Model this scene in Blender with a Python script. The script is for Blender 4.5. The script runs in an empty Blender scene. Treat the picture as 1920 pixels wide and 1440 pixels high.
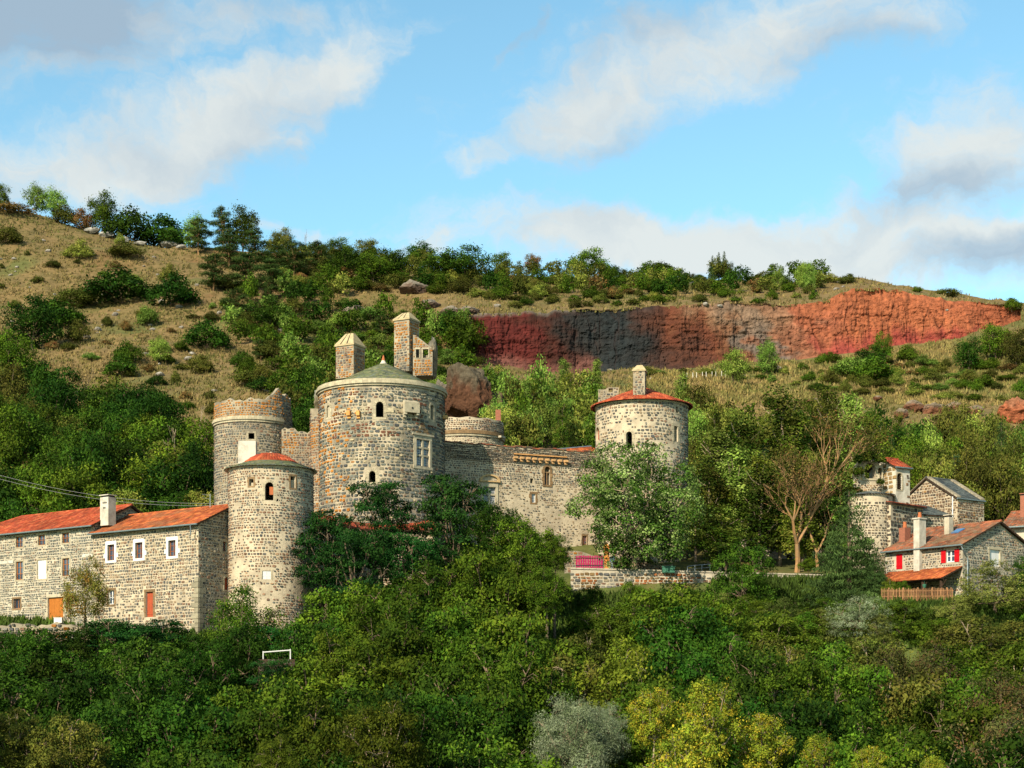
import bpy, math, random
import numpy as np
from mathutils import Vector
R = math.radians
rng = np.random.default_rng(7)
random.seed(7)
F = 3100.0      # focal length, in photo pixels (1920 wide)
YH = 1335.0     # eye level line in photo pixels
sc = bpy.context.scene
C = sc.collection
# ------------------------------------------------------------------ camera
cam = bpy.data.cameras.new('camera'); co = bpy.data.objects.new('camera', cam); C.objects.link(co)
cam.sensor_width = 36; cam.lens = 36 * F / 1920; cam.shift_y = (YH - 720) / 1920
cam.clip_start = 0.5; cam.clip_end = 12000
co.location = (0, 0, 0); co.rotation_euler = (R(90), 0, 0)
sc.camera = co
# ------------------------------------------------------------------ view, sun, sky
sc.view_settings.view_transform = 'Standard'; sc.view_settings.look = 'None'
sc.view_settings.exposure = 1.0; sc.view_settings.gamma = 1; sc.view_settings.use_curve_mapping = False
SUN_EL, SUN_AZ = R(33), R(31)      # azimuth: degrees left of straight behind the camera
sun = bpy.data.lights.new('sun', 'SUN'); so = bpy.data.objects.new('sun', sun); C.objects.link(so)
sun.energy = 5.0; sun.angle = R(0.55); sun.color = (1, 0.89, 0.70)
sd = Vector((math.sin(SUN_AZ) * math.cos(SUN_EL), math.cos(SUN_AZ) * math.cos(SUN_EL), -math.sin(SUN_EL)))
so.rotation_euler = sd.to_track_quat('-Z', 'Y').to_euler()
so.location = (-60, -60, 80)
try:
    sc.cycles.use_denoising = True; sc.cycles.max_bounces = 6; sc.cycles.diffuse_bounces = 2
    sc.cycles.transmission_bounces = 3; sc.cycles.sample_clamp_indirect = 4
except Exception: pass
W = bpy.data.worlds.new('World'); sc.world = W; W.use_nodes = True
nt = W.node_tree; nt.nodes.clear()
def nn(tree, typ, **kw):
    n = tree.nodes.new(typ)
    for k, v in kw.items(): setattr(n, k, v)
    return n
def lk(tree, a, b): tree.links.new(a, b)
def wmath(op, a, b=None, c=None, clamp=False):
    n = nn(nt, 'ShaderNodeMath', operation=op); n.use_clamp = clamp
    for i, q in enumerate((a, b, c)):
        if q is None: continue
        if isinstance(q, (int, float)): n.inputs[i].default_value = q
        else: lk(nt, q, n.inputs[i])
    return n.outputs[0]
sky = nn(nt, 'ShaderNodeTexSky', sky_type='NISHITA'); sky.sun_disc = False
sky.sun_elevation = SUN_EL; sky.sun_rotation = R(180) + SUN_AZ
sky.altitude = 700; sky.air_density = 1.0; sky.dust_density = 0.6; sky.ozone_density = 1.5
tc = nn(nt, 'ShaderNodeTexCoord'); sp = nn(nt, 'ShaderNodeSeparateXYZ'); lk(nt, tc.outputs['Generated'], sp.inputs[0])
az = wmath('ARCTAN2', sp.outputs[0], sp.outputs[1]); el = wmath('ARCSINE', sp.outputs[2])
cb = nn(nt, 'ShaderNodeCombineXYZ'); lk(nt, az, cb.inputs[0]); lk(nt, el, cb.inputs[1])
def noise(vec, scale, detail=6, rough=.55, dist=0.0, off=(0, 0, 0), sy=1.0):
    m = nn(nt, 'ShaderNodeMapping'); lk(nt, vec, m.inputs[0]); m.inputs['Location'].default_value = off; m.inputs['Scale'].default_value = (1, sy, 1)
    n = nn(nt, 'ShaderNodeTexNoise'); lk(nt, m.outputs[0], n.inputs['Vector'])
    n.inputs['Scale'].default_value = scale; n.inputs['Detail'].default_value = detail; n.inputs['Roughness'].default_value = rough; n.inputs['Distortion'].default_value = dist
    return n.outputs[0]
# warp the sky coordinates a little so that cloud edges are ragged
wn = nn(nt, 'ShaderNodeTexNoise'); lk(nt, cb.outputs[0], wn.inputs['Vector']); wn.inputs['Scale'].default_value = 14; wn.inputs['Detail'].default_value = 5; wn.inputs['Roughness'].default_value = .6
wv = nn(nt, 'ShaderNodeVectorMath', operation='MULTIPLY_ADD'); lk(nt, wn.outputs['Color'], wv.inputs[0]); wv.inputs[1].default_value = (.10, .06, 0); wv.inputs[2].default_value = (-.05, -.03, 0)
wa = nn(nt, 'ShaderNodeVectorMath', operation='ADD'); lk(nt, cb.outputs[0], wa.inputs[0]); lk(nt, wv.outputs[0], wa.inputs[1])
def sky_ang(px, py):
    a = math.atan((px - 960) / F); e = math.atan((YH - py) / F * math.cos(a)); return a, e
def blobsum(items, vec):
    tot = None
    for px, py, rx, ry, rot, wgt in items:
        a, e = sky_ang(px, py)
        m = nn(nt, 'ShaderNodeMapping', vector_type='TEXTURE'); lk(nt, vec, m.inputs[0])
        m.inputs['Location'].default_value = (a, e, 0); m.inputs['Rotation'].default_value = (0, 0, R(rot)); m.inputs['Scale'].default_value = (rx / F, ry / F, 1)
        l = nn(nt, 'ShaderNodeVectorMath', operation='LENGTH'); lk(nt, m.outputs[0], l.inputs[0])
        r = nn(nt, 'ShaderNodeMapRange', interpolation_type='SMOOTHSTEP'); lk(nt, l.outputs['Value'], r.inputs[0])
        r.inputs[1].default_value = 0.15; r.inputs[2].default_value = 1.25; r.inputs[3].default_value = wgt; r.inputs[4].default_value = 0
        tot = r.outputs[0] if tot is None else wmath('MAXIMUM', tot, r.outputs[0])
    return tot
CL = [(230, 290, 330, 95, 12, .95), (430, 225, 280, 110, 22, 1), (600, 150, 220, 80, 30, .9), (760, 80, 130, 40, 30, .45),
      (60, 50, 460, 120, 6, 1.1), (360, 20, 260, 55, 0, .8), (1130, 190, 230, 95, 22, .95), (1330, 110, 270, 110, 8, 1), (1560, 30, 260, 80, 0, .8),
      (960, 290, 170, 35, 15, .55), (1830, 290, 190, 120, 0, 1), (1250, 455, 600, 85, -2, 1.15), (1650, 470, 460, 110, 0, 1.1), (1880, 440, 200, 60, 0, .8), (880, 445, 180, 35, 10, .85),
      (1760, 70, 80, 25, 20, .3), (560, 420, 130, 22, 0, .55), (100, 350, 300, 60, 0, .6), (960, 70, 90, 18, 35, .45)]
cov = blobsum(CL, wa.outputs[0])
# beyond the frame the same broken cloud goes on
inx = nn(nt, 'ShaderNodeMapRange', interpolation_type='SMOOTHSTEP'); lk(nt, wmath('ABSOLUTE', az), inx.inputs[0]); inx.inputs[1].default_value = .33; inx.inputs[2].default_value = .5
iny = nn(nt, 'ShaderNodeMapRange', interpolation_type='SMOOTHSTEP'); lk(nt, el, iny.inputs[0]); iny.inputs[1].default_value = .42; iny.inputs[2].default_value = .55
outm = wmath('MAXIMUM', inx.outputs[0], iny.outputs[0])
gen = noise(cb.outputs[0], 2.2, 4, .5, 0, (3, 1, 0), 2.2)
gm = nn(nt, 'ShaderNodeMapRange', interpolation_type='SMOOTHSTEP'); lk(nt, gen, gm.inputs[0]); gm.inputs[1].default_value = .48; gm.inputs[2].default_value = .68
cov = wmath('MAXIMUM', cov, wmath('MULTIPLY', gm.outputs[0], outm))
n1 = noise(wa.outputs[0], 13, 10, .66, .25, (0, 0, 0), 1.6)
dens = wmath('ADD', cov, wmath('MULTIPLY', wmath('SUBTRACT', n1, .5), 2.1))
dm = nn(nt, 'ShaderNodeMapRange', interpolation_type='SMOOTHSTEP'); lk(nt, dens, dm.inputs[0]); dm.inputs[1].default_value = .10; dm.inputs[2].default_value = 1.0; dm.inputs[4].default_value = .93
# cloud tone: lit tops, grey undersides
DARK = [(40, 50, 420, 130, 8, 1.25), (430, 10, 220, 60, 0, .6), (1890, 480, 210, 55, 4, .9), (1790, 360, 200, 60, 0, .8), (1640, 90, 230, 60, 0, .7), (1230, 60, 200, 50, 20, .5), (780, 160, 60, 50, 0, .9), (960, 60, 110, 45, 30, 1), (1130, 290, 200, 45, 20, .45), (560, 330, 220, 60, 15, .35), (1500, 220, 180, 50, 5, .4), (300, 310, 260, 50, 5, .25)]
dk = blobsum(DARK, wa.outputs[0])
n2 = noise(wa.outputs[0], 9, 9, .62, .2, (5, 2, 0), 1.5)
tone = wmath('SUBTRACT', wmath('ADD', 1.0, wmath('MULTIPLY', wmath('SUBTRACT', n2, .53), 1.8)), dk, clamp=True)
crmp = nn(nt, 'ShaderNodeMix', data_type='RGBA'); lk(nt, tone, crmp.inputs[0])
crmp.inputs[6].default_value = (3.2, 4.2, 5.2, 1); crmp.inputs[7].default_value = (6.7, 7.0, 6.8, 1)
# colour multiplier that brightens the sky and pales its blue
skym = nn(nt, 'ShaderNodeMix', data_type='RGBA', blend_type='MULTIPLY'); skym.inputs[0].default_value = 1
lk(nt, sky.outputs[0], skym.inputs[6]); skym.inputs[7].default_value = (1.65, 2.15, 1.85, 1)
mx = nn(nt, 'ShaderNodeMix', data_type='RGBA'); lk(nt, dm.outputs[0], mx.inputs[0]); lk(nt, skym.outputs[2], mx.inputs[6]); lk(nt, crmp.outputs[2], mx.inputs[7])
bg = nn(nt, 'ShaderNodeBackground'); lk(nt, mx.outputs[2], bg.inputs[0]); bg.inputs[1].default_value = 0.059
wo = nn(nt, 'ShaderNodeOutputWorld'); lk(nt, bg.outputs[0], wo.inputs[0])

# ------------------------------------------------------------------ helpers
def tag(o, label=None, cat=None, group=None, kind=None):
    if label: o['label'] = label
    if cat: o['category'] = cat
    if group: o['group'] = group
    if kind: o['kind'] = kind
    return o
def empty(name, loc=(0, 0, 0)):
    o = bpy.data.objects.new(name, None); C.objects.link(o); o.location = loc; o.empty_display_size = .3; return o
def mesh_np(name, V, polys_flat, starts, totals, mats, col=None, smooth=False, matidx=None):
    me = bpy.data.meshes.new(name)
    V = np.asarray(V, dtype=np.float32).reshape(-1, 3)
    me.vertices.add(len(V)); me.vertices.foreach_set('co', V.ravel())
    me.loops.add(len(polys_flat)); me.loops.foreach_set('vertex_index', np.asarray(polys_flat, dtype=np.int32))
    me.polygons.add(len(starts)); me.polygons.foreach_set('loop_start', np.asarray(starts, dtype=np.int32))
    try: me.polygons.foreach_set('loop_total', np.asarray(totals, dtype=np.int32))
    except Exception: pass
    me.polygons.foreach_set('use_smooth', np.full(len(starts), bool(smooth)))
    if matidx is not None: me.polygons.foreach_set('material_index', np.asarray(matidx, dtype=np.int32))
    if col is not None:
        a = me.color_attributes.new('Col', 'FLOAT_COLOR', 'POINT')
        c4 = np.ones((len(V), 4), dtype=np.float32); c4[:, :3] = np.asarray(col, dtype=np.float32).reshape(-1, 3)
        a.data.foreach_set('color', c4.ravel())
    me.update(calc_edges=True); me.validate()
    for m in (mats if isinstance(mats, (list, tuple)) else [mats]): me.materials.append(m)
    return me
def link(name, me, parent=None, origin=None):
    o = bpy.data.objects.new(name, me); C.objects.link(o)
    if parent is not None: o.parent = parent
    return o
class MB:
    """collects boxes, quads and tubes into one mesh"""
    def __init__(s): s.v = []; s.f = []; s.c = []; s.cur = (1, 1, 1)
    def add(s, vs, fs):
        b = len(s.v)
        for p in vs: s.v.append(tuple(float(q) for q in p)); s.c.append(s.cur)
        for f in fs: s.f.append(tuple(b + i for i in f))
    def hexa(s, p):   # 8 points: bottom 4 (ccw), top 4
        s.add(p, [(3, 2, 1, 0), (4, 5, 6, 7), (0, 1, 5, 4), (1, 2, 6, 5), (2, 3, 7, 6), (3, 0, 4, 7)])
    def box(s, x0, x1, y0, y1, z0, z1):
        s.hexa([(x0, y0, z0), (x1, y0, z0), (x1, y1, z0), (x0, y1, z0), (x0, y0, z1), (x1, y0, z1), (x1, y1, z1), (x0, y1, z1)])
    def wbox(s, w, u0, u1, v0, v1, n0, n1):  # box in wall coordinates, n = outward
        s.hexa([w.p(u0, v0, n1), w.p(u1, v0, n1), w.p(u1, v0, n0), w.p(u0, v0, n0), w.p(u0, v1, n1), w.p(u1, v1, n1), w.p(u1, v1, n0), w.p(u0, v1, n0)])
    def tube(s, pts, rad, k=6):
        pts = [Vector(p) for p in pts]; rings = []
        for i, p in enumerate(pts):
            d = (pts[min(i + 1, len(pts) - 1)] - pts[max(i - 1, 0)]).normalized()
            a = d.cross(Vector((0, 0, 1)))
            if a.length < .05: a = d.cross(Vector((1, 0, 0)))
            a.normalize(); b = d.cross(a); r = rad[i] if isinstance(rad, (list, tuple)) else rad
            rings.append([p + (a * math.cos(t) + b * math.sin(t)) * r for t in [2 * math.pi * j / k for j in range(k)]])
        vs = [q for rg in rings for q in rg]; fs = []
        for i in range(len(pts) - 1):
            for j in range(k):
                fs.append((i * k + j, i * k + (j + 1) % k, (i + 1) * k + (j + 1) % k, (i + 1) * k + j))
        fs.append(tuple(range(k))[::-1]); fs.append(tuple((len(pts) - 1) * k + j for j in range(k)))
        s.add(vs, fs)
    def build(s, name, mat, parent=None, smooth=False):
        flat = [i for f in s.f for i in f]; tot = [len(f) for f in s.f]; st = np.concatenate([[0], np.cumsum(tot)[:-1]]) if tot else []
        me = mesh_np(name, s.v, flat, st, tot, mat, s.c, smooth)
        return link(name, me, parent)
def P(px, py, D): return ((px - 960) * D / F, D, (YH - py) * D / F)
def Z(py, D): return (YH - py) * D / F
# value noise
_perm = np.random.default_rng(3).random((256, 256))
def vnoise(x, y):
    xi = np.floor(x).astype(int); yi = np.floor(y).astype(int); fx = x - xi; fy = y - yi
    fx = fx * fx * (3 - 2 * fx); fy = fy * fy * (3 - 2 * fy)
    g = lambda a, b: _perm[a % 256, b % 256]
    return (g(xi, yi) * (1 - fx) + g(xi + 1, yi) * fx) * (1 - fy) + (g(xi, yi + 1) * (1 - fx) + g(xi + 1, yi + 1) * fx) * fy
def fbm(x, y, o=4, g=.5):
    x = np.asarray(x, float); y = np.asarray(y, float); s = 0; a = 1; t = 0
    for i in range(o):
        s = s + a * vnoise(x * 2 ** i + 17.3 * i, y * 2 ** i + 9.1 * i); t += a; a *= g
    return s / t
# ------------------------------------------------------------------ materials
ALB = .70
def mat(name, base=(.5, .5, .5), rough=.85, attr=None, noise_s=None, base2=None, bump=0.0, bump_s=20, metal=0, spec=.12, n_detail=5, n_lo=.35, n_hi=.65, trans=0.0, objrand=0.0, emit=None):
    base2 = tuple(q * ALB for q in (base2 or tuple(q * .6 for q in base))); base = tuple(q * ALB for q in base)
    m = bpy.data.materials.new(name); m.use_nodes = True; t = m.node_tree; t.nodes.clear()
    out = nn(t, 'ShaderNodeOutputMaterial'); b = nn(t, 'ShaderNodeBsdfPrincipled')
    b.inputs['Roughness'].default_value = rough; b.inputs['Metallic'].default_value = metal
    b.inputs['Specular IOR Level'].default_value = spec
    b.inputs['Base Color'].default_value = (*base, 1)
    col = None
    tcn = nn(t, 'ShaderNodeTexCoord')
    geo = nn(t, 'ShaderNodeNewGeometry')
    if noise_s:
        n = nn(t, 'ShaderNodeTexNoise'); lk(t, geo.outputs['Position'], n.inputs['Vector']); n.inputs['Scale'].default_value = noise_s; n.inputs['Detail'].default_value = n_detail; n.inputs['Roughness'].default_value = .6
        mr = nn(t, 'ShaderNodeMapRange'); lk(t, n.outputs[0], mr.inputs[0]); mr.inputs[1].default_value = n_lo; mr.inputs[2].default_value = n_hi
        mixn = nn(t, 'ShaderNodeMix', data_type='RGBA'); lk(t, mr.outputs[0], mixn.inputs[0])
        mixn.inputs[6].default_value = (*base, 1); mixn.inputs[7].default_value = (*(base2 or tuple(q * .6 for q in base)), 1)
        col = mixn.outputs[2]
    if attr:
        a = nn(t, 'ShaderNodeVertexColor'); a.layer_name = 'Col'
        if attr == 'mul' and col is not None:
            mm = nn(t, 'ShaderNodeMix', data_type='RGBA', blend_type='MULTIPLY'); mm.inputs[0].default_value = 1; lk(t, col, mm.inputs[6]); lk(t, a.outputs[0], mm.inputs[7]); col = mm.outputs[2]
        elif attr == 'mul':
            mm = nn(t, 'ShaderNodeMix', data_type='RGBA', blend_type='MULTIPLY'); mm.inputs[0].default_value = 1; mm.inputs[6].default_value = (*base, 1); lk(t, a.outputs[0], mm.inputs[7]); col = mm.outputs[2]
    if objrand and (col is not None):
        oi = nn(t, 'ShaderNodeObjectInfo'); hs = nn(t, 'ShaderNodeHueSaturation')
        m1 = nn(t, 'ShaderNodeMapRange'); lk(t, oi.outputs['Random'], m1.inputs[0]); m1.inputs[3].default_value = .5 - .025 * min(1, objrand); m1.inputs[4].default_value = .5 + .012 * min(1, objrand)
        ml = nn(t, 'ShaderNodeMath', operation='FRACT'); mk = nn(t, 'ShaderNodeMath', operation='MULTIPLY'); lk(t, oi.outputs['Random'], mk.inputs[0]); mk.inputs[1].default_value = 7.31; lk(t, mk.outputs[0], ml.inputs[0])
        m2 = nn(t, 'ShaderNodeMapRange'); lk(t, ml.outputs[0], m2.inputs[0]); m2.inputs[3].default_value = 1 - .3 * objrand; m2.inputs[4].default_value = 1 + .3 * objrand
        lk(t, m1.outputs[0], hs.inputs['Hue']); lk(t, m2.outputs[0], hs.inputs['Value']); lk(t, col, hs.inputs['Color']); col = hs.outputs[0]
    if col is not None: lk(t, col, b.inputs['Base Color'])
    if bump:
        n = nn(t, 'ShaderNodeTexNoise'); lk(t, geo.outputs['Position'], n.inputs['Vector']); n.inputs['Scale'].default_value = bump_s; n.inputs['Detail'].default_value = 4
        bp = nn(t, 'ShaderNodeBump'); lk(t, n.outputs[0], bp.inputs['Height']); bp.inputs['Strength'].default_value = 1; bp.inputs['Distance'].default_value = bump
        lk(t, bp.outputs[0], b.inputs['Normal'])
    if trans:
        tr = nn(t, 'ShaderNodeBsdfTranslucent'); mxs = nn(t, 'ShaderNodeMixShader'); mxs.inputs[0].default_value = trans
        if col is not None: lk(t, col, tr.inputs[0])
        else: tr.inputs[0].default_value = (*base, 1)
        lk(t, b.outputs[0], mxs.inputs[1]); lk(t, tr.outputs[0], mxs.inputs[2]); lk(t, mxs.outputs[0], out.inputs[0])
    else: lk(t, b.outputs[0], out.inputs[0])
    return m
M = {}
M['stone'] = mat('stone', (1, 1, 1), .9, attr='mul', noise_s=9, base2=(.62, .6, .56), bump=.02, bump_s=18)
M['mortar'] = mat('mortar', (.56, .465, .325), .95, noise_s=.9, base2=(.33, .27, .19), bump=.03, bump_s=9, n_lo=.4, n_hi=.7)
M['mortar_keep'] = mat('mortar_keep', (.52, .43, .30), .95, noise_s=.55, base2=(.21, .18, .13), bump=.03, bump_s=9, n_lo=.38, n_hi=.62)
M['mortar_grey'] = mat('mortar_grey', (.54, .47, .35), .95, noise_s=.8, base2=(.35, .30, .22), bump=.03, bump_s=9)
M['mortar_dark'] = mat('mortar_dark', (.42, .35, .24), .95, noise_s=.6, base2=(.20, .17, .125), bump=.03, bump_s=9, n_lo=.35, n_hi=.65)
M['render_cream'] = mat('render_cream', (.62, .54, .42), .95, noise_s=.5, base2=(.48, .40, .30), bump=.01)
M['dressed'] = mat('dressed', (.52, .45, .31), .9, attr='mul', noise_s=3, base2=(.36, .31, .22), bump=.01, bump_s=25)
M['dressed_brown'] = mat('dressed_brown', (.30, .19, .095), .9, attr='mul', noise_s=3, base2=(.17, .11, .06), bump=.01)
M['white'] = mat('white', (.78, .77, .74), .7, noise_s=2, base2=(.68, .66, .62))
M['plaster'] = mat('plaster', (.60, .55, .45), .9, noise_s=1.8, base2=(.38, .34, .27), n_lo=.4, n_hi=.7)
M['tile'] = mat('tile', (1, 1, 1), .8, attr='mul', noise_s=1.6, base2=(.60, .58, .55))
M['slate'] = mat('slate', (1, 1, 1), .7, attr='mul', noise_s=5, base2=(.75, .78, .7))
M['wood'] = mat('wood', (.33, .11, .04), .7, noise_s=6, base2=(.24, .08, .03))
M['oak_wood'] = mat('oak_wood', (.45, .15, .025), .65, noise_s=5, base2=(.36, .12, .02))
M['red_door'] = mat('red_door', (.42, .085, .035), .6, noise_s=4, base2=(.34, .07, .03))
M['red_paint'] = mat('red_paint', (.52, .006, .012), .5, noise_s=4, base2=(.44, .006, .012))
M['magenta'] = mat('magenta', (.42, .012, .10), .6, noise_s=5, base2=(.33, .012, .085))
M['dark_wood'] = mat('dark_wood', (.07, .04, .025), .8, noise_s=5, base2=(.04, .025, .015))
M['picket'] = mat('picket', (.40, .20, .09), .8, attr='mul', noise_s=7, base2=(.26, .13, .06))
M['metal'] = mat('metal', (.38, .43, .45), .4, metal=.6, noise_s=3, base2=(.3, .34, .36))
M['zinc'] = mat('zinc', (.20, .25, .25), .5, metal=.3, noise_s=3, base2=(.15, .2, .2))
M['iron'] = mat('iron', (.03, .03, .035), .5)
M['glass'] = mat('glass', (.035, .05, .08), .06, spec=.8, noise_s=1.5, base2=(.07, .1, .15))
M['lead_white'] = mat('lead_white', (.6, .6, .58), .6)
M['brick'] = mat('brick', (.36, .13, .08), .85, noise_s=8, base2=(.24, .10, .06), bump=.01)
M['clay_pot'] = mat('clay_pot', (.50, .16, .06), .8, noise_s=6, base2=(.4, .12, .05))
M['green_plastic'] = mat('green_plastic', (.05, .16, .10), .5)
M['blue_glass'] = mat('blue_glass', (.08, .18, .35), .05, spec=.9)
M['bark'] = mat('bark', (.24, .17, .11), .9, noise_s=5, base2=(.12, .085, .055), bump=.03, bump_s=8)
M['bark_pale'] = mat('bark_pale', (.42, .33, .23), .9, noise_s=3, base2=(.24, .17, .1), bump=.03, bump_s=8)
M['bark_orange'] = mat('bark_orange', (.40, .21, .085), .9, noise_s=2, base2=(.26, .17, .09), bump=.02, bump_s=8)
M['wire'] = mat('wire', (.35, .35, .33), .5)
# ------------------------------------------------------------------ terrain: profiles along each direction, from valley to ridge
def ci(px, pts):
    xs = [p[0] for p in pts]; ys = [p[1] for p in pts]; return np.interp(px, xs, ys)
def prof_nodes(px):
    px = np.asarray(px, float)
    o = np.ones_like(px); rows = []
    def rz(D, pts): rows.append((D * o if np.isscalar(D) else D, ci(px, pts)))
    def rp(Dp, pts):
        D = Dp * o if np.isscalar(Dp) else ci(px, Dp)
        rows.append((D, (YH - ci(px, pts)) * D / F))
    rz(6, [(0, -5)]); rz(16, [(0, -8)]); rz(40, [(0, -14)]); rz(84, [(0, -14)])
    rz(104, [(0, -11), (900, -11), (1900, -11)])
    rz(122, [(0, -4), (400, -4), (700, -4), (1000, -4), (1300, -4), (1500, -3), (1700, -2), (1920, -2)])
    rz(131, [(0, 2.5), (400, 2.5), (600, 1.5), (800, 1.5), (1000, 2), (1300, 2), (1500, 3), (1640, 6.2), (1920, 6.0)])
    rz(134.5, [(0, 6.3), (400, 6.3), (600, 4.5), (800, 4), (1000, 4), (1300, 4), (1500, 5), (1620, 9.0), (1920, 9.0)])
    rz(146, [(0, 7.8), (400, 7.6), (560, 7.6), (620, 9.6), (800, 11), (1000, 11), (1070, 9), (1300, 9), (1540, 9), (1620, 10), (1920, 9.8)])
    rz(147.6, [(0, 8.2), (400, 8), (560, 8), (620, 10), (800, 11.4), (1000, 11.8), (1070, 12.4), (1300, 12), (1540, 12), (1620, 10.6), (1920, 10)])
    rz(153, [(0, 9), (380, 9), (480, 14), (560, 15), (800, 16), (900, 13.3), (1200, 13), (1540, 13), (1650, 13), (1920, 13)])
    rz(165, [(0, 13), (380, 14), (480, 19), (600, 20), (800, 20), (950, 17), (1200, 16), (1540, 15), (1700, 15.5), (1920, 15)])
    rp(185, [(-400, 1000), (0, 960), (400, 945), (600, 900), (800, 860), (1000, 870), (1200, 900), (1400, 940), (1600, 930), (1800, 950), (1920, 950), (2400, 960)])
    rp(230, [(-400, 840), (0, 835), (400, 800), (600, 780), (800, 745), (1000, 780), (1200, 780), (1400, 790), (1600, 785), (1800, 770), (1920, 780), (2400, 790)])
    rp(262, [(-400, 740), (0, 735), (400, 720), (600, 700), (800, 700), (1000, 722), (1200, 715), (1400, 732), (1600, 730), (1800, 728), (1920, 725), (2400, 730)])
    rp(300, [(-400, 655), (0, 650), (400, 640), (600, 640), (800, 655), (900, 690), (1000, 704), (1100, 703), (1200, 698), (1300, 691), (1400, 681), (1500, 673), (1600, 661), (1700, 646), (1800, 643), (1900, 615), (2000, 600), (2400, 600)])
    j = fbm(px / 16., px * 0 + 3.3, 3) * 14 - 7
    rp(305, [(-400, 640), (0, 636), (400, 625), (600, 616), (750, 612), (860, 600), (900, 590), (1000, 589), (1100, 583), (1200, 580), (1300, 575), (1400, 572), (1500, 571), (1545, 567), (1565, 552), (1600, 544), (1660, 545), (1700, 551), (1800, 570), (1880, 577), (1915, 584), (2000, 592), (2400, 595)])
    rows[-1] = (rows[-1][0], rows[-1][1] + np.where((px > 880) & (px < 1910), j, 0) * .09)
    rp(345, [(-400, 545), (0, 545), (200, 550), (400, 545), (600, 540), (750, 535), (1000, 545), (1200, 543), (1400, 540), (1550, 538), (1620, 532), (1700, 544), (1800, 559), (1920, 576), (2400, 590)])
    rp([(-400, 405), (0, 405), (300, 405), (500, 395), (800, 385), (1400, 375), (1920, 365)],
       [(-1500, 420), (-400, 385), (0, 388), (60, 392), (130, 412), (200, 430), (300, 457), (450, 478), (600, 486), (720, 497), (900, 520), (1100, 520), (1300, 524), (1500, 528), (1580, 527), (1640, 530), (1700, 542), (1800, 557), (1920, 575), (2400, 620), (3400, 640)])
    Dr, zr = rows[-1]
    rows.append((Dr + 12, zr + 0.3)); rows.append((Dr + 60, zr - 8)); rows.append((Dr + 500, zr - 60)); rows.append((Dr * 0 + 4000, zr * 0 - 40))
    return rows
NSUB = [4, 8, 10, 10, 10, 8, 5, 8, 3, 6, 8, 8, 20, 18, 22, 34, 24, 30, 6, 8, 6, 3]
KROW = 15   # index of the row at the foot of the quarry
def tnoise(x, y, D):
    a = np.clip((D - 168) / 40, 0.12, 1)
    return a * ((fbm(x / 22, y / 22, 4) - .5) * 5.0 + (fbm(x / 4 + 50, y / 4, 3) - .5) * 1.1) * np.clip((900 - D) / 300, 0, 1)
def columns(px):
    rows = prof_nodes(px); Ds = []; Zs = []; rid = []
    for k in range(len(rows) - 1):
        n = NSUB[k] if k < len(NSUB) else 4
        for i in range(n):
            t = i / n
            if k == KROW: tt = t
            else: tt = t
            Ds.append(rows[k][0] * (1 - tt) + rows[k + 1][0] * tt); Zs.append(rows[k][1] * (1 - tt) + rows[k + 1][1] * tt); rid.append(k)
    Ds.append(rows[-1][0]); Zs.append(rows[-1][1]); rid.append(len(rows) - 1)
    return np.array(Ds), np.array(Zs), np.array(rid)     # shape (nrows, ncols)
cols = np.concatenate([np.linspace(-1800, -80, 44)[:-1], np.linspace(-80, 2000, 460)[:-1], np.linspace(2000, 3700, 44)])
TD, TZ, RID = columns(cols)
# soften the profile kinks except at the quarry
for it in range(6):
    sm = TZ.copy(); sm[1:-1] = (TZ[:-2] + 2 * TZ[1:-1] + TZ[2:]) / 4
    keep = (np.abs(RID - KROW) <= 0) | (RID == KROW + 1)
    keep = np.repeat(keep[:, None], TZ.shape[1], 1) & (cols[None, :] > 840) & (cols[None, :] < 1960)
    TZ = np.where(keep, TZ, sm)
TX = (cols[None, :] - 960) * TD / F
nz = tnoise(TX, TD, TD)
inq = (cols[None, :] > 860) & (cols[None, :] < 1935)
nearq = np.clip(np.abs(RID - KROW - .5) / 1.5, .12, 1)[:, None]
nz = nz * np.where(inq, nearq, 1)
ridge_d = np.clip((RID[:, None] - 17) * .5, 0, .6)
nz = nz * (1 - ridge_d)
TZ = TZ + nz
def ground(px, D):
    """height of the ground"""
    j = int(np.clip(np.searchsorted(cols, px) - 1, 0, len(cols) - 2)); t = (px - cols[j]) / (cols[j + 1] - cols[j])
    a = np.interp(D, TD[:, j], TZ[:, j]); b = np.interp(D, TD[:, j + 1], TZ[:, j + 1]); return float(a * (1 - t) + b * t)
def ground_xy(x, y): return ground(960 + x * F / y, y)
def hit(px, py, D0=150):
    """first point of the ground seen at this pixel beyond depth D0"""
    j = int(np.clip(np.searchsorted(cols, px) - 1, 0, len(cols) - 2))
    D = TD[:, j]; z = TZ[:, j]; pyt = YH - z * F / D
    for i in range(1, len(D)):
        if D[i] > D0 and pyt[i] <= py and pyt[i - 1] > py:
            t = (pyt[i - 1] - py) / (pyt[i - 1] - pyt[i]); return float(D[i - 1] + (D[i] - D[i - 1]) * t)
        if D[i] > D0 and pyt[i] <= py: return float(D[i])
    return float(D[int(np.argmin(pyt))])      # above the skyline: stand on the ridge
def grid_faces(nr, nc, skip=None):
    i = np.arange(nr - 1)[:, None]; j = np.arange(nc - 1)[None, :]
    a = i * nc + j; q = np.stack([a, a + 1, a + nc + 1, a + nc], -1)
    if skip is not None: q = q[~skip]
    return q.reshape(-1, 4)
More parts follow.
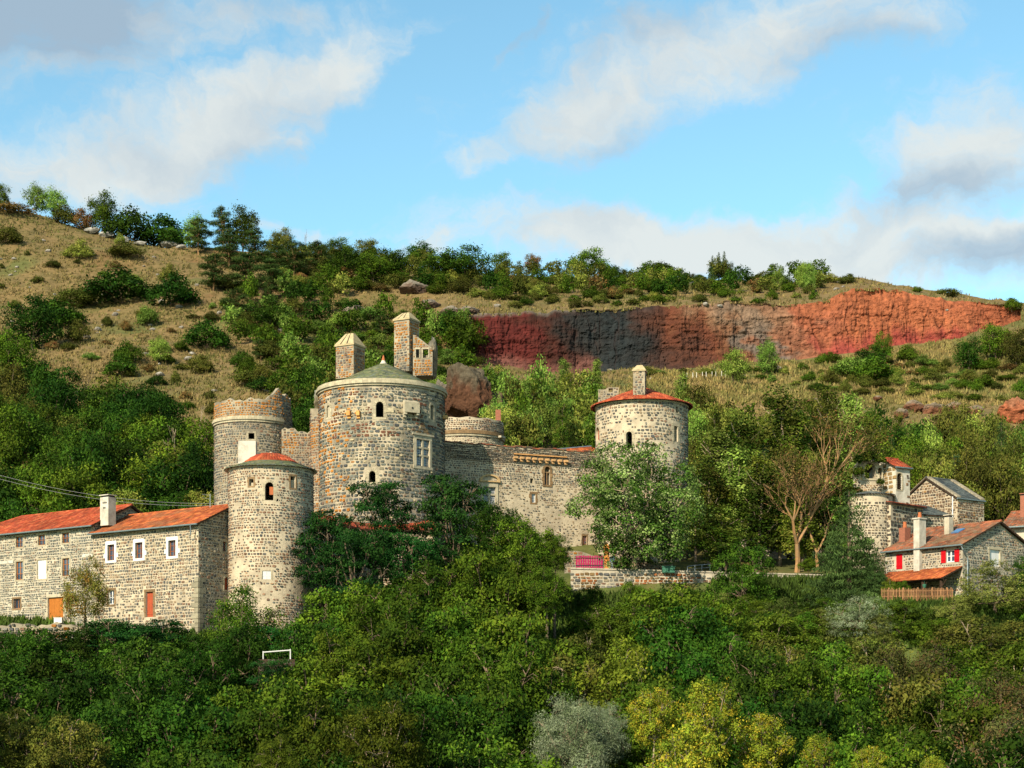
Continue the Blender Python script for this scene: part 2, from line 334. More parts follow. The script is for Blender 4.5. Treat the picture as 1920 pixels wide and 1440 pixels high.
# colour of the ground: dry grass, greener low down, bare red earth in places
def ground_colour(X, Y, px, D, py):
    n1 = fbm(X / 9, Y / 13, 4); n2 = fbm(X / 2.5 + 40, Y / 3.5, 4); n3 = fbm(X / 30 + 9, Y / 30, 3)
    dry = np.array([.25, .165, .07]); dry2 = np.array([.155, .115, .045]); grn = np.array([.09, .12, .03]); earth = np.array([.20, .085, .04])
    def mix(a, b, t): return a * (1 - t[..., None]) + b * t[..., None]
    c = mix(dry + 0 * X[..., None], dry2, np.clip((n2 - .35) * 3, 0, 1))
    g = np.clip((n1 - .52) * 5, 0, 1) * .6
    g = np.maximum(g, np.clip((200 - D) / 50, 0, 1) * .9)
    g = np.maximum(g, np.clip((px - 1180) / 60, 0, 1) * np.clip((1520 - px) / 40, 0, 1) * ((D > 282) & (D < 303)) * .8)
    c = mix(c, grn, g)
    e = np.clip((n3 - .6) * 8, 0, 1) * np.clip((n2 - .45) * 4, 0, 1) * .5
    c = mix(c, earth, e)
    c = c * (.8 + .4 * n2[..., None])
    return c
PYG = YH - TZ * F / TD
GC = ground_colour(TX, TD, np.repeat(cols[None], len(TD), 0), TD, PYG)
V = np.stack([TX, TD, TZ], -1)
band = (RID[:-1] == KROW)
skip = band[:, None] & ((cols[:-1] > 884) & (cols[:-1] < 1912))[None, :]
fq = grid_faces(*TX.shape, skip=skip)
M['ground'] = mat('ground', (1, 1, 1), .95, attr='mul', noise_s=.9, base2=(.68, .72, .66), bump=.12, bump_s=1.6, n_detail=8)
me = mesh_np('hillside', V, fq.ravel(), np.arange(len(fq)) * 4, np.full(len(fq), 4), M['ground'], GC, smooth=True)
tag(link('hillside', me), 'grassy hillside rising from the valley to the ridge', kind='structure')
# ------------------------------------------------------------------ quarry face
qc = np.linspace(880, 1916, 620); nr = 84
prn = prof_nodes(qc); D0, z0 = prn[KROW]; D1, z1 = prn[KROW + 1]
# follow the smoothed terrain at both edges
zi0 = np.array([ground(p, 299.9) for p in qc]); zi1 = np.array([ground(p, 305.05) for p in qc])
tt = np.linspace(0, 1, nr)[:, None]
prof = np.interp(tt, [0, .12, .2, .9, 1], [0, .38, .5, .93, 1])
QD = 300 + 5.05 * prof + 0 * qc[None]; QZ = (zi0 - .8)[None] * (1 - tt) + (zi1 + .15)[None] * tt
QX = (qc[None] - 960) * QD / F
env = np.sin(np.clip(tt, 0, 1) * np.pi) ** .5
g1 = fbm(QX / 2.2, QZ / 14, 5, .6); g2 = fbm(QX / .7 + 80, QZ / 3.2, 3); g3 = fbm(QX / 9 + 5, QZ / 40, 3)
crack = np.exp(-((fbm(QX / 3.5 + 33, QZ / 16, 4) - .5) / .012) ** 2)
ledge = (fbm(QX / 14 + 60, QZ / 1.3, 4, .6) - .5)
rough = np.clip((fbm(QX / 6, QZ / 5 + 70, 2) - .42) * 4, 0.15, 1)
g4 = fbm(QX / 1.1 + 11, QZ / .9 + 5, 5, .65)
QD = QD + env * ((g1 - .5) * 1.5 + (g2 - .5) * 1.2 * rough + (g3 - .5) * 5 + crack * .35 + ledge * 1.2 + (g4 - .5) * 1.2)
QX = (qc[None] - 960) * QD / F
pxg = np.repeat(qc[None], nr, 0); hh = np.repeat(tt, len(qc), 1)
wob = (fbm(QX / 6, QZ / 4, 5, .6) - .5) * 170 + (hh - .5) * 60
pj = pxg + wob
nodes = [(880, (.085, .025, .02)), (925, (.115, .022, .018)), (1000, (.11, .02, .016)), (1035, (.065, .020, .014)), (1065, (.045, .022, .017)), (1095, (.030, .028, .026)), (1150, (.024, .030, .031)), (1190, (.027, .027, .026)), (1275, (.10, .038, .023)), (1300, (.14, .045, .024)), (1350, (.17, .07, .035)), (1400, (.22, .105, .055)), (1460, (.27, .11, .06)), (1520, (.33, .105, .055)), (1600, (.40, .125, .055)), (1750, (.40, .125, .055)), (1850, (.37, .11, .05)), (1916, (.33, .10, .045))]
QC = np.stack([np.interp(pj, [n[0] for n in nodes], [n[1][k] for n in nodes]) for k in range(3)], -1)
def lay(colr, w):
    global QC
    QC = QC * (1 - w[..., None]) + np.array(colr) * w[..., None]
bw = lambda a, b, s: np.clip((pj - a) / s, 0, 1) * np.clip((b - pj) / s, 0, 1)
lay((.30, .045, .04), bw(1490, 1880, 40) * np.clip((.42 - hh + (g1 - .5) * .5) * 4, 0, 1) * .8)      # crimson band at the foot
lay((.15, .14, .12), bw(1360, 1450, 25) * np.clip((g3 - .35) * 4, 0, 1) * .75)
lay((.28, .17, .10), bw(1330, 1540, 30) * np.clip((hh - .45) * 3, 0, 1) * .6)
lay((.20, .085, .065), bw(880, 1110, 30) * np.clip((.36 - hh + (g3 - .5) * .5) * 6, 0, 1) * .8)         # paler debris at the foot
lay((.17, .15, .12), np.clip((hh - .93 + (g1 - .5) * .12) * 14, 0, 1) * (pj < 1080) * .9)
lay((.05, .02, .015), crack * .3)
QC = QC * (.66 + .5 * g2[..., None])
QC = QC * (1 + .5 * (fbm(QX / .5, QZ / .5 + 9, 3)[..., None] - .5))
M['quarry'] = mat('quarry_rock', (1, 1, 1), .95, attr='mul', noise_s=1.2, base2=(.62, .62, .64), bump=.25, bump_s=1.4, n_detail=8)
fq = grid_faces(nr, len(qc))
me = mesh_np('quarry_face', np.stack([QX, QD, QZ], -1), fq.ravel(), np.arange(len(fq)) * 4, np.full(len(fq), 4), M['quarry'], QC, smooth=False)
tag(link('quarry_face', me), 'steep quarry face of maroon, black and orange volcanic rock below the ridge', kind='structure')
# ------------------------------------------------------------------ rocks
M['rock'] = mat('rock', (1, 1, 1), .95, attr='mul', noise_s=2.2, base2=(.5, .48, .46), bump=.12, bump_s=3, n_detail=8)
import bmesh
def rock_mesh(seed, sx, sy, sz, c_low, c_top, sub=4, rough=.3, cols_=None, vert=1.0):
    bm = bmesh.new(); bmesh.ops.create_icosphere(bm, subdivisions=sub, radius=1)
    v = np.array([p.co[:] for p in bm.verts]); f = [[q.index for q in p.verts] for p in bm.faces]; bm.free()
    o = seed * 13.7
    n = fbm(v[:, 0] * 1.3 * vert + o, v[:, 2] * 1.3 + v[:, 1] * .9, 5, .6); n2 = fbm(v[:, 1] * 1.6 + o + 40, v[:, 0] * 2.6 * vert + v[:, 2] * .4, 4, .6)
    ridge = 1 - np.abs(n - .5) * 4
    r = 1 + (n2 - .5) * rough * 2.4 + ridge * rough * .35
    gr = np.random.default_rng(seed); q = v * r[:, None]
    for i in range(26):                      # flat fracture planes
        pn = gr.normal(size=3) * np.array([1, 1, .6]); pn /= np.linalg.norm(pn); dd = gr.uniform(.62, .95); over = np.maximum(0, q @ pn - dd); q = q - over[:, None] * pn * .92
    q = q * (1 + (fbm(q[:, 0] * 4 + o, q[:, 2] * 4 + q[:, 1] * 3, 4, .6) - .5)[:, None] * .35 * rough / .3)
    q = q / np.abs(q).max(0) * np.array([sx, sy, sz])
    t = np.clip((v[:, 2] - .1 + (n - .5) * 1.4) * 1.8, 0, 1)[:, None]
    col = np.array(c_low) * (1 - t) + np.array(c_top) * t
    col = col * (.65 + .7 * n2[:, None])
    flat = np.array(f).ravel()
    return mesh_np('rock', q, flat, np.arange(len(f)) * 3, np.full(len(f), 3), M['rock'], col)
def rock_at(px, py, D, wpx, hpx, label, group=None, low=(.12, .08, .06), top=(.25, .24, .20), seed=1, rough=.3, sub=4, depth=.8, vert=1.0, sink=.1):
    s = D / F; w = wpx * s / 2; h = hpx * s / 2
    me = rock_mesh(seed, w, w * depth, h, low, top, sub, rough, vert=vert)
    o = link('rock_outcrop' if wpx > 60 else 'rock', me); x, y, z = P(px, py, D); o.location = (x, y, z - sink)
    tag(o, label, 'rock', group); return o
DR = (.15, .055, .032); GT = (.22, .21, .17)
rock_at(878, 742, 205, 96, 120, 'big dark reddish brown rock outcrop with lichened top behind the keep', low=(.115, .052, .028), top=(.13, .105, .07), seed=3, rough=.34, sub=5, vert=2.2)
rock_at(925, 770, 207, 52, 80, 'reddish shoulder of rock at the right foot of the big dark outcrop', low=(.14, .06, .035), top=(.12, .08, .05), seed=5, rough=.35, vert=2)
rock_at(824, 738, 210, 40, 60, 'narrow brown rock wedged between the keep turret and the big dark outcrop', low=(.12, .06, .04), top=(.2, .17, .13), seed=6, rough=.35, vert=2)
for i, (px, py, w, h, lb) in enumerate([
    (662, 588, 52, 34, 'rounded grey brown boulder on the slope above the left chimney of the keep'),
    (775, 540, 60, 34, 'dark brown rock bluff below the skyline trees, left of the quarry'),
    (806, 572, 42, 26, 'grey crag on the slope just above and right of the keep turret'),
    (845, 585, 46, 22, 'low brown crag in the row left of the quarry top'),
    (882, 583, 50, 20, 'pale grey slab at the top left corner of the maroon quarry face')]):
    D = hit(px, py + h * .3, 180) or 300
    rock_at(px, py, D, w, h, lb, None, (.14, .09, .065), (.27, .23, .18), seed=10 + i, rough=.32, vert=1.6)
for i, (px, py, w, h) in enumerate([(172, 432, 34, 14), (198, 440, 36, 16), (228, 449, 30, 13), (318, 457, 38, 12), (262, 455, 26, 10), (340, 462, 22, 9)]):
    D = hit(px, py + 4, 250) or 395
    nm = ['leftmost', 'second from left', 'third from left', 'fifth from left', 'fourth from left', 'rightmost'][i]
    rock_at(px, py, D - 1, w, h, 'pale grey rock in the ledge under the ridge trees at upper left, ' + nm, 'pale rocks in the ledge at upper left', (.3, .28, .24), (.42, .40, .36), seed=20 + i, rough=.3, depth=.4)
for i, (px, py, w, h) in enumerate([(1715, 762, 44, 30), (1752, 770, 48, 36), (1788, 764, 40, 28), (1826, 770, 40, 24), (1690, 776, 30, 26), (1770, 792, 34, 26), (1645, 745, 20, 12), (1530, 752, 40, 14)]):
    D = (hit(px, py + 5, 200) or 235)
    nm = ['second', 'third', 'fifth', 'sixth', 'first', 'fourth, low', '', ''][i]
    lb = ('grey and red crag above the church, %s from the left of its row' % nm) if nm else ['small lone grey rock in the dry meadow above the crags', 'low reddish slab in the slope above the bare lichened tree'][i - 6]
    rock_at(px, py, D - 1.5, w, h, lb, 'crags above the church' if nm else None, (.20, .085, .045), (.24, .19, .135), seed=30 + i, rough=.36, vert=1.8)
rock_at(1905, 772, 226, 76, 60, 'bright orange red rock face at the right edge above the wood', low=(.42, .13, .06), top=(.36, .15, .08), seed=44, rough=.3, sub=5, vert=2)
# loose stones on the dry slope
protos = [rock_mesh(50 + i, .5, .45, .3, (.22, .19, .15), (.42, .39, .34), 2, .3) for i in range(4)]
rr = random.Random(5)
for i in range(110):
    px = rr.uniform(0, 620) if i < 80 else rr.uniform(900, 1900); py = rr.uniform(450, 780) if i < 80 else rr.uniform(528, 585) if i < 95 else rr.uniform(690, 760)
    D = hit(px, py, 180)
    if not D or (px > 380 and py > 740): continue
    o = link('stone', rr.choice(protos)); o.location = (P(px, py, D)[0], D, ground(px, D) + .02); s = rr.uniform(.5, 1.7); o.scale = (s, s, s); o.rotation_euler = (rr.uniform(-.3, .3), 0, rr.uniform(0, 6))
    zn = 'dry slope at the left, below the ridge trees' if px < 330 else 'dry slope above the round towers' if px < 640 else 'grass above the quarry' if py < 600 else 'meadow below the quarry'
    tag(o, 'small pale stone lying in the ' + zn, 'stone', 'loose stones in the ' + zn)
# ------------------------------------------------------------------ dry grass tussocks: real blades, one mesh
def tussocks(n, pxr, pyr, D0, size, col_a, col_b, seed, name, label, dens=None):
    g = np.random.default_rng(seed); px = g.uniform(*pxr, n * 2); py = g.uniform(*pyr, n * 2)
    # vectorised ray march on the terrain grid
    j = np.clip(np.searchsorted(cols, px) - 1, 0, len(cols) - 2)
    pyt = PYG; i0 = int(np.argmax(TD[:, len(cols) // 2] > D0))
    sub = pyt[i0:, :][:, j]                      # rows x n
    below = sub <= py[None]
    k = np.argmax(below, 0); ok = below.any(0) & (k > 0)
    kk = np.clip(k, 1, None) + i0
    a = pyt[kk - 1, j]; b = pyt[kk, j]; t = np.clip((a - py) / np.maximum(a - b, 1e-3), 0, 1)
    D = TD[kk - 1, j] * (1 - t) + TD[kk, j] * t; z = TZ[kk - 1, j] * (1 - t) + TZ[kk, j] * t
    ok &= (D < 151) | (D0 > 150)
    ok &= ~((RID[kk] == KROW) & (px > 880) & (px < 1915)) & (D < 470)
    x = (px - 960) * D / F
    if dens is not None: ok &= g.random(len(px)) < dens(x, D, px, py)
    idx = np.nonzero(ok)[0][:n]; x, D, z, = x[idx], D[idx], z[idx]; m = len(idx)
    B = 5; s = size * g.uniform(.5, 1.5, m)
    a0 = g.uniform(0, 6.28, (m, B)); lean = g.uniform(.1, .7, (m, B)); hh = g.uniform(.6, 1.2, (m, B)) * s[:, None]; wd = .22 * s[:, None] * np.ones((m, B))
    bx = x[:, None] + g.normal(0, .35, (m, B)) * s[:, None]; by = D[:, None] + g.normal(0, .35, (m, B)) * s[:, None]; bz = z[:, None] - .05 * s[:, None] + 0 * bx
    dx, dy = np.cos(a0), np.sin(a0)
    p0 = np.stack([bx - dy * wd, by + dx * wd, bz], -1); p1 = np.stack([bx + dy * wd, by - dx * wd, bz], -1)
    p2 = np.stack([bx + dx * lean * hh, by + dy * lean * hh, bz + hh], -1)
    V = np.stack([p0, p1, p2], 2).reshape(-1, 3); nf = m * B
    cc = np.array(col_a) + (np.array(col_b) - np.array(col_a)) * (np.clip(fbm(x / 7, D / 7, 3) * 1.6 - .4 + g.normal(0, .25, m), 0, 1))[:, None]
    cc = cc * g.uniform(.75, 1.25, (m, 1))
    colr = np.repeat(cc, B * 3, 0)
    me = mesh_np(name, V, np.arange(nf * 3), np.arange(nf) * 3, np.full(nf, 3), M['grass'], colr)
    tag(link(name, me), label, 'grass', kind='stuff')
M['grass'] = mat('grass', (1, 1, 1), .9, attr='mul', trans=.0, noise_s=.25, base2=(.8, .9, .7))
tussocks(44000, (-120, 2040), (395, 830), 170, .42, (.265, .18, .075), (.115, .115, .032), 11, 'dry_grass', 'dry straw coloured grass covering the open hillside', dens=lambda x, y, px, py: .35 + .6 * (fbm(x / 5, y / 5, 3) > .46))
tussocks(14000, (-60, 1990), (1114, 1215), 112, .45, (.07, .11, .015), (.035, .06, .01), 14, 'undergrowth', 'low green undergrowth covering the banks below the walls')
tussocks(2500, (1340, 1660), (1088, 1125), 112, .5, (.07, .11, .015), (.035, .06, .01), 15, 'bank_undergrowth', 'low green undergrowth on the bank under the right end of the terrace')
tussocks(9000, (1180, 2040), (640, 760), 190, .5, (.33, .225, .085), (.17, .16, .05), 12, 'meadow_grass', 'tall yellowing grass on the terrace below the quarry')
# ------------------------------------------------------------------ walls
class Plane:
    """flat wall: u runs along it, v is height, n points out"""
    def __init__(s, ox, oy, ang, back=False):
        # ang: direction of u in plan (radians, from +x towards +y); outward normal is to the right of u
        s.o = (ox, oy); s.d = (math.cos(ang), math.sin(ang)); s.nn = (s.d[1], -s.d[0]); s.cyl = False
    def p(s, u, v, n=0): return (s.o[0] + s.d[0] * u + s.nn[0] * n, s.o[1] + s.d[1] * u + s.nn[1] * n, v)
    def pv(s, u, v, n): return np.stack([s.o[0] + s.d[0] * u + s.nn[0] * n, s.o[1] + s.d[1] * u + s.nn[1] * n, v + 0 * u], -1)
    def u_px(s, px):
        k = (px - 960) / F   # x = k*y
        return (k * s.o[1] - s.o[0]) / (s.d[0] - k * s.d[1])
    def D(s, u): return s.o[1] + s.d[1] * u
class Cyl:
    """round wall, u is arc length from the side facing the camera line, growing to the right"""
    def __init__(s, cpx, cD, Rr, batter=0.0, z0=0):
        s.c = ((cpx - 960) * cD / F, cD); s.R = Rr; s.b = batter; s.z0 = z0; s.cyl = True
    def rad(s, v): return s.R + s.b * np.maximum(0, s.z0 - v)
    def p(s, u, v, n=0):
        a = u / s.R; r = float(s.rad(v)) + n
        return (s.c[0] + r * math.sin(a), s.c[1] - r * math.cos(a), v)
    def pv(s, u, v, n):
        a = u / s.R; r = s.rad(v) + n
        return np.stack([s.c[0] + r * np.sin(a), s.c[1] - r * np.cos(a), v + 0 * u], -1)
    def u_px(s, px):
        k = (px - 960) / F; A = k * k + 1; B = -2 * (k * s.c[0] + s.c[1]); Cc = s.c[0] ** 2 + s.c[1] ** 2 - s.R ** 2
        disc = B * B - 4 * A * Cc
        if disc < 0:
            return s.R * (math.pi / 2 - .08) * (1 if px > 960 + s.c[0] / s.c[1] * F else -1)
        y = (-B - math.sqrt(disc)) / (2 * A); x = k * y
        return s.R * math.atan2(x - s.c[0], s.c[1] - y)
    def D(s, u): return s.c[1] - s.R * math.cos(u / s.R)
class Op: pass
def opening(w, x0, y0, x1, y1, arch=False, sw=.0, kind='hole', **k):
    """opening given by the photo pixels it covers"""
    o = Op(); o.u0, o.u1 = w.u_px(x0), w.u_px(x1); D = w.D((o.u0 + o.u1) / 2)
    o.v1, o.v0 = Z(y0, D), Z(y1, D); o.arch = arch; o.sw = sw; o.kind = kind; o.__dict__.update(k); return o
def wall_body(w, u0, u1, v0, top, ops, mat_, parent, name='wall', du=None, depth=.45, inset_cap=None):
    """wall skin with true openings and reveals; top may be a number or a function of u"""
    us = {u0, u1}
    for o in ops: us |= {o.u0, o.u1}
    if du:
        n = int((u1 - u0) / du); us |= {u0 + (u1 - u0) * i / n for i in range(n + 1)}
    elif callable(top):
        us |= {u0 + (u1 - u0) * i / 8 for i in range(9)}
    us = sorted(us); us = [a for i, a in enumerate(us) if i == 0 or a - us[i - 1] > .004]
    vs = {v0}
    for o in ops: vs |= {o.v0, o.v1}
    if w.cyl and w.b: vs.add(w.z0)
    vs = sorted(vs); T = top if callable(top) else (lambda u: top)
    mb = MB()
    for a, b in zip(us[:-1], us[1:]):
        m = (a + b) / 2
        vv = [v for v in vs if v < min(T(a), T(b)) - .02]
        for k in range(len(vv)):
            lo = vv[k]; last = k == len(vv) - 1
            ha, hb = (T(a), T(b)) if last else (vv[k + 1], vv[k + 1])
            mid = (lo + min(ha, hb)) / 2
            if any(o.u0 - .001 < m < o.u1 + .001 and o.v0 - .001 < mid < o.v1 + .001 for o in ops): continue
            mb.add([w.p(a, lo), w.p(b, lo), w.p(b, hb), w.p(a, ha)], [(0, 1, 2, 3)])
            if last: mb.add([w.p(a, ha), w.p(b, hb), w.p(b, hb, -depth), w.p(a, ha, -depth)], [(0, 1, 2, 3)])
    for o in ops:
        for (a, b, c, d) in [((o.u0, o.v0), (o.u1, o.v0), 0, 0), ((o.u1, o.v0), (o.u1, o.v1), 0, 0), ((o.u1, o.v1), (o.u0, o.v1), 0, 0), ((o.u0, o.v1), (o.u0, o.v0), 0, 0)]:
            mb.add([w.p(a[0], a[1], 0), w.p(b[0], b[1], 0), w.p(b[0], b[1], -depth), w.p(a[0], a[1], -depth)], [(0, 1, 2, 3)])
    return mb.build(name, mat_, parent)
PAL = {
 'mixed': [((.13, .125, .11), 5), ((.19, .175, .145), 4), ((.22, .13, .085), 3), ((.30, .22, .14), 3), ((.38, .31, .21), 1), ((.09, .09, .09), 3)],
 'grey': [((.12, .13, .12), 6), ((.17, .18, .155), 5), ((.09, .095, .10), 3), ((.20, .13, .09), 2), ((.30, .26, .18), 2)],
 'brown': [((.20, .11, .07), 5), ((.27, .16, .10), 4), ((.13, .10, .085), 3), ((.34, .22, .13), 2), ((.15, .14, .13), 2)],
 'dark': [((.075, .065, .055), 5), ((.12, .10, .08), 4), ((.17, .12, .08), 3), ((.24, .17, .10), 1)],
 'church': [((.13, .085, .06), 5), ((.19, .12, .075), 4), ((.10, .085, .075), 3), ((.26, .17, .10), 3), ((.30, .17, .07), 1)],
 'orange': [((.46, .20, .05), 4), ((.36, .17, .06), 3), ((.26, .18, .11), 3), ((.20, .15, .11), 3)],
}
def palette_pick(name, n, g):
    cs = np.array([c for c, _ in PAL[name]]); ws = np.array([q for _, q in PAL[name]], float); ws /= ws.sum()
    return cs[g.choice(len(cs), n, p=ws)]
def stones(w, u0, u1, v0, v1, ops, parent, course=.28, width=(.22, .45), gap=.05, pal='mixed', top=None, cover=1.0, seed=1, square=.35, proud=.045, patch=None, indiv=0, name='stone_facing', skipfn=None):
    """irregular stones standing a few centimetres proud of the mortar, each with its own outline and colour"""
    g = np.random.default_rng(seed); cu, cv, hw, hh = [], [], [], []
    v = v0; row = 0
    while v < v1:
        ch = course * g.uniform(.72, 1.3); u = u0 + g.uniform(-.3, 0); ph_ = g.uniform(0, 6.28)
        while u < u1:
            wd = g.uniform(*width) * (ch / course) ** .5
            vo = .12 * course * math.sin(u * 1.1 + ph_ + v * .3)
            if g.random() < .14 and wd < .8 * width[1] and ch > course * .95:      # two thin stones in one course
                for q in (.27, .76): cu.append(u + wd / 2); cv.append(v + ch * q + vo); hw.append(max(.04, wd / 2 - gap * g.uniform(.2, .8))); hh.append(max(.03, ch * .24 - gap * .3))
            else:
                cu.append(u + wd / 2); cv.append(v + ch / 2 + vo + g.normal(0, .05 * course)); hw.append(max(.04, wd / 2 - gap * g.uniform(.1, .9))); hh.append(max(.04, ch / 2 - gap * g.uniform(.05, .8)))
            u += wd
        v += ch; row += 1
    cu, cv, hw, hh = map(np.array, (cu, cv, hw, hh))
    hh = hh * g.uniform(.75, 1, len(hh))
    ok = (cu - hw * .6 > u0) & (cu + hw * .6 < u1)
    T = top if top is not None else (lambda u: v1)
    tv = np.array([T(a) for a in cu]) if callable(T) else T
    ok &= cv + hh * .8 < tv
    for o in ops:
        s = o.sw + .02; top_ = o.v1 + s
        ok &= ~((cu + hw > o.u0 - s) & (cu - hw < o.u1 + s) & (cv + hh > o.v0 - s) & (cv - hh < top_))
    cvr = cover(cu, cv) if callable(cover) else cover
    ok &= g.random(len(cu)) < cvr
    if skipfn is not None: ok &= ~skipfn(cu, cv)
    cu, cv, hw, hh = cu[ok], cv[ok], hw[ok], hh[ok]; n = len(cu)
    if n == 0: return
    col = palette_pick(pal, n, g) * g.uniform(.9, 1.5, (n, 1))
    if patch is not None: col = patch(cu, cv, col, g)
    K = 8; th = np.arange(K) * 2 * np.pi / K + np.pi / 8
    e = square
    cx = np.sign(np.cos(th)) * np.abs(np.cos(th)) ** e; sy = np.sign(np.sin(th)) * np.abs(np.sin(th)) ** e
    jit = g.uniform(.82, 1.08, (n, K))
    U = cu[:, None] + hw[:, None] * cx[None] * jit; Vv = cv[:, None] + hh[:, None] * sy[None] * g.uniform(.82, 1.08, (n, K))
    pr = proud * g.uniform(.4, 1.3, n)[:, None]
    base = w.pv(U, Vv, -.01 + 0 * U)
    tilt = g.normal(0, .22, (n, 1)) * cx[None] + g.normal(0, .22, (n, 1)) * sy[None]
    U2 = cu[:, None] + (U - cu[:, None]) * .8; V2 = cv[:, None] + (Vv - cv[:, None]) * .8
    topp = w.pv(U2, V2, pr * (1 + tilt))
    Vt = np.concatenate([base, topp], 1)              # n,16,3
    side = [(j, (j + 1) % K, K + (j + 1) % K, K + j) for j in range(K)]
    loc = np.array([i for f in side for i in f] + [K + j for j in range(K)]); tot = np.array([4] * K + [K])
    def emit(idx, nm, kind, sc_):
        m = len(idx)
        flat = (loc[None] + (np.arange(m) * 2 * K)[:, None]).ravel(); t = np.tile(tot, m); st = np.concatenate([[0], np.cumsum(t)[:-1]])
        me = mesh_np(nm, Vt[idx], flat, st, t, M['stone'], np.repeat(col[idx], 2 * K, 0)); o = link(nm, me, parent)
        if kind: o['kind'] = kind
        return o
    idx = np.arange(n)
    if indiv:
        D = topp[:, :, 1].mean(1); ctr = topp.mean(1)
        facing = np.ones(n)
        if w.cyl: facing = np.clip(np.cos(cu / w.R), 0, 1)
        size = hw * hh * facing
        order = np.argsort(-size); big = order[:indiv]
        for i in big: emit(np.array([i]), 'stone', None, 1)
        idx = np.setdiff1d(idx, big)
    if len(idx): emit(idx, name, 'stuff', 1)
# ------------------------------------------------------------------ openings: surrounds, windows, doors
def surround(w, o, mat_, parent, proud=.035, name='surround', seed=0):
    g = random.Random(seed + int(o.u0 * 100)); mb = MB(); s = o.sw
    def blk(a, b, c, d):
        k = g.uniform(.8, 1.12); mb.cur = (k, k * .98, k * .95); p = proud * g.uniform(.7, 1.2); q = .012
        mb.wbox(w, a + q, b - q, c + q, d - q, -.05, p)
    um = (o.u0 + o.u1) / 2; r = (o.u1 - o.u0) / 2
    spring = o.v1 - r if o.arch else o.v1
    n = max(2, round((spring - o.v0) / .42)); hstep = (spring - o.v0) / n
    for i in range(n):
        ex = s * (g.uniform(1.2, 1.6) if (i % 2) else 1.0)
        blk(o.u0 - ex, o.u0, o.v0 + i * hstep, o.v0 + (i + 1) * hstep); ex = s * (g.uniform(1.2, 1.6) if (i % 2 == 0) else 1.0)
        blk(o.u1, o.u1 + ex, o.v0 + i * hstep, o.v0 + (i + 1) * hstep)
    mb.cur = (1, 1, 1)
    if not getattr(o, 'door', False): blk(o.u0 - s, o.u1 + s, o.v0 - min(.2, s), o.v0)
    if o.arch:
        nv = 7; ro = r + max(s, r * .46)
        for i in range(nv):
            a0 = math.pi * i / nv + .02; a1 = math.pi * (i + 1) / nv - .02; k = g.uniform(.8, 1.12); mb.cur = (k, k * .98, k * .95)
            pts = [(um + rr_ * math.cos(a), spring + rr_ * math.sin(a)) for rr_, a in ((r, a0), (r, a1), (ro, a1), (ro, a0))]
            p = proud
            q0 = [w.p(u, v, p) for u, v in pts]; q1 = [w.p(u, v, -.42) for u, v in pts]
            mb.hexa([q1[0], q1[3], q0[3], q0[0], q1[1], q1[2], q0[2], q0[1]])
        # spandrel fillers between the arch ring and the square hole behind it
    else:
        blk(o.u0 - s * 1.2, o.u1 + s * 1.2, o.v1, o.v1 + max(.18, s * 1.1))
    return mb.build(name, mat_, parent)
def casement(w, o, parent, frame_mat, cols_=2, rows_=3, depth=.16, bar=.035, fr=.06, name='window', pane='glass', rails=None):
    mb = MB(); a, b, c, d = o.u0, o.u1, o.v0, o.v1; n0, n1 = -depth - .06, -depth
    mb.wbox(w, a, a + fr, c, d, n0, n1); mb.wbox(w, b - fr, b, c, d, n0, n1); mb.wbox(w, a + fr, b - fr, d - fr, d, n0, n1); mb.wbox(w, a + fr, b - fr, c, c + fr, n0, n1)
    for i in range(1, cols_): u = a + (b - a) * i / cols_; k = bar * (1.3 if i == cols_ / 2 else .8); mb.wbox(w, u - k, u + k, c + fr, d - fr, n0, n1 - .003)
    for i in range(1, rows_): v = c + (d - c) * i / rows_; mb.wbox(w, a + fr, b - fr, v - bar * .6, v + bar * .6, n0, n1 - .006)
    f = mb.build(name, frame_mat, parent)
    p = MB(); p.add([w.p(a, c, -depth - .04), w.p(b, c, -depth - .04), w.p(b, d, -depth - .04), w.p(a, d, -depth - .04)], [(0, 1, 2, 3)])
    p.build('pane', M[pane], f)
    if rails:
        r_ = MB()
        for i in range(3): v = c + .15 + i * .16; r_.wbox(w, a, b, v, v + .03, .02, .05)
        r_.build('rail', M['iron'], f)
    return f
def panel(w, o, parent, mat_, name='door', depth=.14, planks=4, handle=True):
    mb = MB(); g = random.Random(int(o.u0 * 77)); n = planks; wd = (o.u1 - o.u0) / n
    top = o.v1
    for i in range(n):
        u = o.u0 + i * wd; k = g.uniform(.85, 1.1); mb.cur = (k, k, k); mb.wbox(w, u + .006, u + wd - .006, o.v0, top, -depth - .05, -depth + g.uniform(-.006, .006))
    mb.cur = (1, 1, 1); mb.wbox(w, o.u0, o.u1, o.v0 + .25, o.v0 + .35, -depth, -depth + .02)
    d = mb.build(name, mat_, parent)
    if handle:
        h = MB(); h.wbox(w, o.u1 - .16, o.u1 - .1, o.v0 + 1.0, o.v0 + 1.12, -depth, -depth + .06); h.build('handle', M['iron'], d)
    return d
def dark_back(w, o, parent, depth=.5):
    pass
